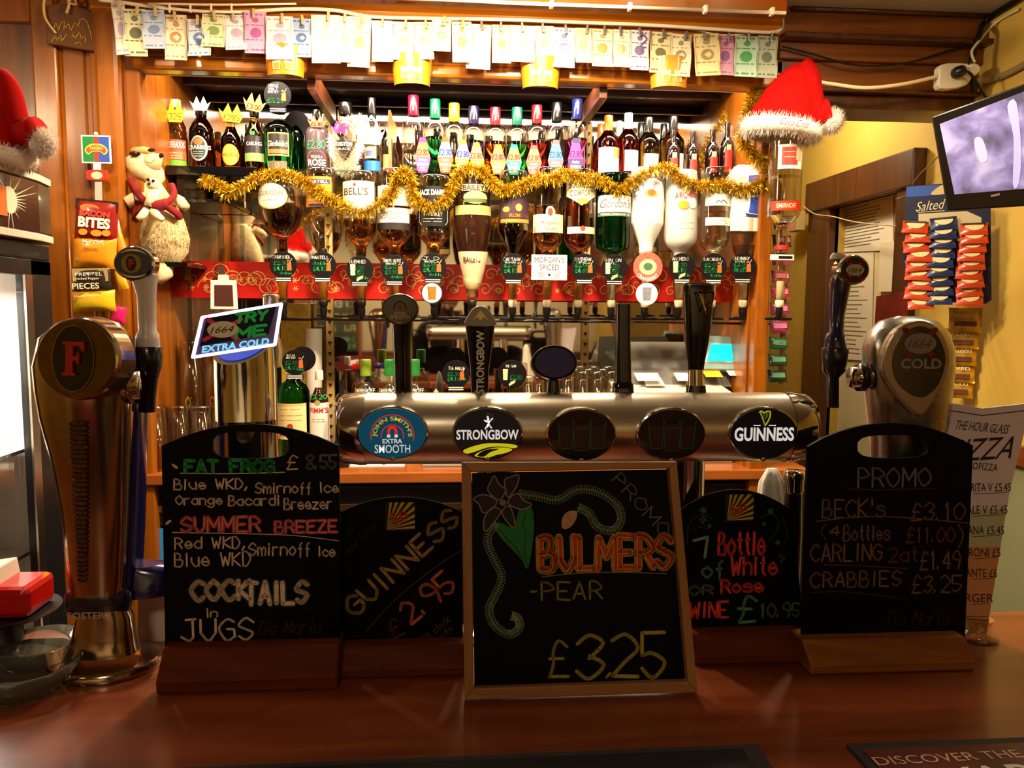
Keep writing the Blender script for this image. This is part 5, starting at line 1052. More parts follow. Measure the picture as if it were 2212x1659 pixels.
# badge 5
me, s = badges[4]
T(me, 'GUINNESS', (-66*s, -16*s, 66*s, 14*s), WB, z=.0035, bold=.03)
def harp(parent, cx, cy, w_, h, m, z, M=None):
    mb = MB(); P_ = lambda l: [(cx+x*w_, cy+y*h) for x, y in l]
    ribbon(mb, sp(P_([(-.5, .40), (-.34, .48), (-.1, .36), (.15, .46), (.42, .44)]), 4), h*.10, flat, z)
    ribbon(mb, sp(P_([(.42, .44), (.42, .1), (.2, -.3), (.02, -.5)]), 4), h*.11, flat, z); ribbon(mb, P_([(-.42, .40), (.02, -.48)]), h*.09, flat, z)
    for k in range(4): ribbon(mb, P_([(-.2+k*.14, .40), (-.1+k*.11, -.2+k*.1)]), h*.02, flat, z)
    return mb.obj('harp_emblem', parent, m, M)
harp(me, 0, 34*s, 26*s, 32*s, mat('#b8b83a', .4, em=.35), .0036)
LN(me, [(-24*s, 18*s), (-10*s, 18*s)], 1.6*s, WB, .0035); LN(me, [(10*s, 18*s), (24*s, 18*s)], 1.6*s, WB, .0035)
for me, s in badges: MB().lathe([(.003, .0), (.003, .004), (0, .0045)], 10, Matrix.Translation((0, -56*s, .0))).obj('screw', me, CHROME)
# ---- tap handles standing on the cylinder
YH_ = 1.045; zc = ZT+hz+rc-.004
def hbase(cx, label, name='tap_handle'): p_ = P(cx, 846, YH_); return thing(name, label, 'tap handle', (p_.x, YH_, zc), 'tap handles standing on the chrome cylinder')
def secs(cx, l, sy=.7, sx=1):  # [(px left, px right, py)]
    out = []
    for a, b_, y in l: out.append(((P((a+b_)/2, y, YH_).x-P(cx, 846, YH_).x), 0, P(cx, y, YH_).z-zc, (b_-a)/2*S(cx, y, YH_), (b_-a)/2*S(cx, y, YH_)*sy))
    return sorted(out, key=lambda q: q[2])
def hface(cx, px, py): p_ = P(px, py, YH_); return (p_.x-P(cx, 846, YH_).x, p_.z-zc)
s = S(1000, 760, YH_)
cx = 872; t = hbase(cx, 'black tap handle topped by an oval badge reading extra smooth')
MB().loft(secs(cx, [(852, 890, 850), (851, 889, 800), (850, 888, 760), (848, 890, 720), (846, 893, 690)])).obj('stem', t, mat('#0e120f', .12, coat=.6))
f = hface(cx, 866, 668); MF = Matrix.Translation((f[0], -.018, f[1]))@MX
hd = MB().prism(ell(0, 0, 39*s, 33*s, 40), -.02, .0).obj('oval_head', t, mat('#8a7a68', .2, 1), MF, .003); MB().prism(ell(0, 1*s, 34*s, 28*s, 40), 0, .002).obj('face', hd, mat('#161714', .15, coat=.6))
T(hd, 'EXTRA', (-12*s, -11*s, 12*s, -6*s), mat('#d8b070', .5), z=.0024, bold=.02); T(hd, 'SMOOTH', (-20*s, -21*s, 20*s, -12*s), mat('#d8b880', .5), z=.0024, bold=.02)
mb = MB(); ribbon(mb, [(13*s*cos(R(a)), -1*s+17*s*sin(R(a))) for a in range(180, -1, -20)], 3.5*s, flat, .0024); mb.prism(ell(0, 5*s, 5*s, 7*s, 14), .002, .0026); mb.obj('arch_emblem', hd, mat('#8a2a1c', .4))
cx = 1036; t = hbase(cx, 'black tapered tap handle with white vertical lettering and a grey arrow cap')
MB().loft(secs(cx, [(1018, 1055, 850), (1016, 1056, 800), (1009, 1064, 742), (1005, 1069, 704)], .35), e=3.2).obj('stem', t, mat('#100e0f', .15, coat=.6))
f = hface(cx, 1037, 700); MF = Matrix.Translation((f[0], -.016, f[1]))@MX
hd = MB().prism(sp([(-34*s, 0), (-31*s, 10*s), (-16*s, 33*s), (0, 39*s), (16*s, 33*s), (31*s, 10*s), (34*s, 0), (20*s, -4*s), (0, -5*s), (-20*s, -4*s)], 3, True), -.02, 0).obj('cap', t, mat('#a39a90', .4), MF, .003)
MB().prism([(-17*s, 7*s), (0, 30*s), (18*s, 7*s), (7*s, 15*s), (0, 8*s), (-7*s, 15*s)], 0, .001).obj('arrow_emblem', hd, mat('#fff08a', .5))
T(t, 'STRONGBOW', (-67*s, -8.5*s, 67*s, 8.5*s), WH_, M=Matrix.Translation((hface(cx, 1036, 778)[0], -.0225, hface(cx, 1036, 780)[1]))@Matrix.Rotation(R(-90), 4, 'Y')@MX@Matrix.Rotation(0, 4, 'Z'), z=.001, bold=.03)
cx = 1195; t = hbase(cx, 'tap handle with a blank navy oval face on a black neck')
MB().loft(secs(cx, [(1179, 1211, 850), (1181, 1210, 830), (1184, 1207, 812)], .8)).obj('neck', t, BLKGL)
f = hface(cx, 1196, 781); MF = Matrix.Translation((f[0], -.012, f[1]))@MX@Matrix.Rotation(R(-12), 4, 'X')
hd = MB().prism(ell(0, 0, 50*s, 39*s, 44), -.024, 0).obj('oval_head', t, mat('#3a2c26', .2, .8), MF, .004); MB().prism(ell(0, -1*s, 43*s, 32*s, 44), 0, .0015).obj('face', hd, mat('#2b2168', .45))
cx = 1346; t = hbase(cx, 'plain black rectangular tap handle column')
MB().loft(secs(cx, [(1324, 1368, 850), (1324, 1367, 830), (1328, 1363, 824)], .8), e=5).obj('foot', t, BLKGL)
MB().loft(secs(cx, [(1329, 1363, 826), (1330, 1361, 740), (1331, 1361, 657)], .8), e=6).obj('column', t, mat('#120d0e', .2, coat=.5))
cx = 1503; t = hbase(cx, 'tall curved black tap handle with a gold harp')
MB().loft(secs(cx, [(1482, 1525, 850), (1484, 1523, 832)], .8), e=3).obj('foot', t, BLKGL)
MB().loft(secs(cx, [(1486, 1520, 834), (1487, 1519, 798)], .8)).obj('chrome_neck', t, CHROME)
MB().loft(secs(cx, [(1486, 1520, 800), (1485, 1523, 780), (1480, 1531, 740), (1478, 1537, 700), (1476, 1541, 650), (1474, 1543, 620), (1476, 1538, 612), (1480, 1530, 610)], .42), e=2.8).obj('body', t, mat('#120e0d', .14, coat=.6))
MB().loft(secs(cx, [(1473, 1545, 617), (1472, 1546, 614), (1478, 1534, 610)], .42), e=2.8).obj('top_rim', t, mat('#8a8070', .25, .9))
f = hface(cx, 1514, 652); harp(t, 0, 0, 34*s, 46*s, mat('#e0c070', .4, .2), 0, Matrix.Translation((f[0], -.0225, f[1]))@MX)
# ---- left tall font: bell base, collar, tapering body, tilted oval head
YF_ = 0.98
def fsecs(l, Yp, ox, sy=.8, oy=0):
    out = []
    for q in l:
        a, b_, y = q[:3]; d = q[3] if len(q) > 3 else sy
        w_ = (b_-a)/2*S((a+b_)/2, y, Yp); out.append((P((a+b_)/2, y, Yp).x-ox, oy+(q[4] if len(q) > 4 else 0), P((a+b_)/2, y, Yp).z-ZT, w_, w_*d))
    return sorted(out, key=lambda q: q[2])
ox = P(225, 1400, YF_).x; o_ = (ox, YF_, ZT); zb_ = lambda px, py: P(px, py, YF_).z-ZT
lf = thing('tall_beer_font', 'tall chrome beer font with gold oval face and a red letter F, far left', 'beer font', o_)
FM_ = mat('#b39a80', .16, 1.0, noise=.15, scale=60)
s = S(200, 1400, YF_)
MB().loft([(0, 0, 0, 118*s, .055), (0, 0, .007, 120*s, .057), (0, 0, .012, 112*s, .052)]).obj('foot_plate', lf, FM_)
MB().loft(fsecs([(148, 300, 1405, .65), (152, 296, 1395, .62), (160, 292, 1370, .6), (168, 285, 1330, .6), (172, 272, 1305, .62)], YF_, ox), e=2.3).obj('bell_base', lf, FM_)
co = MB().loft(fsecs([(146, 280, 1318, .5), (143, 284, 1300, .5), (143, 284, 1282, .5), (150, 276, 1272, .5)], YF_, ox)).obj('collar', lf, mat('#141330', .25, coat=.5))
MB().loft([(.03, .035, P(280, 1300, YF_).z-ZT, .05, .03), (.036, .04, P(280, 1250, YF_).z-ZT, .057, .032), (.02, .03, P(280, 1235, YF_).z-ZT, .04, .02)]).obj('blue_shoulder', lf, mat('#201c5c', .2, coat=.6))
MB().loft(fsecs([(157, 268, 1278, .7), (150, 274, 1200, .72), (140, 279, 1100, .74), (122, 282, 1000, .74), (96, 286, 900, .74), (86, 288, 840, .72), (80, 288, 790, .66), (92, 280, 730, .6), (125, 255, 697, .5), (165, 215, 684, .3)], YF_, ox), e=2.3).obj('body', lf, FM_)
MB().loft([(P(x, y, YF_).x-ox, .022, zb_(x, y), .010, .026) for x, y in ((268, 1270), (274, 1150), (279, 1000), (282, 850))]).obj('blue_side', lf, mat('#1c1a58', .15, coat=.6, noise=.3))
T(lf, "FOSTER'S", (P(147, 1300, YF_-.04).x-ox, zb_(147, 1309), P(243, 1300, YF_-.04).x-ox, zb_(243, 1292)), mat('#b8a894', .4), M=Matrix.Translation((0, -.043, 0))@MX, z=.001, bold=.02)
pf = Pl(P(172, 775, YF_-.058), -14, 4); me = MB().prism(ell(0, 0, 90*s, 81*s, 56), -.03, .004).obj('oval_head', lf, FM_, MPl(pf, o_), .005)
MB().prism(ell(-1*s, 0, 84*s, 75*s, 56), .004, .0055).obj('gold_face', me, GOLDF); iv = MB().prism(ell(-5*s, 0, 45*s, 64*s, 48), .0055, .007).obj('black_oval', me, mat('#0a0b0e', .15, coat=.6)); 
LN(me, [(-5*s+45.5*s*cos(a*pi/24), 64.5*s*sin(a*pi/24)) for a in range(49)], 1.6*s, mat('#a8966a', .3, .7), .0071, name='gold_rim')
mb = MB(); F_ = lambda x, y: ((x-5)*s, y*s); mb.prism([F_(-20, -33), (F_(8, -33)), F_(8, -28), F_(2, -27), F_(3, -4), F_(10, -4), F_(12, -10), F_(15, -10), F_(16, 12), F_(12, 12), F_(10, 5), F_(3, 5), F_(4, 25), F_(18, 24), F_(24, 14), F_(27, 14), F_(27, 33), F_(-19, 33), F_(-19, 28), F_(-12, 26), F_(-13, -27), F_(-20, -28)], .007, .010); mb.obj('letter_f', me, mat('#b8281c', .35, coat=.3))
# ribbed relief down the front
mb = MB()
for k in range(34):
    y = 905+k*10; x = 203-.15*k; w_ = 24-k*.25; hw_ = 98-k*1.2; p_ = (P(x, y, YF_).x-ox, -hw_*s*.725+.0008, zb_(x, y))
    mb.ball(p_, .003, 8, sq=(w_*s/.003*.8, .7, 1.25+.4*(k%2)))
o = mb.obj('ice_relief', lf, mat('#5a4030', .15, .9, bump=.6, scale=400)); o['kind'] = 'stuff'
# side spout
sy_ = P(300, 830, YF_).z-ZT; xs_ = P(285, 830, YF_).x-ox
MB().tube([(xs_-.02, -.008, sy_), (xs_+.014, -.008, sy_)], .018, 20).obj('spout_arm', lf, CHROME); MB().tube([(xs_+.003, -.008, sy_), (xs_+.008, -.008, sy_)], .023, 24).obj('spout_ring', lf, mat('#b8a890', .2, 1))
tp = thing('side_tap', 'black side tap with white handle and dark oval badge on the far left font', 'beer tap', (P(318, 800, YF_+.02).x, YF_+.02, P(318, 890, YF_+.02).z))
YT_ = YF_+.02; tx = lambda px, py=800: P(px, py, YT_).x-tp.location.x; tz = lambda py: P(318, py, YT_).z-tp.location.z
def tsec(l, sy=1): return sorted([(tx((a+b_)/2, y), 0, tz(y), (b_-a)/2*S(318, y, YT_), (b_-a)/2*S(318, y, YT_)*sy) for a, b_, y in l], key=lambda q: q[2])
MB().loft(tsec([(309, 335, 890), (307, 336, 860), (304, 340, 820), (296, 348, 790), (294, 349, 750), (295, 347, 748)])).obj('spout_body', tp, mat('#0f0d0e', .25, coat=.3))
MB().loft(tsec([(295, 344, 750), (294, 343, 735), (296, 342, 722), (300, 337, 715), (299, 336, 690), (297, 336, 640), (288, 338, 610), (284, 340, 595)])).obj('handle', tp, mat('#e4d8cc', .3, coat=.3))
f = (tx(308), tz(571)); s2 = S(308, 571, YT_)
hd = MB().prism(ell(0, 0, 43*s2, 37*s2, 44), -.022, 0).obj('oval_head', tp, CHROME, Matrix.Translation((f[0], -.016, f[1]))@MX, .004)
MB().prism(ell(0, 0, 38*s2, 27*s2, 44), 0, .0012).obj('navy_face', hd, mat('#151838', .2, coat=.5)); MB().prism(ell(-3*s2, 0, 21*s2, 20*s2, 32), .0012, .002).obj('gold_disc', hd, mat('#9a8044', .3, .5)); MB().prism(ell(-3*s2, 0, 10*s2, 16*s2, 28), .002, .0028).obj('black_oval', hd, mat('#0c0c10', .3))
T(hd, 'F', (-8*s2, -9*s2, 3*s2, 9*s2), mat('#c0302a', .4), z=.003, bold=.06)
MB().loft(tsec([(290, 328, 548), (292, 330, 540), (296, 324, 532)], .5)).obj('white_cap', tp, mat('#d8ccc0', .35))
# ---- centre left chrome font with the lit slanted plaque
Y6 = 1.02; c6 = P(535, 1000, Y6); t = thing('lit_cold_font', 'chrome cylinder font with a slanted glowing plaque reading try me', 'beer font', (c6.x, Y6, ZT)); s = S(535, 850, Y6)
z6 = lambda py: P(535, py, Y6).z-ZT; r6 = 65*s
MB().lathe([(r6*1.25, 0), (r6*1.2, .01), (r6, .02), (r6, z6(905)), (r6*1.004, z6(904)), (r6, z6(903)), (r6, z6(800))], 48).obj('column', t, CHROME)
n = 40; mb = MB(); ring = [(r6*cos(2*pi*i/n), r6*sin(2*pi*i/n)) for i in range(n)]
zt6 = lambda x, y: z6(782)+(y+r6)*.62+(x)*.2
mb.add([(x, y, z6(800)) for x, y in ring]+[(x, y, zt6(x, y)) for x, y in ring], [(i, (i+1) % n, n+(i+1) % n, n+i) for i in range(n)], True); mb.add([(x, y, zt6(x, y)) for x, y in ring], [tuple(range(n))]); mb.obj('slanted_top', t, CHROME)
mb = MB(); mb.add([(x*.86, y*.86, zt6(x*.86, y*.86)+.0015) for x, y in ring], [tuple(range(n))]); mb.obj('blue_lens', t, mat('#2f4fd0', .2, em=.5))
p6 = Pl(P(520, 716, Y6-.045), 0, 30, 0)
o_ = (c6.x, Y6, ZT); O = p6.pts([(437, 686), (608, 657), (594, 745), (417, 772)])[::-1]
MM = MPl(p6, o_)
pl6 = MB().prism(O, -.004, 0).obj('acrylic_plaque', t, mat('#8a78b8', .3, coat=.5), MM)
LN(pl6, O+[O[0]], .0042, mat('#e9e4ff', .4, em=2.2), .0006, name='lit_edge')
MB().prism(p6.pts([(448, 688), (596, 663), (580, 722), (432, 748)])[::-1], 0, .001).obj('dark_panel', pl6, mat('#191434', .3, em=.05))
def pq6(x0, y0, x1, y1): a_ = p6.at(x0, y1); b_ = p6.at(x1, y0); return (a_[0], a_[1], b_[0], b_[1])
for s_, bx_, hh in (('TRY', (512, 674, 574, 696), 8), ('ME', (514, 706, 572, 728), 8)):
    a_ = p6.at((bx_[0]+bx_[2])/2, (bx_[1]+bx_[3])/2); w_ = (bx_[2]-bx_[0])*s/2; h_ = (bx_[3]-bx_[1])*s/2
    H(pl6, s_, (a_[0]-w_, a_[1]-h_, a_[0]+w_, a_[1]+h_), mat('#1f9a3a', .5, em=.25), rot=8, z=.0014, wd=.0042, shear=.2)
a_ = p6.at(510, 747); T(pl6, 'EXTRA COLD', (a_[0]-66*s, a_[1]-8*s, a_[0]+66*s, a_[1]+8*s), mat('#7fd4ee', .4, em=1.0), rot=8.5, z=.0014, bold=.03, shear=.15)
a_ = p6.at(482, 713)
mb = MB(); ribbon(mb, [(a_[0]-34*s, a_[1]-24*s), (a_[0]+34*s, a_[1]+24*s)], 9*s, flat, .0013); ribbon(mb, [(a_[0]-34*s, a_[1]+24*s), (a_[0]+34*s, a_[1]-24*s)], 9*s, flat, .0013); mb.obj('red_cross_print', pl6, mat('#c8283a', .45, em=.15))
MB().prism(ell(a_[0], a_[1], 31*s, 19*s, 32), .0014, .0018).obj('oval_print', pl6, mat('#c9b08a', .5, em=.1)); T(pl6, '1664', (a_[0]-22*s, a_[1]-8*s, a_[0]+22*s, a_[1]+7*s), mat('#241c18', .5), z=.002, rot=6, shear=.4)
MB().lathe([(.012, z6(735)), (.012, z6(722)), (.004, z6(715))], 16, Matrix.Translation((.0, r6*.6, 0))).obj('pin', t, CHROME)
YTT = Y6+.055; pT = P(585, 645, YTT); s3 = S(585, 645, YTT); zz6 = pT.z-ZT
MB().lathe([(.012, z6(800)), (.014, z6(760)), (17*s3, z6(730)), (17*s3, zz6), (18*s3, zz6+.004), (13*s3, zz6+.006), (12*s3, zz6-.01)], 28, Matrix.Translation((pT.x-c6.x, .055, 0))).obj('tap_tube', t, mat('#eadfd4', .15, .7))
# ---- right font with the dark pointed badge
Y7 = 1.02; ox = P(1962, 1200, Y7).x; rf = thing('cold_beer_font', 'brushed chrome beer font with a dark pointed badge reading cold, far right', 'beer font', (ox, Y7, ZT)); s = S(1960, 850, Y7); o_ = (ox, Y7, ZT)
SM = mat('#b8b4b2', .26, 1.0, noise=.2, scale=160, bump=.08)
MB().loft([(0, 0, 0, .07, .055), (0, 0, .01, .068, .053)]+fsecs([(1880, 2045, 1330, .75), (1890, 2030, 1100, .75), (1884, 2036, 950, .75), (1876, 2046, 880, .75), (1868, 2054, 800, .74), (1868, 2055, 755, .7), (1878, 2046, 718, .62), (1900, 2026, 694, .5), (1936, 1990, 683, .3)], Y7, ox), e=2.5).obj('body', rf, SM)
pf = Pl(P(1985, 790, Y7-.058), -6, 1); MM = MPl(pf, o_); me = MB().prism(sp(pf.pts([(1905, 800), (1912, 750), (1938, 710), (1985, 692), (2025, 706), (2048, 745), (2052, 790), (2035, 840), (2004, 888), (1986, 900), (1965, 884), (1925, 840)])[::-1], 3, True), -.014, .0).obj('badge_body', rf, mat('#a89888', .3, .9), MM, .003)
MB().prism(sp(pf.pts([(1928, 795), (1932, 755), (1950, 722), (1985, 704), (2018, 718), (2038, 755), (2040, 790), (2025, 832), (2002, 854), (1984, 858), (1964, 850), (1940, 828)])[::-1], 3, True), 0, .0015).obj('badge_face', me, mat('#191416', .15, coat=.7))
def pb(x0, y0, x1, y1): a_ = pf.at(x0, y1); b_ = pf.at(x1, y0); return (a_[0], a_[1], b_[0], b_[1])
T(me, 'COLD', pb(1944, 775, 2033, 796), mat('#8f8a88', .4), z=.002, bold=.03); T(me, 'premiere', pb(1955, 801, 2026, 813), mat('#6a3438', .4), z=.002, shear=.2)
a_ = pf.at(1986, 742); mb = MB(); ribbon(mb, [(a_[0]-30*s, a_[1]-28*s), (a_[0]+30*s, a_[1]+28*s)], 10*s, flat, .0019); ribbon(mb, [(a_[0]-30*s, a_[1]+28*s), (a_[0]+30*s, a_[1]-28*s)], 10*s, flat, .0019); mb.obj('red_cross_print', me, mat('#7a1c20', .4))
MB().prism(ell(a_[0], a_[1], 32*s, 21*s, 32), .002, .0024).obj('oval_print', me, mat('#8a7c74', .4)); T(me, '1664', (a_[0]-22*s, a_[1]-10*s, a_[0]+22*s, a_[1]+9*s), mat('#5a3a38', .4), z=.0026, shear=.4)
sz_ = P(1850, 815, Y7).z-ZT; xs_ = P(1872, 815, Y7).x-ox
MB().tube([(xs_+.01, .0, sz_), (xs_-.022, .0, sz_)], .014, 20).obj('spout_arm', rf, CHROME); MB().tube([(xs_-.004, .0, sz_), (xs_-.012, .0, sz_)], .019, 24).obj('spout_ring', rf, mat('#3a3432', .2, .6))
tp = thing('side_tap', 'dark blue side tap with round chrome badge on the far right font', 'beer tap', (P(1805, 800, Y7).x, Y7, P(1805, 880, Y7).z)); YT_ = Y7
tx = lambda px, py=800: P(px, py, YT_).x-tp.location.x; tz = lambda py: P(1805, py, YT_).z-tp.location.z
def tsec(l, sy=1): return sorted([(tx((a+b_)/2, y), 0, tz(y), (b_-a)/2*S(1805, y, YT_), (b_-a)/2*S(1805, y, YT_)*sy) for a, b_, y in l], key=lambda q: q[2])
MB().loft(tsec([(1788, 1812, 880), (1787, 1812, 815), (1778, 1826, 800), (1776, 1832, 755), (1779, 1830, 750)])).obj('spout_body', tp, mat('#0f0d0e', .25, coat=.3))
MB().loft(tsec([(1782, 1828, 752), (1783, 1826, 735), (1786, 1824, 722), (1793, 1822, 716), (1793, 1824, 680), (1794, 1832, 640), (1793, 1838, 612), (1796, 1842, 600)])).obj('handle', tp, mat('#15123c', .2, coat=.5))
f = (tx(1822), tz(584)); s2 = S(1822, 584, YT_)
hd = MB().prism(ell(0, 0, 36*s2, 32*s2, 44), -.022, 0).obj('round_head', tp, CHROME, Matrix.Translation((f[0], -.016, f[1]))@MX, .004)
MB().prism(ell(0, 0, 30*s2, 27*s2, 40), 0, .0012).obj('dark_face', hd, mat('#241c28', .3, coat=.4)); mb = MB(); ribbon(mb, [(-16*s2, -18*s2), (16*s2, 18*s2)], 9*s2, flat, .0015); ribbon(mb, [(-16*s2, 18*s2), (16*s2, -18*s2)], 9*s2, flat, .0015); mb.obj('red_cross_print', hd, mat('#a8282c', .4))
MB().prism(ell(0, 0, 20*s2, 12*s2, 32), .0016, .002).obj('oval_print', hd, mat('#c8b8a8', .4)); T(hd, '1664', (-14*s2, -6*s2, 14*s2, 6*s2), mat('#3a2420', .4), z=.0023, shear=.4)
MB().loft(tsec([(1792, 1830, 560), (1794, 1828, 552), (1800, 1822, 546)], .5)).obj('white_cap', tp, mat('#d8ccc0', .35))
# ================================================================== chalkboards on the counter
random.seed(77)
BASEW = wood('#7a3614', '#4a1c08', .6, 'X', 5, 0); BASEL = wood('#a0652f', '#6d3c18', .5, 'X', 5, .1)
for w_ in (BASEW, BASEL): w_.node_tree.nodes['Principled BSDF'].inputs['Specular IOR Level'].default_value = .12
CH = lambda h: mat(h, .75, noise=.25, scale=160)
CW, CG, CR, CY_, CP = CH('#f4dcbc'), CH('#22a048'), CH('#f0452c'), CH('#b5a53a'), CH('#d8605a')
class Board:
    def __init__(b, name, label, Y, outline, hole=None, lean=4, basepx=None, bm=None, frame=None, yaw=0, cat='chalkboard'):
        xs = [p[0] for p in outline]; yb = max(p[1] for p in outline); cx = (min(xs)+max(xs))/2
        b.o = P(cx, basepx[1] if basepx else yb, Y); b.o.z = ZT
        b.Y = Y; b.t = thing(name, label, cat, b.o, M=None)
        b.pl = Pl(P(cx, yb, Y), yaw, lean); b.M = Matrix.Translation(-b.o)@b.pl.M; b.s = S(cx, yb, Y)
        pts = b.pl.pts(outline)
        if hole: 
            hp = b.pl.pts(hole)
            # outline sampled to the same number of points as the hole, by angle
            b.face = MB().prism(pts, -.006, 0, hole=hp).obj('board', b.t, CHALKB, b.M)
        else: b.face = MB().prism(pts, -.006, 0).obj('board', b.t, CHALKB, b.M)
        if basepx:
            x0, y1, x1, y0, xa_, xb_ = basepx[0], basepx[1], basepx[2], basepx[3], basepx[4], basepx[5]
            q = lambda px, py: ((P(px, py, Y-.02).x-b.o.x), (P(px, py, Y-.02).z-ZT))
            a0 = q(x0, y1)[0]; a1 = q(x1, y1)[0]; t0 = q(xa_, y0); t1 = q(xb_, y0); h = t0[1]
            m = MB(); m.add([(a0, -.03, 0), (a1, -.03, 0), (a1, .035, 0), (a0, .035, 0), (t0[0], -.016, h), (t1[0], -.016, h), (t1[0], .022, h), (t0[0], .022, h), (a0, -.031, h*.3), (a1, -.031, h*.3), (a1, .035, h*.3), (a0, .035, h*.3)],
                [(0, 3, 2, 1), (4, 5, 6, 7), (0, 1, 9, 8), (8, 9, 5, 4), (1, 2, 10, 9), (9, 10, 6, 5), (2, 3, 11, 10), (10, 11, 7, 6), (3, 0, 8, 11), (11, 8, 4, 7)]); m.obj('wooden_base', b.t, bm or BASEW, None, .003)
    def bx(b, x0, y0, x1, y1): p = b.pl.at((x0+x1)/2, y1); q_ = b.pl.at((x0+x1)/2, y0); a = b.pl.at(x0, (y0+y1)/2); c = b.pl.at(x1, (y0+y1)/2); return (a[0], p[1], c[0], q_[1])
    def h(b, s, box, m, **k): k.setdefault('jit', .2); return H(b.face, s, b.bx(*box), m, **k)
    def r(b, s, cx, cy, w_, h_, rot, m, **k): c = b.pl.at(cx, cy); k.setdefault('jit', .2); return H(b.face, s, (c[0]-w_*b.s/2, c[1]-h_*b.s/2, c[0]+w_*b.s/2, c[1]+h_*b.s/2), m, rot=rot, **k)
    def ln(b, pts, w_, m, k=4, z=.0006, name='underline'): return LN(b.face, sp(b.pl.pts(pts), k), w_*b.s, m, z, name=name)
def arch(x0b, x0t, x1t, x1b, yb0, yt, ym, yb1=None, n=14):
    """bottom left, up the left side, arched top, down the right side"""
    out = [(x0b, yb0)]
    for i in range(n+1):
        u = i/n; x = x0t+(x1t-x0t)*u; out.append((x, yt-(yt-ym)*(1-(2*u-1)**2)))
    out.append((x1b, yb1 or yb0)); return out[::-1]
def holed(out, cx, cy, rx, ry, n=48):
    """resample outline by angle about the hole so the two rings pair up"""
    res = []; hl = []
    for k in range(n):
        a = 2*pi*k/n; d = (cos(a), sin(a)); best = None
        for i in range(len(out)):
            p, q = out[i], out[(i+1) % len(out)]; ex, ey = q[0]-p[0], q[1]-p[1]; den = d[0]*ey-d[1]*ex
            if abs(den) < 1e-9: continue
            t = ((p[0]-cx)*ey-(p[1]-cy)*ex)/den; u = ((p[0]-cx)*d[1]-(p[1]-cy)*d[0])/den
            if t > 0 and -1e-6 <= u <= 1+1e-6 and (best is None or t < best): best = t
        res.append((cx+d[0]*best, cy+d[1]*best))
        e = 1/(abs(d[0]/rx)**3.2+abs(d[1]/ry)**3.2)**(1/3.2); hl.append((cx+d[0]*e, cy+d[1]*e))
    for c in out:                       # snap nearest samples to the true corners
        if (c[0] in (min(p[0] for p in out), max(p[0] for p in out))) or c[1] == max(p[1] for p in out):
            j = min(range(n), key=lambda i: (res[i][0]-c[0])**2+(res[i][1]-c[1])**2); res[j] = c
    return res[::-1], hl[::-1]
def sunlogo(b, x0, y0, x1, y1):
    q = b.bx(x0, y0, x1, y1); w_, h_ = q[2]-q[0], q[3]-q[1]
    sg = MB().prism([(q[0], q[1]), (q[2], q[1]), (q[2], q[3]), (q[0], q[3])], 0, .0005).obj('sun_logo', b.face, mat('#0f0d0c', .6))
    mb = MB(); c = (q[0]+w_*.06, q[1]+h_*.04)
    def clip(a):
        dx, dy = cos(R(a)), sin(R(a)); t = min((q[2]-c[0])/dx if dx > 1e-4 else 9, (q[3]-c[1])/dy if dy > 1e-4 else 9); return (c[0]+dx*t, c[1]+dy*t)
    for a in range(2, 90, 11): mb.add([(c[0], c[1], .0008), (*clip(a), .0008), (*clip(a+5.5), .0008)], [(0, 1, 2)])
    mb.obj('ray_print', sg, mat('#c8a82c', .6)); H(sg, 'Sun', (q[0]+w_*.2, q[1]+h_*.3, q[0]+w_*.7, q[1]+h_*.72), mat('#d03a20', .6), z=.0012, rot=25, wd=w_*.06)
# ---- A: cocktails
out = arch(357, 349, 732, 736, 1408, 963, 916); o1, h1 = holed(out, 541, 962, 84, 29)
A = Board('arched_chalkboard', 'arched chalkboard with handle slot listing fat frog, summer breeze and cocktails in jugs', .93, o1, h1, 3, (343, 1490, 732, 1403, 350, 732), BASEW)
A.h('FAT FROG', (400, 994, 592, 1021), CG, wd=.0042); A.ln([(390, 1022), (500, 1023), (615, 1020)], 2, CW); A.h('£', (620, 984, 643, 1014), CW); A.h('8.55', (662, 982, 727, 1013), CH('#6e6a62'), wd=.0026); A.h('.', (374, 1004, 382, 1010), CW, wd=.003)
A.h('Blue WKD,', (376, 1034, 533, 1060), CW, wd=.0019); A.h('Smirnoff Ice', (552, 1042, 731, 1068), CW, wd=.0019)
A.h('Orange', (380, 1070, 480, 1096), CW, wd=.0019); A.h('Bacardi', (494, 1070, 602, 1092), CW, wd=.0019); A.h('Breezer', (614, 1076, 716, 1100), CW, wd=.0019)
A.h('SUMMER', (392, 1116, 562, 1149), CH('#e0404e'), wd=.0042); A.h('SUMMER', (392, 1116, 562, 1149), CH('#e8a090'), wd=.0015, z=.0012, jit=.2); s0 = random.getstate(); A.h('BREEZE', (594, 1124, 728, 1151), CH('#e0404e'), wd=.0038); random.setstate(s0); A.h('BREEZE', (594, 1124, 728, 1151), CH('#e8a090'), wd=.0013, z=.0012)
A.ln([(372, 1150), (540, 1153), (640, 1157), (732, 1168)], 1.6, CW); A.h('.', (360, 1125, 368, 1131), CW, wd=.003)
A.h('Red WKD,', (378, 1160, 528, 1189), CW, wd=.0019); A.h('Smirnoff', (538, 1172, 668, 1204), CW, wd=.0019); A.h('Ice', (690, 1180, 724, 1202), CW, wd=.0019)
A.h('Blue WKD', (377, 1192, 541, 1224), CW, wd=.0019)
for st, bx_ in (('COCK', (414, 1254, 540, 1296)), ('TAILS', (532, 1256, 664, 1304))):
    s0 = random.getstate(); A.h(st, bx_, CH('#31525e'), wd=.0085); random.setstate(s0); A.h(st, bx_, CH('#f8dcb4'), wd=.0052, z=.0012)
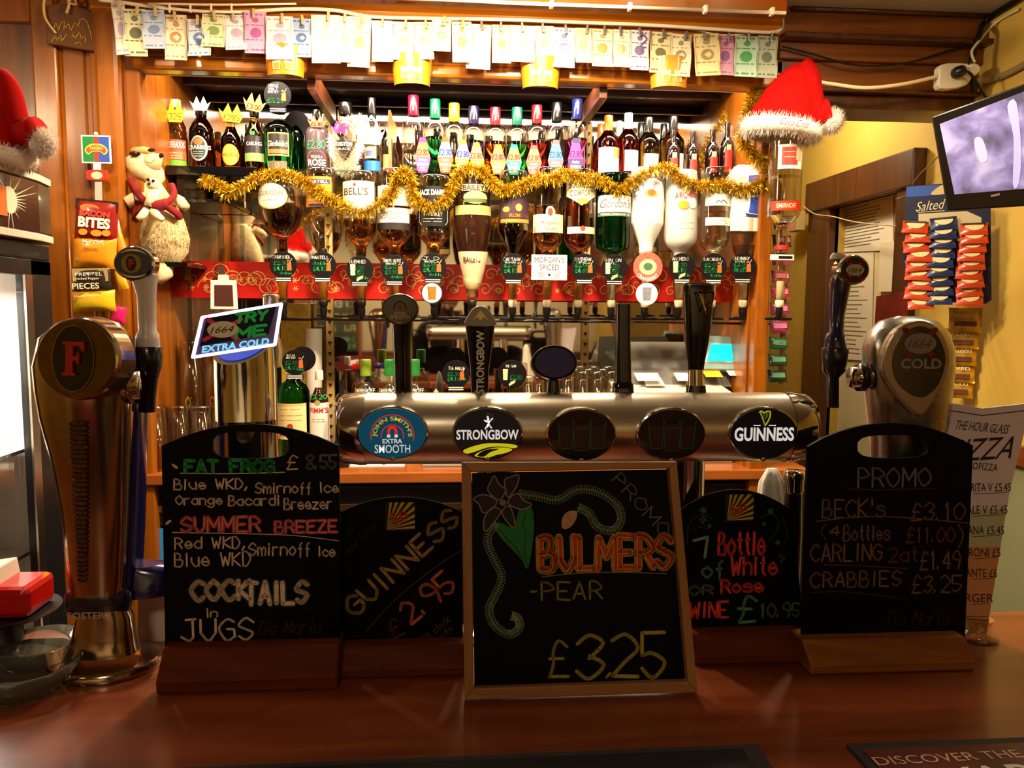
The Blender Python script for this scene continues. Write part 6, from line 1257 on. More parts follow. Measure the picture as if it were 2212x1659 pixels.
A.h('in', (448, 1315, 470, 1333), CW, wd=.0019); A.h('JUGS', (392, 1336, 548, 1384), CW, wd=.0028)
A.h('Tia Maria', (556, 1340, 693, 1370), CH('#3a1a14'), wd=.0014, shear=.3, name='maker_print')
# ---- B: stout offer, standing behind
out = arch(736, 736, 998, 1000, 1400, 1106, 1074)
B = Board('stout_chalkboard', 'arched chalkboard with sun logo and slanted orange writing for stout at 2.95', .955, out, None, 3, (728, 1486, 1004, 1398, 733, 1002), BASEW)
OR_ = CH('#b08a48')
B.r('GUINNESS', 868, 1215, 305, 42, 42, OR_, wd=.0040); B.ln([(792, 1362), (830, 1320), (880, 1272), (950, 1218), (996, 1190)], 1.6, CH('#5a4a34'))
B.r('£', 853, 1356, 26, 40, 25, CH('#5a2a1c'), wd=.0026); B.r('2.95', 922, 1290, 125, 52, 38, CH('#dc7048'), wd=.0036)
B.r('Till stock', 940, 1360, 78, 17, 42, CH('#5f4630'), wd=.0013); B.r('lasts', 958, 1370, 44, 14, 42, CH('#5f4630'), wd=.0013)
B.r('all', 750, 1150, 24, 16, 42, CH('#3a2020'), wd=.0012); B.r('day long', 778, 1165, 90, 18, 45, CH('#3a2020'), wd=.0012)
sunlogo(B, 832, 1085, 896, 1146)
# ---- D: wine offer
out = arch(1490, 1468, 1712, 1738, 1374, 1104, 1058)
D = Board('wine_chalkboard', 'arched chalkboard with sun logo and red and green wine offer', .965, out, None, 3, (1494, 1456, 1735, 1370, 1490, 1732), BASEW)
D.h('1', (1498, 1160, 1528, 1204), CH('#7fa08a'), wd=.0036); D.h('Bottle', (1552, 1150, 1652, 1198), CR, wd=.0036)
D.h('of', (1516, 1212, 1560, 1252), CH('#6a8a72'), wd=.0032); D.h('White', (1580, 1202, 1678, 1242), CR, wd=.0033)
D.h('OR', (1488, 1264, 1540, 1284), CH('#5a6a5c'), wd=.0030); D.h('Rose', (1558, 1252, 1648, 1280), CR, wd=.0033)
D.h('WINE', (1490, 1300, 1572, 1334), CR, wd=.0033); D.h('£', (1594, 1288, 1634, 1344), CH('#5a9a6a'), wd=.0038); D.h('10.95', (1644, 1302, 1728, 1332), CH('#4a7a58'), wd=.0026)
sunlogo(D, 1567, 1068, 1627, 1126)
VG = CH('#17502c')
for pts in ([(1484, 1180), (1486, 1140), (1500, 1118), (1522, 1112), (1545, 1126)], [(1640, 1120), (1662, 1108), (1680, 1122), (1676, 1150), (1660, 1165)], [(1500, 1150), (1510, 1138), (1528, 1142)], [(1690, 1120), (1700, 1150), (1692, 1180)]): D.ln(pts, 1.6, VG, name='vine_drawing')
mb = MB()
for x, y, r_ in ((1519, 1102, 10), (1664, 1104, 9), (1650, 1132, 6), (1680, 1172, 7), (1532, 1136, 6)):
    c = D.pl.at(x, y); mb.prism([(c[0]+r_*D.s*(1 if i % 2 else .45)*cos(i*pi/5), c[1]+r_*D.s*(1 if i % 2 else .45)*sin(i*pi/5)) for i in range(10)], .0002, .0009)
mb.obj('leaf_drawing', D.face, CH('#1a7a38'))['kind'] = 'stuff'
mb = MB()
for x, y in ((1519, 1116), (1514, 1122), (1523, 1122), (1518, 1128), (1686, 1200), (1692, 1206), (1687, 1212)): c = D.pl.at(x, y); mb.prism(ell(c[0], c[1], 3.6*D.s, 3.6*D.s, 8), .0002, .0008)
mb.obj('grape_drawing', D.face, CH('#4a3c5a'))['kind'] = 'stuff'
# ---- E: promo list
out = arch(1733, 1746, 2102, 2084, 1392, 962, 914); o1, h1 = holed(out, 1930, 965, 78, 25)
E = Board('promo_chalkboard', 'arched chalkboard with handle slot headed promo on a pale wooden base, right end', .93, o1, h1, 3, (1742, 1462, 2094, 1386, 1736, 2088), BASEL)
E.h('PROMO', (1853, 1010, 2010, 1052), CH('#6e7278'), wd=.0026); E.ln([(1830, 1056), (1900, 1058), (1960, 1056), (2018, 1055)], 2, CH('#4a1c1c'))
OB = CH('#7d5c3c')
E.h("BECK's", (1776, 1078, 1912, 1118), OB, wd=.0023); E.h('£3.10', (1968, 1086, 2084, 1124), OB, wd=.0023); E.ln([(1762, 1126), (1860, 1116), (1960, 1118), (2092, 1130)], 2, OB)
E.h('(', (1774, 1130, 1784, 1166), CH('#5a3a30'), wd=.0016); E.h('4', (1792, 1138, 1812, 1156), OB, wd=.002); E.h('Bottles', (1822, 1134, 1922, 1168), OB, wd=.0022); E.h('£11.00', (1958, 1138, 2062, 1172), CH('#6a3c34'), wd=.0022); E.h(')', (2068, 1132, 2080, 1182), OB, wd=.0018)
E.h('CARLING', (1750, 1174, 1904, 1212), OB, wd=.0024); E.h('2at', (1920, 1182, 1980, 1214), CH('#6a3430'), wd=.002); E.h('£1.49', (1988, 1190, 2074, 1230), OB, wd=.0024)
E.ln([(1780, 1220), (1860, 1222), (1958, 1228)], 1.8, CH('#6a3430')); E.h('CRABBIES', (1750, 1234, 1946, 1268), OB, wd=.0024); E.h('£3.25', (1970, 1242, 2076, 1280), OB, wd=.0024)
E.ln([(1752, 1280), (1830, 1278), (1942, 1292)], 1.8, CH('#4a2a2a')); E.h('Tia Maria', (1914, 1320, 2050, 1352), CH('#34181a'), wd=.0014, shear=.3, name='maker_print')
# ---- C: framed pear cider board, leaning in front
C_ = [(997, 998), (1458, 997), (1503, 1490), (1003, 1508)]
Cb = Board('framed_chalkboard', 'square wooden framed chalkboard with drawn flower advertising pear cider at 3.25', .865, [(1020, 1022), (1440, 1014), (1480, 1466), (1025, 1481)][::-1], None, 10, None)
FR = wood('#b07d45', '#8a5a2c', .55, 'X', 6, .05); FRV = wood('#b07d45', '#8a5a2c', .55, 'Y', 6, .05)
ou = Cb.pl.pts(C_); inn = Cb.pl.pts([(1018, 1020), (1442, 1012), (1482, 1468), (1023, 1483)])
for i, (nm, m_) in enumerate((('frame_rail', FR), ('frame_stile', FRV), ('frame_rail', FR), ('frame_stile', FRV))):
    j = (i+1) % 4; MB().prism([ou[i], ou[j], inn[j], inn[i]][::-1], -.008, .008).obj(nm, Cb.t, m_, Cb.M, .0012)
mn = min((Cb.M@V((x, y, -.008))).z for x, y in ou); Cb.t.location.z += -mn+.0005 if mn < 0 else 0
Cb.r('PROMO', 1386, 1090, 170, 30, -48, CH('#6d6a66'), wd=.0017)
s0 = random.getstate(); Cb.h('BULMERS', (1166, 1158, 1450, 1230), CH('#b89a2c'), wd=.0098); random.setstate(s0); Cb.h('BULMERS', (1166, 1158, 1450, 1230), CH('#d83a1c'), wd=.0058, z=.0013)
random.setstate(s0); Cb.h('BULMERS', (1163, 1160, 1447, 1232), CH('#c8b83a'), wd=.0012, z=.0019)
Cb.ln([(1170, 1246), (1250, 1238), (1340, 1236), (1440, 1239)], 2, CH('#8a7a4a')); Cb.h('-PEAR', (1146, 1256, 1300, 1296), CH('#8a7c2c'), wd=.0024)
Cb.h('£', (1186, 1384, 1228, 1462), CH('#a89a3a'), wd=.0034); Cb.h('3', (1245, 1372, 1304, 1466), CH('#b8a83a'), wd=.0042); Cb.h('.', (1310, 1454, 1318, 1462), CH('#a89a3a'), wd=.003); Cb.h('2', (1322, 1370, 1378, 1462), CH('#b8a83a'), wd=.0042); Cb.h('5', (1386, 1366, 1436, 1464), CH('#b8a83a'), wd=.0042)
vine = sp([(1120, 1066), (1160, 1072), (1205, 1080), (1245, 1058), (1290, 1062), (1330, 1088), (1342, 1120), (1325, 1145), (1290, 1138), (1272, 1108), (1248, 1096)], 8); vin2 = sp([(1070, 1130), (1052, 1165), (1066, 1205), (1084, 1245), (1070, 1285), (1056, 1315), (1068, 1350), (1100, 1370), (1122, 1355), (1118, 1335), (1105, 1330)], 8)
for vn in (vine, vin2):
    LN(Cb.face, Cb.pl.pts(vn), 5.5*Cb.s, CH('#4a6a40'), .0006, name='stem_drawing'); mb = MB()
    for i in range(len(vn)-1):
        a, b = vn[i], vn[i+1]; dx, dy = b[0]-a[0], b[1]-a[1]; L_ = sqrt(dx*dx+dy*dy) or 1
        for e in (-1, 1):
            p = (a[0]-dy/L_*e*7, a[1]+dx/L_*e*7); q_ = (p[0]+dx/L_*3-dy/L_*e*2, p[1]+dy/L_*3+dx/L_*e*2); ribbon(mb, Cb.pl.pts([a, p, q_]), 1.2*Cb.s, flat, .001)
    mb.obj('stem_hairs', Cb.face, CH('#9fae84'))['kind'] = 'stuff'
MB().prism(Cb.pl.pts(sp([(1214, 1140), (1216, 1115), (1232, 1103), (1246, 1106), (1244, 1122), (1230, 1140)], 3, True))[::-1], .0003, .0008).obj('bud_drawing', Cb.face, CH('#c89a70'))
lf_ = MB(); lf_.prism(Cb.pl.pts(sp([(1122, 1098), (1140, 1090), (1152, 1110), (1152, 1160), (1140, 1228), (1124, 1205), (1085, 1165), (1066, 1135), (1080, 1128), (1108, 1138)], 3, True))[::-1], .0002, .0007); lf_.obj('leaf_drawing', Cb.face, CH('#1f7a38'))
LN(Cb.face, Cb.pl.pts([(1140, 1226), (1132, 1190), (1136, 1160), (1128, 1130), (1136, 1108)]), 1.6*Cb.s, CH('#0c2a14'), .001, name='leaf_vein'); LN(Cb.face, Cb.pl.pts([(1136, 1216), (1112, 1180), (1092, 1160), (1078, 1142)]), 1.6*Cb.s, CH('#0c2a14'), .001, name='leaf_vein')
PT = [[(1078, 1080), (1054, 1060), (1060, 1040), (1068, 1028), (1078, 1046), (1092, 1058)], [(1092, 1058), (1090, 1036), (1104, 1030), (1120, 1026), (1116, 1050), (1098, 1074)], [(1100, 1076), (1118, 1066), (1130, 1080), (1148, 1090), (1128, 1100), (1100, 1090)],
      [(1098, 1092), (1108, 1110), (1112, 1140), (1096, 1128), (1084, 1106)], [(1082, 1104), (1070, 1124), (1048, 1148), (1046, 1120), (1064, 1096)], [(1066, 1096), (1044, 1108), (1034, 1088), (1022, 1078), (1044, 1068), (1072, 1080)]]
for p in PT:
    pp = sp(p, 4, True); MB().prism(Cb.pl.pts(pp)[::-1], .0008, .0012).obj('petal_drawing', Cb.face, CH('#241c1c')); LN(Cb.face, Cb.pl.pts(pp+[pp[0]]), 2.6*Cb.s, CH('#a88878'), .0016, name='petal_outline')
c = Cb.pl.at(1086, 1086); MB().prism(ell(c[0], c[1], 8*Cb.s, 7*Cb.s, 14), .001, .002).obj('flower_centre', Cb.face, CH('#6a8a4a'))
# ================================================================== left side: lit drinks fridge with curved sign
random.seed(13)
XF = -0.80
fy = lambda px, py: PX(px, py, XF)
y0f, y1f = 1.14, fy(130, 1000).y; zt_ = fy(60, 372).z; zs0 = fy(60, 518).z; zd0 = fy(30, 556).z
fr_ = thing('display_fridge', 'tall lit glass door drinks fridge with brown curved sign, left edge', 'fridge', (XF-.22, (y0f+y1f)/2, 0)); hx_, hy = .22, (y1f-y0f)/2
bkm = mat('#141214', .35, coat=.2)
MB().box(-hx_, -hy, 0, -hx_+.02, hy, zd0+.02).obj('back', fr_, mat('#e6e2d8', .5)); MB().box(-hx_, hy-.02, 0, hx_-.03, hy, zd0+.02).obj('side', fr_, bkm); MB().box(-hx_, -hy, 0, hx_-.03, -hy+.02, zd0+.02).obj('side', fr_, bkm)
MB().box(-hx_, -hy, 0, hx_, hy, .25).obj('base', fr_, bkm); MB().box(-hx_, -hy, zd0, hx_, hy, zs0-.004).obj('top', fr_, bkm, None, .004)
sw_ = fy(130, 1000).y-fy(88, 1000).y
dr_ = MB().box(hx_-.03, hy-sw_, .25, hx_, hy, zd0).box(hx_-.03, -hy, .25, hx_, -hy+.045, zd0).box(hx_-.03, -hy, .25, hx_, hy, .29).box(hx_-.03, -hy, zd0-.03, hx_, hy, zd0).obj('door_frame', fr_, bkm, None, .002)
MB().box(hx_-.02, -hy+.045, .29, hx_-.015, hy-sw_, zd0-.03).obj('glass_pane', dr_, thin('#ffffff', .96, .08)); MB().box(hx_, hy-sw_-.03, .4, hx_+.004, hy-sw_-.004, zd0-.03).obj('steel_edge', dr_, STEEL)
MB().box(-.02, -hy+.05, zd0-.05, .0, hy-.06, zd0-.035).obj('lit_tube', fr_, mat('#fff2da', .4, em=10)); 
shz = [.40, .62, .84, 1.05, 1.26]
for z in shz: MB().box(-hx_+.02, -hy+.03, z-.008, hx_-.05, hy-.03, z).obj('fridge_shelf', fr_, mat('#f0ece4', .4), None, .001)
cols = ['#8a1230', '#27652c', '#c9a030', '#7a1a4a', '#d8d0c0', '#b8321c', '#2a4a8a']
k = 0
for z in shz:
    for j in range(4):
        b_ = (XF-.22+.06, (y0f+y1f)/2+hy-.10-j*.095, z); t = thing('fridge_bottle', 'chilled bottle on the %s shelf of the lit fridge, %s from its hinge side' % (('lowest', 'second', 'middle', 'fourth', 'top')[shz.index(z)], nth(j+1)), 'bottle', b_, 'bottles in the lit fridge'); k += 1
        MB().lathe([(.028, 0), (.03, .005), (.03, .1), (.012, .14), (.011, .175)], 14).obj('glass_body', t, mat(cols[(k*3) % 7], .15, coat=.5)); rect(t, 'label', -.02, .03, .02, .08, mat(cols[(k*2+1) % 7], .5), .03, M=Matrix.Rotation(R(90), 4, 'Z'))
lamp('fridge_light', 'AREA', (XF-.2, (y0f+y1f)/2, zd0-.06), 9, (1, .93, .8), .25)
MB().box(-hx_+.02, hy-.024, .3, hx_-.05, hy-.02, zd0-.01).box(-hx_+.02, -hy+.02, .3, hx_-.05, -hy+.024, zd0-.01).obj('white_liner', fr_, mat('#f2eee6', .4))
# curved sign on top
sg = thing('fridge_sign', 'dark brown curved fridge sign with a white starburst', 'sign', (XF-.12, (y0f+y1f)/2, zs0)); hh = zt_-zs0
ou_ = [(-.1, -hy)]+[(-.1, hy+.07)]+[(.09+.03*sin(pi*i/10)*0+ .045*cos(pi*i/20), hy*1.0+.02-.02*(1-cos(pi*i/20))) for i in range(0)]+[(.05, hy+.07), (.09, hy+.055), (.115, hy+.02), (.128, hy-.05), (.132, 0), (.128, -hy)]
ou_ = sp(ou_, 3, True) if 0 else ou_
MB().prism(ou_[::-1], .012, hh-.012).obj('panel', sg, mat('#3d1d14', .22, coat=.4, noise=.3, scale=8), None, .006); MB().prism([(x*1.02, y*1.01) for x, y in ou_][::-1], hh-.014, hh).obj('top_trim', sg, mat('#e8d8c8', .4), None, .002); MB().prism([(x*1.02, y*1.01) for x, y in ou_][::-1], 0, .014).obj('bottom_trim', sg, mat('#d8c4b4', .4), None, .002)
MR = Matrix.Translation((.1335, 0, hh*.5))@Matrix.Rotation(R(90), 4, 'Z')@MX
pc = fy(4, 445); cy0 = pc.y-sg.location.y
st = MB()
for a in range(0, 360, 12):
    L_ = random.choice((.04, .06, .11)); st.add([(cy0+.012*cos(R(a-7)), .012*sin(R(a-7)), .0006), (cy0+L_*cos(R(a)), min(.6*hh, L_*.6)*sin(R(a)), .0006), (cy0+.012*cos(R(a+7)), .012*sin(R(a+7)), .0006)], [(0, 1, 2)])
st.prism(ell(cy0, 0, .024, .024, 20), .0003, .0008); st.obj('starburst', sg, mat('#e8d8c0', .5), MR)
MB().prism([(cy0-.06, -.03), (cy0-.012, -.03), (cy0-.012, .02), (cy0-.06, .02)], .001, .002).obj('orange_badge', sg, mat('#d86a20', .5), MR)
# ---- santa hats
def hat(name, label, base, s, flop, mirror=1, word=None):
    t = thing(name, label, 'hat', base); t.rotation_euler.y = R(7); mb = MB(); secs_ = []
    for i in range(15):
        u = i/14; w_ = (.090*(1-u)**.62+.007)*s; secs_.append((mirror*flop*s*(u**1.6)*.10, 0, (.02+.172*u**.92)*s, w_, w_*.62))
    mb.loft([(x, y+random.uniform(-.004, .004)*s, z, rx*(1+random.uniform(-.04, .04)), ry) for x, y, z, rx, ry in secs_], 26); mb.obj('red_cone', t, mat('#b00d08', .9, spec=.1, noise=.3, scale=20, bump=.5))
    # the tail folds down to the bobble
    e = V((secs_[-1][0], 0, secs_[-1][2])); bb_ = V((mirror*.128*s, -.012, .052*s)); mb = MB(); mb.tube(sp([tuple(e), tuple(e+V((mirror*.025*s, 0, -.03*s))), tuple(e+V((mirror*.055*s, 0, -.12*s))), tuple(bb_+V((mirror*-.01*s, 0, .025*s)))], 6), [.02*s+.014*s*sin(min(1, k_/12)*pi*.5) for k_ in range(19)], 12); mb.obj('folded_tail', t, mat('#b00d08', .9, spec=.1, noise=.3, scale=20, bump=.5))
    def fur(c, n, fn_, L0):
        m = MB(); 
        for k_ in range(n):
            p, nn = fn_(); d = (nn+V((random.gauss(0, .45), random.gauss(0, .45), random.gauss(0, .45)))).normalized(); sd_ = d.cross(V((.3, .2, 1))).normalized()*.0009; L_ = L0*random.uniform(.5, 1.2); m.add([p-sd_, p+sd_, p+d*L_], [(0, 1, 2)])
        return m
    def ringp():
        a = random.uniform(0, 2*pi); b_ = random.uniform(0, 2*pi); n_ = V((cos(a)*cos(b_), sin(a)*cos(b_)*.7, sin(b_))); return V((cos(a)*.088*s, sin(a)*.065*s, .012*s))+n_*.020*s, n_
    ring = MB(); pts = [(cos(2*pi*i/30)*.088*s, sin(2*pi*i/30)*.065*s, .012*s) for i in range(31)]; ring.tube(pts, .021*s, 10); fm = mat('#f2e6de', .9); q_ = ring.obj('fur_brim', t, fm); fur(0, 2600, ringp, .017*s).obj('fur_strands', q_, fm)['kind'] = 'stuff'
    def ballp(): n_ = V((random.gauss(0, 1), random.gauss(0, 1), random.gauss(0, 1))).normalized(); return bb_+n_*.026*s, n_
    bm_ = MB(); bm_.ball(tuple(bb_), .028*s, 14); q2 = bm_.obj('bobble', t, fm); fur(0, 1300, ballp, .016*s).obj('fur_strands', q2, fm)['kind'] = 'stuff'
    if word: T(q_, word, (-.045*s, -.004*s, .03*s, .014*s), mat('#c8302c', .6), M=Matrix.Translation((.005, -.093*s, 0.006))@MX, shear=.35, z=.002)
    return t
YHt = 2.335; b0 = P(1685, 292, YHt)
hat('santa_hat', 'red santa hat with white fur brim on the last inverted bottle, right', b0, 1.12, .25, 1, 'Coca-Cola')
p_ = fy(10, 330); hat('santa_hat', 'red santa hat with fluffy brim on the brown fridge sign, left edge', (P(-34, 335, p_.y).x, p_.y, zt_+.008), .80, .1, 1)
# ---- oak-mounted snack strip, left
YL = YB-.06
def pillow(parent, w_, h, d, m, M, nx=8, ny=8, name='packet', crimp=True):
    mb = MB(); k = nx+1
    for sgn in (-1, 1):
        v = []
        for j in range(ny+1):
            for i in range(nx+1):
                u, q = i/nx*2-1, j/ny*2-1; v.append((u*w_/2*(1-.04*(1-q*q)), q*h/2*(1-.03*(1-u*u)), sgn*d/2*((1-u*u)*(1-q*q))**.45+random.uniform(-1, 1)*d*.035*(abs(u) < .99)))
        mb.add(v, [(j*k+i, j*k+i+1, j*k+k+i+1, j*k+k+i) if sgn > 0 else (j*k+i, j*k+k+i, j*k+k+i+1, j*k+i+1) for j in range(ny) for i in range(nx)], True)
    return mb.obj(name, parent, m, M)
o = P(210, 353, YL); t = thing('snack_hanger', 'small square green, red and blue hanging sign with a gold badge', 'sign', o); s = S(208, 322, YL)
MB().prism([(-31*s, 0), (31*s, 0), (30*s, 59*s), (-31*s, 59*s)], 0, .002).obj('card', t, WHITE, MX)
for x0, x1, c in ((-28, -5, '#12803c'), (-5, 5, '#c8342c'), (5, 27, '#2c52b8')): MB().prism([(x0*s, 3*s), (x1*s, 3*s), (x1*s, 56*s), (x0*s, 56*s)], .002, .0025).obj('colour_stripe', t, mat(c, .5), MX)
MB().prism(sp([(-24*s, 28*s), (-12*s, 40*s), (12*s, 40*s), (24*s, 28*s), (17*s, 18*s), (8*s, 24*s), (-8*s, 24*s), (-17*s, 18*s)], 3, True)[::-1], .0025, .003).obj('badge_edge', t, mat('#e8d040', .5), MX); MB().prism(sp([(-21*s, 28*s), (-11*s, 37*s), (11*s, 37*s), (21*s, 28*s), (16*s, 21*s), (8*s, 26*s), (-8*s, 26*s), (-16*s, 21*s)], 3, True)[::-1], .003, .0034).obj('badge', t, mat('#d8502c', .5), MX); T(t, 'TAVERN', (-14*s, 28*s, 14*s, 35*s), mat('#f0d858', .5), M=MX, z=.0037, bold=.02)
MB().prism([(-8*s, -15*s), (8*s, -15*s), (8*s, 0), (-8*s, 0)], 0, .002).obj('strip', t, WHITE, MX); MB().prism(sp([(-20*s, -36*s), (20*s, -36*s), (22*s, -26*s), (20*s, -15*s), (-20*s, -15*s), (-22*s, -26*s)], 2, True), .002, .006).obj('red_clip', t, mat('#d8281c', .4), MX, .001)
MB().prism(ell(0, -26*s, 12*s, 8*s, 20), .006, .0066).obj('clip_badge', t, mat('#e8d0a0', .5), MX); MB().prism([(-8*s, -90*s), (8*s, -90*s), (8*s, -36*s), (-6*s, -36*s)], 0, .002).obj('clear_strip', t, mat('#b8b0a8', .3), MX)
MB().lathe([(.004, 59*s), (.006, 62*s), (.004, 66*s)], 12).obj('hook', t, WHITE)
PK = [(209, 478, 92, 92, '#8a1a14', 'red and black bacon snack packet, top of the left strip', 5), (206, 545, 92, 68, '#e8921c', 'orange crisp packet under the bacon snack', 3), (200, 604, 80, 54, '#2a2018', 'black and cream pieces packet, third on the left strip', -2), (203, 650, 92, 46, '#d8b422', 'yellow packet above the far left font head', -2)]
for cx, cy, w_, h, c, lb, ti in PK:
    Yk = YL-.015; o = P(cx, cy, Yk); s = S(cx, cy, Yk); t = thing('snack_packet', lb, 'packet', o, 'snack packets on the left strip'); t.rotation_euler.y = R(ti)
    pk = pillow(t, w_*s, h*s, .035, mat(c, .28, coat=.5, noise=.1), MX)
    Z = .0195
    def blk(x0, y0, x1, y1, cc, nm, z=Z, dz=.0006): return MB().prism([(x0*s, y0*s), (x1*s, y0*s), (x1*s, y1*s), (x0*s, y1*s)], z, z+dz).obj(nm, pk, mat(cc, .45))
    if '8a1a' in c:
        blk(-44, 22, 44, 45, '#17110f', 'black_top', .004); T(pk, 'BACON', (-30*s, 8*s, 32*s, 21*s), mat('#d8483c', .5), z=Z, bold=.04, fn=None); T(pk, 'B!TES', (-32*s, -16*s, 34*s, 7*s), WHITE, z=Z, bold=.05)
        mb = MB()
        for x, y, r_ in ((-22, -26, 9), (6, -26, 12), (26, -24, 9)): mb.prism(ell(x*s, y*s, r_*s, 7*s, 12), Z-.004, Z-.001)
        mb.obj('snack_picture', pk, mat('#e0902c', .5))['kind'] = 'stuff'; MB().prism(ell(-12*s, 26*s, 20*s, 9*s, 16), .012, .0135).obj('snack_photo', pk, mat('#c8744a', .5))
    elif 'e892' in c:
        T(pk, 'McCOYS', (-22*s, 14*s, 22*s, 26*s), WHITE, z=.014, bold=.03); T(pk, 'ORIGINAL', (-20*s, 2*s, 12*s, 9*s), mat('#8a3a14', .5), z=.0185); blk(-36, -20, -14, -12, '#7a8a3c', 'green_flash', .011)
    elif '2a20' in c:
        blk(-38, -4, 36, 24, '#a8905c', 'cream_top', .010); T(pk, 'PRETZEL', (-30*s, 8*s, 26*s, 15*s), WHITE, z=.0165); T(pk, 'PIECES', (-38*s, -20*s, 18*s, -7*s), CREAM, z=.0165, bold=.02); T(pk, 'Cracked Pepper', (-34*s, -2*s, 20*s, 5*s), WHITE, z=.018)
    else: blk(-38, 2, 20, 18, '#b8702c', 'brown_flash', .012); T(pk, 'Honey Mustard', (-34*s, 7*s, 18*s, 13*s), CREAM, z=.0165)
for cx, cy, lb in ((256, 516, 'orange crisp packet turned sideways behind the second packet'), (256, 585, 'yellow packet edge showing behind the black pieces packet')):
    o = P(cx, cy, YL+.0); t = thing('snack_packet', lb, 'packet', o, 'snack packets on the left strip'); pillow(t, .03, .11, .022, mat('#e0a828' if cy > 550 else '#e0841c', .28, coat=.5), Matrix.Rotation(R(-14), 4, 'Y')@MX)
o = P(255, 680, YL); t = thing('pink_packet', 'pink and white sachet at the bottom of the left strip', 'packet', o); pillow(t, .045, .05, .015, mat('#d81c6a', .4), Matrix.Rotation(R(10), 4, 'Y')@MX)
# ---- plush meerkat on the acrylic/corner shelf end
YM_ = 2.44; o = P(352, 590, YM_); s = S(352, 450, YM_); mk = thing('plush_meerkat', 'cream plush meerkat toy in a red cape holding a baby, left of the bottles', 'soft toy', o)
L = lambda px, py, dy=0: ((px-352)*s, dy, (590-py)*s)
CRM = mat('#e8d0a0', .95, noise=.2, scale=60, bump=.5); BRN = mat('#c89a5c', .95, noise=.3, scale=60, bump=.4); BLKP = mat('#2c1a12', .9, spec=.1); REDC = mat('#7c0c14', .9, noise=.2, scale=40)
def pl_secs(l): return sorted([((cx-352)*s, dy, (590-py)*s, w_*s, w_*s*d) for cx, py, w_, d, dy in l], key=lambda q: q[2])
MB().loft(pl_secs([(356, 566, 34, .7, 0), (358, 545, 48, .8, 0), (357, 515, 53, .8, 0), (356, 480, 45, .8, 0), (350, 450, 38, .75, 0), (342, 425, 30, .75, 0), (335, 405, 24, .8, 0), (334, 395, 20, .8, 0)]), 24).obj('body', mk, CRM)
hd = MB().loft(pl_secs([(336, 398, 20, .9, 0), (330, 388, 32, 1, 0), (322, 370, 37, 1, 0), (316, 350, 33, 1, 0), (318, 336, 22, .9, 0), (322, 331, 10, .8, 0)]), 24).obj('head', mk, CRM)
MB().tube([L(338, 362, -.015), L(352, 352, -.03), L(364, 346, -.035)], [24*s, 15*s, 7*s], 16).obj('muzzle', hd, CRM); MB().ball(L(368, 345, -.042), 5*s, 10).obj('nose', hd, BLKP)
MB().ball(L(316, 344, -.050), 11*s, 12, sq=(1.1, .15, .5)).obj('eye_patch', hd, BLKP); MB().ball(L(320, 343, -.06), 3.5*s, 8).obj('eye', hd, mat('#0a0808', .05, coat=1)); MB().ball(L(349, 335, -.045), 8*s, 12, sq=(1, .3, .5)).obj('eye_patch', hd, BLKP); MB().ball(L(290, 359, -.012), 10*s, 12, sq=(.8, .6, 1)).obj('ear', hd, mat('#3a2418', .8)); LN(hd, [(0, 0), (10*s, -3*s), (20*s, 5*s)], .0015, BLKP, M=Matrix.Translation(L(342, 362, -.068))@MX, name='mouth')
MB().ball(L(320, 334, -.01), 24*s, 14, sq=(1.1, .9, .45)).obj('forehead_patch', hd, BRN)
MB().tube([L(322, 425, -.01), L(308, 436, -.03), L(292, 446, -.04)], [13*s, 15*s, 13*s], 12).obj('arm', mk, CRM); MB().tube([L(384, 432, -.01), L(402, 440, -.03), L(414, 452, -.04)], [13*s, 12*s, 10*s], 12).obj('arm', mk, CRM)
MB().add([L(298, 395, -.03), L(318, 440, -.062), L(342, 446, -.07), L(310, 470, -.05), L(292, 486, -.02), L(286, 470, -.01), L(300, 450, -.03)], [(0, 6, 2, 1), (6, 5, 4, 3), (6, 3, 2)]).obj('cape', mk, REDC); mb = MB(); mb.tube(sp([L(300, 396, -.035), L(318, 420, -.055), L(338, 442, -.068), L(372, 450, -.07), L(392, 430, -.05), L(384, 404, -.03)], 5), 7*s, 8); mb.tube(sp([L(346, 440, -.07), L(360, 452, -.075), L(384, 448, -.07)], 4), 12*s, 8); mb.tube(sp([L(380, 452, -.06), L(398, 466, -.05), L(400, 474, -.04)], 4), 8*s, 8); mb.obj('cape_edge', mk, REDC)
by = MB(); by.ball(L(357, 408, -.075), 13*s, 14); by.tube([L(357, 418, -.07), L(356, 432, -.075), L(350, 455, -.075)], [9*s, 12*s, 13*s], 12); bo = by.obj('baby', mk, mat('#f0dcb4', .95, bump=.4, scale=60)); MB().ball(L(354, 402, -.098), 3.5*s, 8).obj('eye_patch', bo, BLKP); MB().ball(L(364, 404, -.098), 3.5*s, 8).obj('eye_patch', bo, BLKP); MB().ball(L(356, 411, -.102), 3*s, 8).obj('nose', bo, BLKP)
for a, b_ in (((343, 462), (328, 482)), ((356, 462), (378, 482))): MB().tube([L(*a, -.075), L((a[0]+b_[0])/2, 474, -.085), L(*b_, -.09)], [9*s, 8*s, 6*s], 10).obj('leg', bo, mat('#f0dcb4', .95))
fm = MB()
for k in range(5200):
    a = random.uniform(pi, 2*pi); zq = random.uniform(20, 122); w_ = 50*sin(min(1, (zq-8)/60)*pi/2)*(1 if zq < 80 else (1-(zq-80)*.006)); p = V(((4+w_*cos(a))*s, w_*.8*sin(a)*s, zq*s)); d = (V((cos(a), sin(a), -.5))+V((random.gauss(0, .5), random.gauss(0, .5), random.gauss(0, .5)))).normalized(); sd_ = d.cross(V((0, .3, 1))).normalized()*.0009; fm.add([p-sd_, p+sd_, p+d*random.uniform(.008, .018)], [(0, 1, 2)])
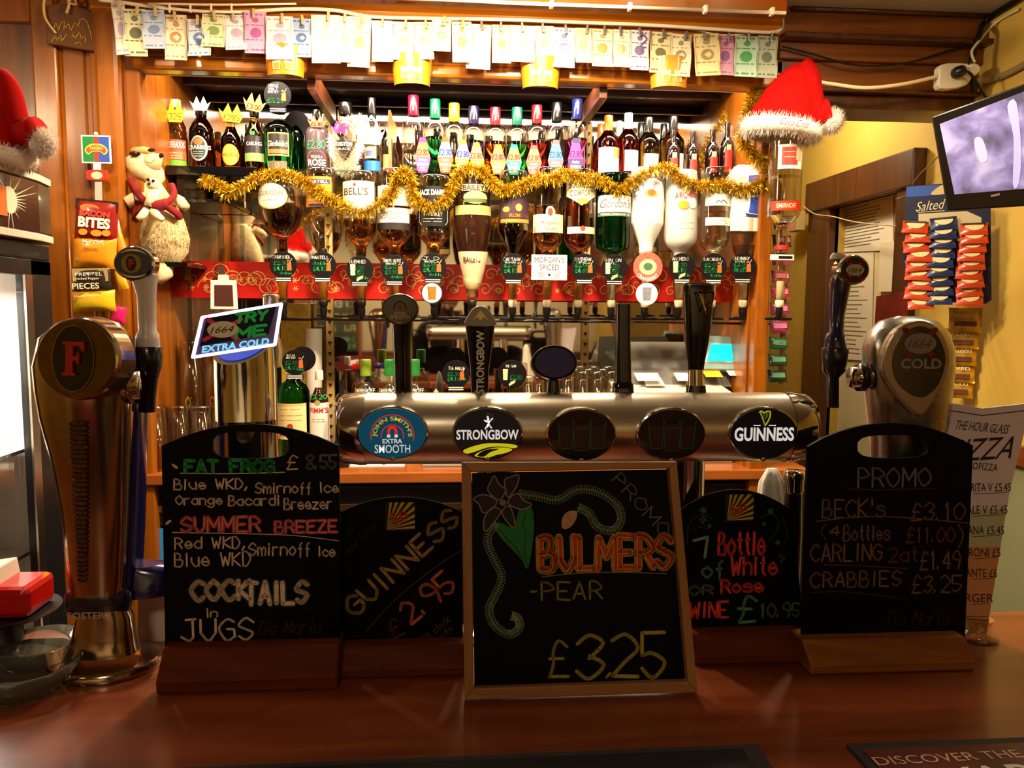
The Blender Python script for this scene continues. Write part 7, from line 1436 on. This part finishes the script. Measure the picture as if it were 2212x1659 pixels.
fm.obj('fur', mk, mat('#e0c796', .9, noise=.35, scale=30))['kind'] = 'stuff'
MB().tube([L(356, 566, 0), L(362, 592, -.02), L(348, 610, -.03), L(352, 604, -.02)], [20*s, 16*s, 10*s, 6*s], 12).obj('foot', mk, CRM)
MB().box(-.07, -.03, -.012, .075, YM-YM_-.24, 0).obj('perch', mk, BLKGL, Matrix.Translation(L(356, 568)))
# ================================================================== right side
# ---- television
tvp = Pl(PX(2110, 320, XR-.32), -47, 0, 0); tvp = Pl(tvp.o, -38, -6, 4)
tvo = tvp.o; tv = thing('television', 'wall mounted television with black frame showing a bluish blurred picture', 'television', tvo); MM = Matrix.Translation(-tvo)@tvp.M
cs = tvp.pts([(2012, 252), (2300, 150), (2300, 440), (2046, 456)]); MB().prism(cs[::-1], -.05, 0).obj('casing', tv, mat('#120d0c', .25, coat=.5), MM, .004)
sc4 = [(2030, 268), (2310, 160), (2310, 400), (2062, 420)]; q4 = tvp.pts(sc4); scm = MB().prism(q4[::-1], 0, .0012).obj('lit_screen', tv, mat('#6a66a8', .3, em=.55), MM)
pm_ = mat('#6a66a8', .3, em=.48, noise=.5, scale=9).copy(); nt = pm_.node_tree; cr = nt.nodes.new('ShaderNodeValToRGB'); e_ = cr.color_ramp.elements
e_[0].position = .36; e_[0].color = hexc('#54506e'); e_[1].position = .66; e_[1].color = hexc('#aea8d8'); x_ = e_.new(.5); x_.color = hexc('#7f78b4')
nn = [n for n in nt.nodes if n.type == 'TEX_NOISE'][0]; nn.inputs['Distortion'].default_value = .35; nn.inputs['Scale'].default_value = 13; nt.links.new(nn.outputs[0], cr.inputs[0]); bb2 = nt.nodes['Principled BSDF']; nt.links.new(cr.outputs[0], bb2.inputs['Emission Color']); nt.links.new(cr.outputs[0], bb2.inputs['Base Color'])
scm.data.materials.clear(); scm.data.materials.append(pm_)
for pts, c in (([(2105, 300), (2122, 300), (2134, 340), (2120, 352), (2108, 330)], '#b4b4e6'), ([(2176, 230), (2196, 222), (2206, 330), (2200, 398), (2188, 398), (2190, 300)], '#b0b0e6')):
    MB().prism(sp(tvp.pts(pts), 3, True)[::-1], .0012, .0019).obj('picture', scm, mat(c, .4, em=.5))
MB().prism(tvp.pts([(2140, 421), (2160, 417), (2160, 422), (2141, 426)])[::-1], .0, .002).obj('maker_badge', tv, mat('#c8b8a0', .3, .8), MM)
w0 = V((XR, tvo.y+.05, tvo.z+.0)); MB().tube([V((.0, .0, 0))+tvp.n*-.05, (w0-tvo)], .02, 10).obj('wall_bracket', tv, BLACK)
for px, rr in ((2085, 12), (2120, 16)): pass
# ---- double socket with plugs and cables
so = P(2070, 165, YB-.10); s = S(2070, 165, YB-.10); sk = thing('socket_block', 'white extension socket with one black plug hanging under the beam', 'socket', so)
MB().prism(sp([(-38*s, 24*s), (-42*s, 0), (-38*s, -26*s), (14*s, -20*s), (30*s, -4*s), (40*s, 22*s), (10*s, 28*s)], 3, True), -.03, .0).obj('socket_body', sk, mat('#e0d4bc', .4), MX@Matrix.Translation((0, 0, 0)), .003)
MB().lathe([(12*s, -.0), (13*s, .012), (11*s, .03), (5*s, .034)], 18, MX@Matrix.Translation((-6*s, 6*s, 0))).obj('black_plug', sk, BLACK); MB().lathe([(13*s, 0), (13*s, .015), (10*s, .022)], 18, MX@Matrix.Translation((27*s, 12*s, 0))).obj('white_plug', sk, mat('#e8dcc4', .4))
Yc2 = YB-.11
def cable2(label, pts, r, m, Y=Yc2): return cable('cable', label, [P(x, y, Y) if len(q_) < 3 else P(x, y, q_[2]) for q_ in pts for x, y in [q_[:2]]], r, m)
cable2('white cable sagging across the dark beam to the socket', [(1742, 170), (1770, 177), (1800, 182), (1870, 190), (1950, 182), (2030, 164)], .0058, mat('#d8c39a', .5), YB-.09)
cable2('dark cable sagging in a shallow curve on the beam', [(1690, 100), (1760, 118), (1830, 138), (1900, 142), (1970, 134), (2050, 110), (2100, 100)], .0032, BLACK, YB-.05)
cable2('black cable from the plug down to the television', [(2066, 160), (2090, 155), (2108, 175), (2122, 200), (2135, 215)], .004, BLACK, YB-.15)
cable('cable', 'thick grey cable looping from the beam corner to the right edge', [P(2112, 172, YB-.1), PX(2140, 172, XR-.01), PX(2175, 160, XR-.01), PX(2230, 130, XR-.01)], .010, mat('#8a7a50', .6))
cable('cable', 'black cable running down the corner of the right wall from the ceiling', [PX(2260, -40, XR-.012), PX(2190, 5, XR-.012), PX(2130, 45, XR-.012), P(2118, 70, YB-.1), P(2104, 110, YB-.1), P(2098, 150, YB-.1), P(2106, 200, YB-.08)], .009, BLACK)
cable('cable', 'thin pale cable clipped beside the black corner cable', [PX(2200, 20, XR-.01), PX(2150, 50, XR-.01), P(2114, 90, YB-.11), P(2099, 112, YB-.11), P(2106, 135, YB-.11)], .004, mat('#d8c8a0', .5))
cable('cable', 'dark wire hanging from the pelmet end', [P(1693, 40, YB-.12), P(1692, 62, YB-.12), P(1680, 74, YB-.12)], .003, mat('#6a6a60', .5))
cable('cable', 'thin white wire hanging across the doorway from the door frame', [PX(1735, 445, XR-.06), PX(1760, 462, XR-.05), PX(1800, 468, XR-.05), PX(1850, 480, XR-.05), PX(1935, 488, XR-.06)], .0025, mat('#cdb98c', .5))
cable('cable', 'thin wire from the television down to the door frame', [PX(2030, 335, XR-.06), PX(1980, 385, XR-.06), PX(1960, 420, XR-.06), PX(1935, 430, XR-.06)], .0022, mat('#7a6a40', .5))
# ---- papers on the door
def wallpaper_px(label, pts, m, X=XR+.046, name='notice', nl=0, hdr=None):
    ps = [PX(x, y, X) for x, y in pts]; c = sum(ps, V((0, 0, 0)))/len(ps); t = thing(name, label, 'notice', c, 'paper notices on the door')
    mb = MB(); v = [tuple(p-c) for p in ps]; v2 = [(x-.002, y, z) for x, y, z in v]; n_ = len(v)
    mb.add(v2+v, [tuple(range(n_)), tuple(range(n_, 2*n_))[::-1]]+[(i, n_+i, n_+(i+1) % n_, (i+1) % n_) for i in range(n_)]); mb.obj('sheet', t, m)
    if nl:
        mb = MB(); yy0, yy1 = min(p.y for p in ps)-c.y, max(p.y for p in ps)-c.y; z1, z0_ = min(ps[0].z, ps[1].z)-c.z, max(ps[2].z, ps[3].z)-c.z
        for k in range(nl):
            z = z1-(z1-z0_)*(k+1.2)/(nl+1.6); a = yy1-(yy1-yy0)*.12; e = yy0+(yy1-yy0)*random.uniform(.15, .45)
            mb.add([(-.0028, a, z), (-.0028, e, z), (-.0028, e, z-.0035), (-.0028, a, z-.0035)], [(0, 1, 2, 3)])
        mb.obj('typed_lines', t, mat('#7a6c58', .6))['kind'] = 'stuff'
wallpaper_px('large typed notice pinned high on the cream door', [(1818, 448), (1930, 412), (1930, 540), (1812, 545)], mat('#f4e8d0', .6), nl=13)
wallpaper_px('lower long typed notice on the cream door', [(1815, 548), (1888, 545), (1882, 780), (1812, 775)], mat('#f2e4c8', .6), nl=22)
wallpaper_px('blank white sheet at the right of the cream door', [(1903, 525), (1936, 520), (1930, 630), (1898, 630)], mat('#efe0c4', .6), X=XR+.041)
wallpaper_px('dark red leaflet hanging on the right edge of the door', [(1894, 640), (1962, 628), (1960, 690), (1890, 705)], mat('#7a1c18', .5, noise=.4, scale=30), X=XR-.045)
wallpaper_px('white toilet style label under the tv beside the snack card', [(2100, 452), (2133, 446), (2134, 478), (2100, 480)], mat('#d8d0d8', .5), X=XR-.01)
o = PX(1722, 478, XR-.07); t = thing('wall_box', 'small cream box on the wall left of the door frame', 'switch', o); MB().box(-.02, -.045, -.045, .02, .045, .04).obj('box', t, mat('#b89a60', .5), None, .004)
tag(MB().box(XR-.03, PX(1716, 480, XR).y-.02, PX(1716, 430, XR).z, XR, PX(1716, 480, XR).y+.02, PX(1716, 415, XR).z).obj('door_stop', None, DARKW), 'small dark block above the cream box by the door frame', 'block')
# ---- snack card with hanging peanut packets
cp = Pl(PX(2045, 540, XR-.16), -28, 0, 0); cd = thing('snack_card', 'dark blue peanut hanging card headed salted below the television', 'card', cp.o); MM = Matrix.Translation(-cp.o)@cp.M
bk = MB().prism(cp.pts([(1958, 402), (2050, 396), (2140, 440), (2142, 648), (2130, 656), (1966, 650), (1948, 560)])[::-1], -.004, 0).obj('backing_card', cd, mat('#141a38', .5), MM)
MB().prism(cp.pts([(1984, 462), (2088, 456), (2120, 470), (2120, 520), (1984, 520)])[::-1], 0, .0008).obj('cream_panel', bk, mat('#b8a884', .6)); MB().prism(cp.pts([(1958, 404), (2048, 398), (2046, 420), (1958, 426)])[::-1], .0, .0008).obj('blue_band', bk, mat('#2a4a98', .5))
a_ = cp.at(1980, 455); b_ = cp.at(2040, 432); T(bk, 'Salted', (a_[0], a_[1], b_[0], b_[1]), mat('#c8b890', .5), z=.0014, shear=.3, rot=5); LN(bk, cp.pts([(1984, 459), (2040, 455)]), .002, mat('#c8b890', .5), .0014); MB().prism(sp(cp.pts([(2010, 420), (2030, 402), (2046, 400), (2042, 418)]), 3, True)[::-1], .0008, .0014).obj('peanut_print', bk, mat('#b8a070', .5))
cnt = 0
for ci, (x0, x1, c, n_, y0, y1, nm) in enumerate(((1980, 1985, '#b0360e', 9, 492, 655, 'orange red'), (2034, 2030, '#18264f', 9, 484, 646, 'navy blue'), (2100, 2092, '#b0360e', 9, 496, 648, 'bright orange'))):
    for k in range(n_):
        cnt += 1; u = k/(n_-1); cx = x0+(x1-x0)*u+random.uniform(-4, 4); cy = y0+(y1-y0)*u; a = cp.at(cx, cy); w_ = P(0, 0, 1) and .062; lift = .018+random.uniform(0, .006)
        q_ = cp.M@V((a[0], a[1], lift)); t = thing('nut_packet', '%s nut packet, %s from the top of the %s column' % (nm, nth(k+1), ('left', 'middle', 'right')[ci]), 'packet', q_, 'nut packets on the snack card')
        m3 = cp.M.to_3x3().to_4x4()@Matrix.Rotation(R(-30+random.uniform(-6, 6)), 4, 'X')@Matrix.Rotation(R(random.uniform(-6, 6)), 4, 'Z')
        if cnt in (1, 10, 19): pk0 = pillow(t, .072, .042, .014, mat(c, .3, coat=.4), m3, 6, 6)
        else: pk0 = pk0.copy(); COL.objects.link(pk0); pk0.parent = t; pk0.matrix_basis = m3
        MB().prism([(.025*cos(R(x)), .018*sin(R(x))+.009) for x in range(180, 361, 20)], .0065, .0078).obj('cream_panel', pk0, mat('#c8b080', .5)); MB().box(-.03, .012, .004, .03, .017, .0072).obj('dark_band', pk0, mat('#0f0f14', .5))
for k, (cx, cy, h) in enumerate(((2085, 692, 58), (2078, 732, 44), (2074, 768, 42), (2070, 805, 42), (2066, 838, 38))):
    q_ = PX(cx, cy, XR-.06); t = thing('foil_packet', 'gold foil snack packet, %s from the top below the snack card' % nth(k+1), 'packet', q_, 'gold foil packets hanging in a strip'); pk = pillow(t, .092, .080 if k == 0 else .065, .02, mat('#d09a24', .35, .3, noise=.6, scale=40), Matrix.Rotation(R(-28), 4, 'Z')@MX@Matrix.Rotation(R(-14), 4, 'X')); T(pk, 'MIXED' if k % 2 else 'POLLOCKS', (-.03, .006, .03, .016), CREAM, z=.0135); MB().box(-.03, -.02, .009, .03, -.006, .0115).obj('brown_print', pk, mat('#5a2a10', .5, noise=.4, scale=80))
# ---- strip of pink and green packets by the right post
for k, (cy, c, nm) in enumerate(((480, '#c85a6a', 'pale pink'), (520, '#4a1a3c', 'plum'), (560, '#8a2a5c', 'magenta'), (598, '#7a2c50', 'dark magenta'), (632, '#a8244c', 'crimson'), (668, '#8a2a5c', 'rose'), (706, '#8a2c58', 'purple pink'), (742, '#1a5a34', 'green'), (778, '#17402a', 'dark green'), (812, '#122c20', 'blackish green'))):
    cx = 1690-k*1.2; q_ = P(cx, cy, YB+.03); t = thing('small_packet', '%s small snack packet, %s from the top of the strip beside the right post' % (nm, nth(k+1)), 'packet', q_, 'small packets on the right strip'); pk = pillow(t, .062, .042, .016, mat(c, .3, coat=.4), Matrix.Rotation(R(random.uniform(-9, 9)), 4, 'Y')@MX@Matrix.Rotation(R(-22), 4, 'X')); MB().box(-.022, -.008, .006, .022, .008, .009).obj('name_panel', pk, mat('#b8688a' if k < 7 else '#5a8a6a', .5))
    q2 = P(cx+16, cy+4, YB+.05); MB().box(-.012, .02, -.028, .0, .03, .028).obj('gold_back', t, mat('#a8842c', .4, .4), Matrix.Translation((.03, 0, 0)))
# ---- pint-shaped pizza menu standing behind the promo board
mp_ = Pl(P(2115, 1380, .99), -14, 2); org = P(2100, 1385, .99); org.z = ZT; mn_ = thing('pint_shaped_menu', 'tall pint glass shaped pizza menu card on a clear base, right of the promo board', 'menu', org); MM = Matrix.Translation(-org)@mp_.M
LL = [(2030, 866), (2040, 868), (2120, 882), (2212, 872), (2222, 868), (2212, 930), (2180, 1060), (2160, 1180), (2140, 1300), (2130, 1370), (2080, 1370), (2060, 1290), (2040, 1060)]
cdm = MB().prism(mp_.pts(LL)[::-1], -.002, .002).obj('card', mn_, mat('#eae0ee', .5), MM)
def mbx(x0, y0, x1, y1): a = mp_.at(x0, y1); b = mp_.at(x1, y0); return (a[0], a[1], b[0], b[1])
MB().prism(mp_.pts([(2058, 1180), (2160, 1180), (2140, 1300), (2130, 1368), (2082, 1368), (2066, 1290)])[::-1], .002, .0024).obj('beer_band', cdm, mat('#d89a68', .5)); MB().prism(mp_.pts([(2054, 1100), (2172, 1100), (2160, 1180), (2058, 1180)])[::-1], .002, .0023).obj('green_band', cdm, mat('#c4cca4', .5))
MT_ = mat('#2c1c22', .6); T(cdm, 'THE HOUR GLASS', mbx(2062, 914, 2178, 930), MT_, z=.003, shear=.2, rot=-4); T(cdm, 'PIZZA', mbx(2052, 948, 2194, 990), MT_, z=.003, shear=.5, rot=6); T(cdm, 'MENOPIZZA', mbx(2068, 1000, 2154, 1012), MT_, z=.003, rot=-3)
for y, s_ in ((1052, 'MARGHERITA V £5.45'), (1100, 'VEGETALE V £5.45'), (1144, 'HAVAIANA £5.45'), (1192, 'PEPPERONI £5'), (1236, 'PICCANTE £6'), (1290, 'BURGER')): 
    xr = 2182-(y-1052)*.16; T(cdm, s_, mbx(xr-150*(1-(y-1052)*.0016), y-6, xr, y+6), MT_, z=.003, rot=3); LN(cdm, mp_.pts([(2100, y+14), (xr-8, y+11)]), .0007, MT_, .003)
LN(cdm, mp_.pts([(2034, 884), (2120, 897), (2216, 886)]), .0012, MT_, .003); LN(cdm, mp_.pts([(2085, 1330), (2130, 1330)]), .001, MT_, .003)
MB().lathe([(.024, 0), (.026, .004), (.02, .012), (.013, .018), (.018, .03)], 28, Matrix.Translation((P(2112, 1385, .99).x-org.x, 0, 0))).obj('glass_foot', mn_, GT)
# ---- bottle and cloth behind the wine board
b = VB(1716, 1.04, z=ZT, ref=1020); h = b.z(1016); t = thing('oil_bottle', 'slim dark bottle with steel cap between the wine and promo boards', 'bottle', b.o); k_ = b.s
MB().lathe([(20*k_, 0), (21*k_, .004), (21*k_, h*.62), (19*k_, h*.75), (18*k_, h*.86)], 24).obj('glass_body', t, mat('#1c1210', .08, coat=.7)); MB().lathe([(18*k_, h*.86), (21*k_, h*.88), (20*k_, h*.93), (22*k_, h*.95), (22*k_, h*.985), (19*k_, h), (0, h)], 24).obj('steel_cap', t, CHROME)
b = VB(1672, 1.07, z=ZT, ref=1050); h = b.z(1012); t = thing('bar_cloth', 'white cloth standing in a folded peak behind the wine chalkboard', 'cloth', b.o); secs_ = []
for i in range(12): u = i/11; secs_.append((.004*sin(u*5), 0, h*u, (.048-.034*u**.8)*(1 if i < 11 else .5), (.03-.02*u)*(1 if i < 11 else .4)))
mb = MB(); n_ = 30; vs_ = []
for cx, cy, z, rx, ry in secs_:
    for i in range(n_): a = 2*pi*i/n_; f_ = 1+.16*sin(5*a+z*8); vs_.append((cx+rx*f_*cos(a), cy+ry*f_*sin(a), z))
mb.add(vs_, [(j*n_+i, j*n_+(i+1) % n_, (j+1)*n_+(i+1) % n_, (j+1)*n_+i) for j in range(11) for i in range(n_)]+[tuple(range(11*n_, 12*n_))], True); mb.obj('cloth', t, mat('#f0e4d8', .85, bump=.2, scale=200))
# ---- far left: red box on a black stand and clear trays
o = P(30, 1330, 1.02); t = thing('red_sauce_caddy', 'red plastic sachet box on a black dish, left edge of the counter', 'box', (o.x, 1.0, ZT)); q = lambda px, py: (P(px, py, 1.0).x-o.x, P(px, py, 1.0).z-ZT)
a = q(0, 1310); b_ = q(90, 1250); MB().box(a[0]-.03, -.035, a[1]-.004, b_[0]-.0, .035, b_[1]).obj('red_box', t, mat('#c8140e', .25, coat=.5), None, .008); MB().box(a[0]-.03, -.02, b_[1]-.01, (a[0]+b_[0])/2, .03, b_[1]+.018).obj('white_sachet', t, mat('#e8dcd0', .5), Matrix.Rotation(R(-8), 4, 'Y'), .002)
MB().lathe([(.05, a[1]-.012), (.062, a[1]-.006), (.064, a[1]-.004)], 28).obj('black_dish', t, BLACK); MB().lathe([(.03, 0), (.028, .004), (.02, .01), (.02, a[1]-.01)], 20).obj('stand', t, BLACK)
for i, (cx, cy, Y, r_, lb) in enumerate(((40, 1400, .93, .07, 'clear glass ashtray nearest the left edge'), (85, 1370, .99, .05, 'smaller clear dish behind the glass ashtray'))):
    p_ = P(cx, cy, Y); t = thing('glass_dish', lb, 'dish', (p_.x, Y, ZT), 'clear glass dishes'); MB().lathe([(0, 0), (r_*.75, 0), (r_*.8, .004), (r_, .03), (r_*.94, .032), (r_*.7, .01), (0, .008)], 10 if i == 0 else 24, caps=False).obj('dish', t, mat('#f0e4d0', .04, trans=.9, ior=1.4))
# paper towel behind the font
p_ = P(345, 1350, 1.05); t = thing('printed_paper', 'white printed paper sheet standing behind the cocktail chalkboard', 'paper', (p_.x, 1.05, ZT)); MB().box(-.03, 0, 0, .05, .0015, .075).obj('sheet', t, mat('#e8dcc4', .6), Matrix.Rotation(R(-8), 4, 'X')); mb = MB()
# ================================================================== public side of the bar, seen in the mirror
random.seed(41)
def figure(t, m, sk, hair, o, up_arms, glasses=False, bald=False, lean=0.0):
    """one skinned body; arms raised to hold a camera or hanging forward on the counter"""
    H_ = 1.74; J = {}
    def j(n, x, y, z, r): J[n] = (V((x, y, z)), r)
    j('pelvis', 0, -.02, .96, .125); j('belly', 0, -.015, 1.12, .135); j('chest', 0, -.005, 1.30, .15); j('neck0', 0, 0, 1.44, .07); j('neck1', 0, .01, 1.50, .052)
    for e, s_ in ((1, 'r'), (-1, 'l')):
        j('hip'+s_, e*.095, -.02, .90, .095); j('knee'+s_, e*.11, .01, .50, .062); j('ank'+s_, e*.115, -.02, .09, .042); j('toe'+s_, e*.13, .15, .04, .034)
        j('sh'+s_, e*.18, 0, 1.40, .062)
        if up_arms: j('el'+s_, e*.25, .14, 1.19, .046); j('wr'+s_, e*.10, .16, 1.44, .030)
        else: j('el'+s_, e*.25, .06, 1.14, .048); j('wr'+s_, e*.17, .26, 1.13, .031)
    names = list(J); E = [('pelvis', 'belly'), ('belly', 'chest'), ('chest', 'neck0'), ('neck0', 'neck1')]
    for s_ in 'rl': E += [('pelvis', 'hip'+s_), ('hip'+s_, 'knee'+s_), ('knee'+s_, 'ank'+s_), ('ank'+s_, 'toe'+s_), ('chest', 'sh'+s_), ('sh'+s_, 'el'+s_), ('el'+s_, 'wr'+s_)]
    me = bpy.data.meshes.new('body'); me.from_pydata([tuple(J[n][0]) for n in names], [(names.index(a), names.index(b)) for a, b in E], [])
    ob = bpy.data.objects.new('body', me); COL.objects.link(ob); ob.parent = t; ob.modifiers.new('skin', 'SKIN')
    if not me.skin_vertices: me.attributes  # layer is created with the modifier below
    import bmesh
    bm = bmesh.new(); bm.from_mesh(me); ly = bm.verts.layers.skin.verify(); bm.verts.ensure_lookup_table()
    for i, n in enumerate(names): bm.verts[i][ly].radius = (J[n][1], J[n][1]*(.72 if n in ('pelvis', 'belly', 'chest') else 1)); bm.verts[i][ly].use_root = n == 'pelvis'
    bm.to_mesh(me); bm.free(); sb = ob.modifiers.new('sub', 'SUBSURF'); sb.levels = 2; sb.render_levels = 2; me.materials.append(m)
    # head with face
    hz = [(0, 0, 1.485, .048, .052), (0, .03, 1.50, .05, .06), (0, .028, 1.525, .062, .078), (0, .018, 1.56, .070, .088), (0, .012, 1.60, .074, .094), (0, .008, 1.64, .075, .094), (0, .004, 1.68, .068, .085), (0, 0, 1.71, .048, .06), (0, 0, 1.722, .02, .025)]
    hd = MB().loft(hz, 26).obj('head', t, sk)
    MB().loft([(0, .112, 1.575, .016, .014), (0, .108, 1.59, .013, .014), (0, .098, 1.625, .008, .008)], 12).obj('nose', hd, sk)
    for e in (1, -1):
        MB().ball((e*.028, .093, 1.622), .011, 10).obj('eye', hd, mat('#e8e0d8', .3)); MB().ball((e*.028, .1025, 1.622), .0045, 8).obj('pupil', hd, BLACK); MB().ball((e*.075, .005, 1.60), .026, 12, sq=(.3, .6, 1.1)).obj('ear', hd, sk)
        if glasses: MB().tube([(e*.028+.02*cos(a*pi/8), .110, 1.622+.015*sin(a*pi/8)) for a in range(17)], .0018, 6).tube([(e*.048, .109, 1.625), (e*.076, .01, 1.628)], .0016, 6).obj('glasses', hd, BLACK)
    MB().tube([(-.022, .100, 1.548), (0, .106, 1.546), (.022, .100, 1.548)], .005, 8).obj('mouth', hd, mat('#a8503c', .5))
    if not bald: MB().loft([(0, -.012, 1.60, .078, .092), (0, -.012, 1.65, .080, .095), (0, -.006, 1.69, .074, .092), (0, -.004, 1.72, .054, .07), (0, 0, 1.735, .02, .03)], 24).obj('hair', hd, hair)
    else: MB().loft([(0, -.022, 1.56, .074, .078), (0, -.022, 1.60, .077, .080), (0, -.022, 1.64, .077, .078)], 24).obj('hair', hd, hair)
    # hands
    for e, s_ in ((1, 'r'), (-1, 'l')):
        w_ = J['wr'+s_][0]; d = V((-e*.35, .15, .9)).normalized() if up_arms else V((-e*.1, 1, 0)); sd_ = (V((0, 1, 0)) if up_arms else V((e, 0, 0))); nrm = d.cross(sd_).normalized(); pc = w_+d*.045
        h = MB(); h.tube([tuple(w_), tuple(w_+d*.03), tuple(pc+d*.02), tuple(pc+d*.04)], [.024, .034, .036, .030], 12)
        for k, L_ in enumerate((.060, .072, .066, .052)):
            b_ = pc+d*.035+sd_*(.024-.016*k); q = [b_, b_+d*L_*.4+nrm*e*.004, b_+d*L_*.7-V((e*.018, 0, 0)), b_+d*L_*.75-V((e*.036, 0, .006))]; h.tube([tuple(p) for p in q], [.0095, .009, .008, .006], 8)
        b_ = w_+d*.02+sd_*.026; h.tube([tuple(b_), tuple(b_+sd_*.02+d*.022), tuple(b_+sd_*.022+d*.045-V((e*.01, 0, 0)))], [.012, .0105, .007], 8); h.obj('hand', t, sk)
    return J
SKN = mat('#c47a54', .55, noise=.1, scale=30)
t = thing('person', 'person in a dark brown jumper holding a small camera up, seen only in the mirror', 'person', (-.02, -.26, 0))
figure(t, mat('#2c1c16', .85, noise=.2, scale=40), SKN, mat('#3a2418', .8), None, True); t.location.z = 0
cm = thing('compact_camera', 'small black compact camera held in two hands in front of the counter', 'camera', (-.02, -.09, 1.545))
MB().box(-.05, -.02, -.03, .05, .0, .03).obj('camera_body', cm, mat('#1c1c20', .35), None, .004); MB().lathe([(.024, 0), (.022, .012), (.018, .02)], 20, Matrix.Rotation(R(-90), 4, 'X')@Matrix.Rotation(0, 4, 'X')).obj('lens', cm, CHROME)
t = thing('person', 'person in dark padded jacket and glasses at the bar, seen in the mirror', 'person', (P(1352, 690, 5.62).x, .02, 0), rz=18); t.scale = (.9, .9, .9)
figure(t, mat('#17171c', .8, noise=.3, scale=14, bump=.4), SKN, mat('#5a4a40', .8), None, False, True, True)
# opening-hours chalkboard on the far wall (its mirror image is what shows)
vq = P(707, 722, 2*YM-YF-.03); hb = thing('hours_board', 'large chalkboard of opening hours on the far wall, seen reversed in the mirror', 'chalkboard', (vq.x, YF+.02, vq.z)); MB2 = Matrix.Rotation(R(180), 4, 'Z')@MX
MB().prism([(-.34, -.42), (.34, -.42), (.34, .42), (-.34, .42)], -.01, .0).obj('board', hb, mat('#3a3a2a', .6, noise=.2), MB2); MB().box(-.37, -.015, .42, .37, .01, .46).box(-.37, -.015, -.46, .37, .01, -.42).box(-.37, -.015, -.42, -.34, .01, .42).box(.34, -.015, -.42, .37, .01, .42).obj('frame', hb, OAK)
for s_, b_, c in (('OPEN', (-.28, .30, -.05, .37), CREAM), ('HOURS', (.02, .30, .27, .37), CREAM), ('SUN THU', (-.3, .15, .0, .22), mat('#c8c870', .6)), ('12-22', (.06, .15, .28, .22), mat('#c8c870', .6)), ('FRI SAT', (-.3, .03, .0, .10), mat('#c8c870', .6)), ('12-23', (.06, .03, .28, .10), mat('#c8c870', .6)), ('BANK', (-.28, -.08, -.14, -.03), mat('#7ac878', .6)), ('HOLIDAY', (-.3, -.15, -.1, -.10), mat('#7ac878', .6))):
    H(hb, s_, b_, c, M=MB2, z=.001, wd=.010 if b_[3]-b_[1] > .06 else .006)
# shaded wall lamp and a dark bench with panelling on the far wall
bn = thing('wall_bench', 'dark upholstered bench along the far wall of the public side', 'bench', (-.2, YF+.3, 0)); MB().box(-1.6, -.25, .0, 1.6, .25, .42).obj('seat_box', bn, DARKW); MB().box(-1.6, -.22, .42, 1.6, .25, .5).obj('cushion', bn, mat('#6d1c1c', .8), None, .02); MB().box(-1.6, -.28, .5, 1.6, -.2, 1.0).obj('backrest', bn, mat('#6d1c1c', .8), None, .02)
wp = MB().box(XL+.001, YF+.001, 0, XR-.001, YF+.02, 1.05).obj('trim_5', None, DARKW); struct(wp, 'dark timber panelling along the foot of the far public wall')
flush_text()
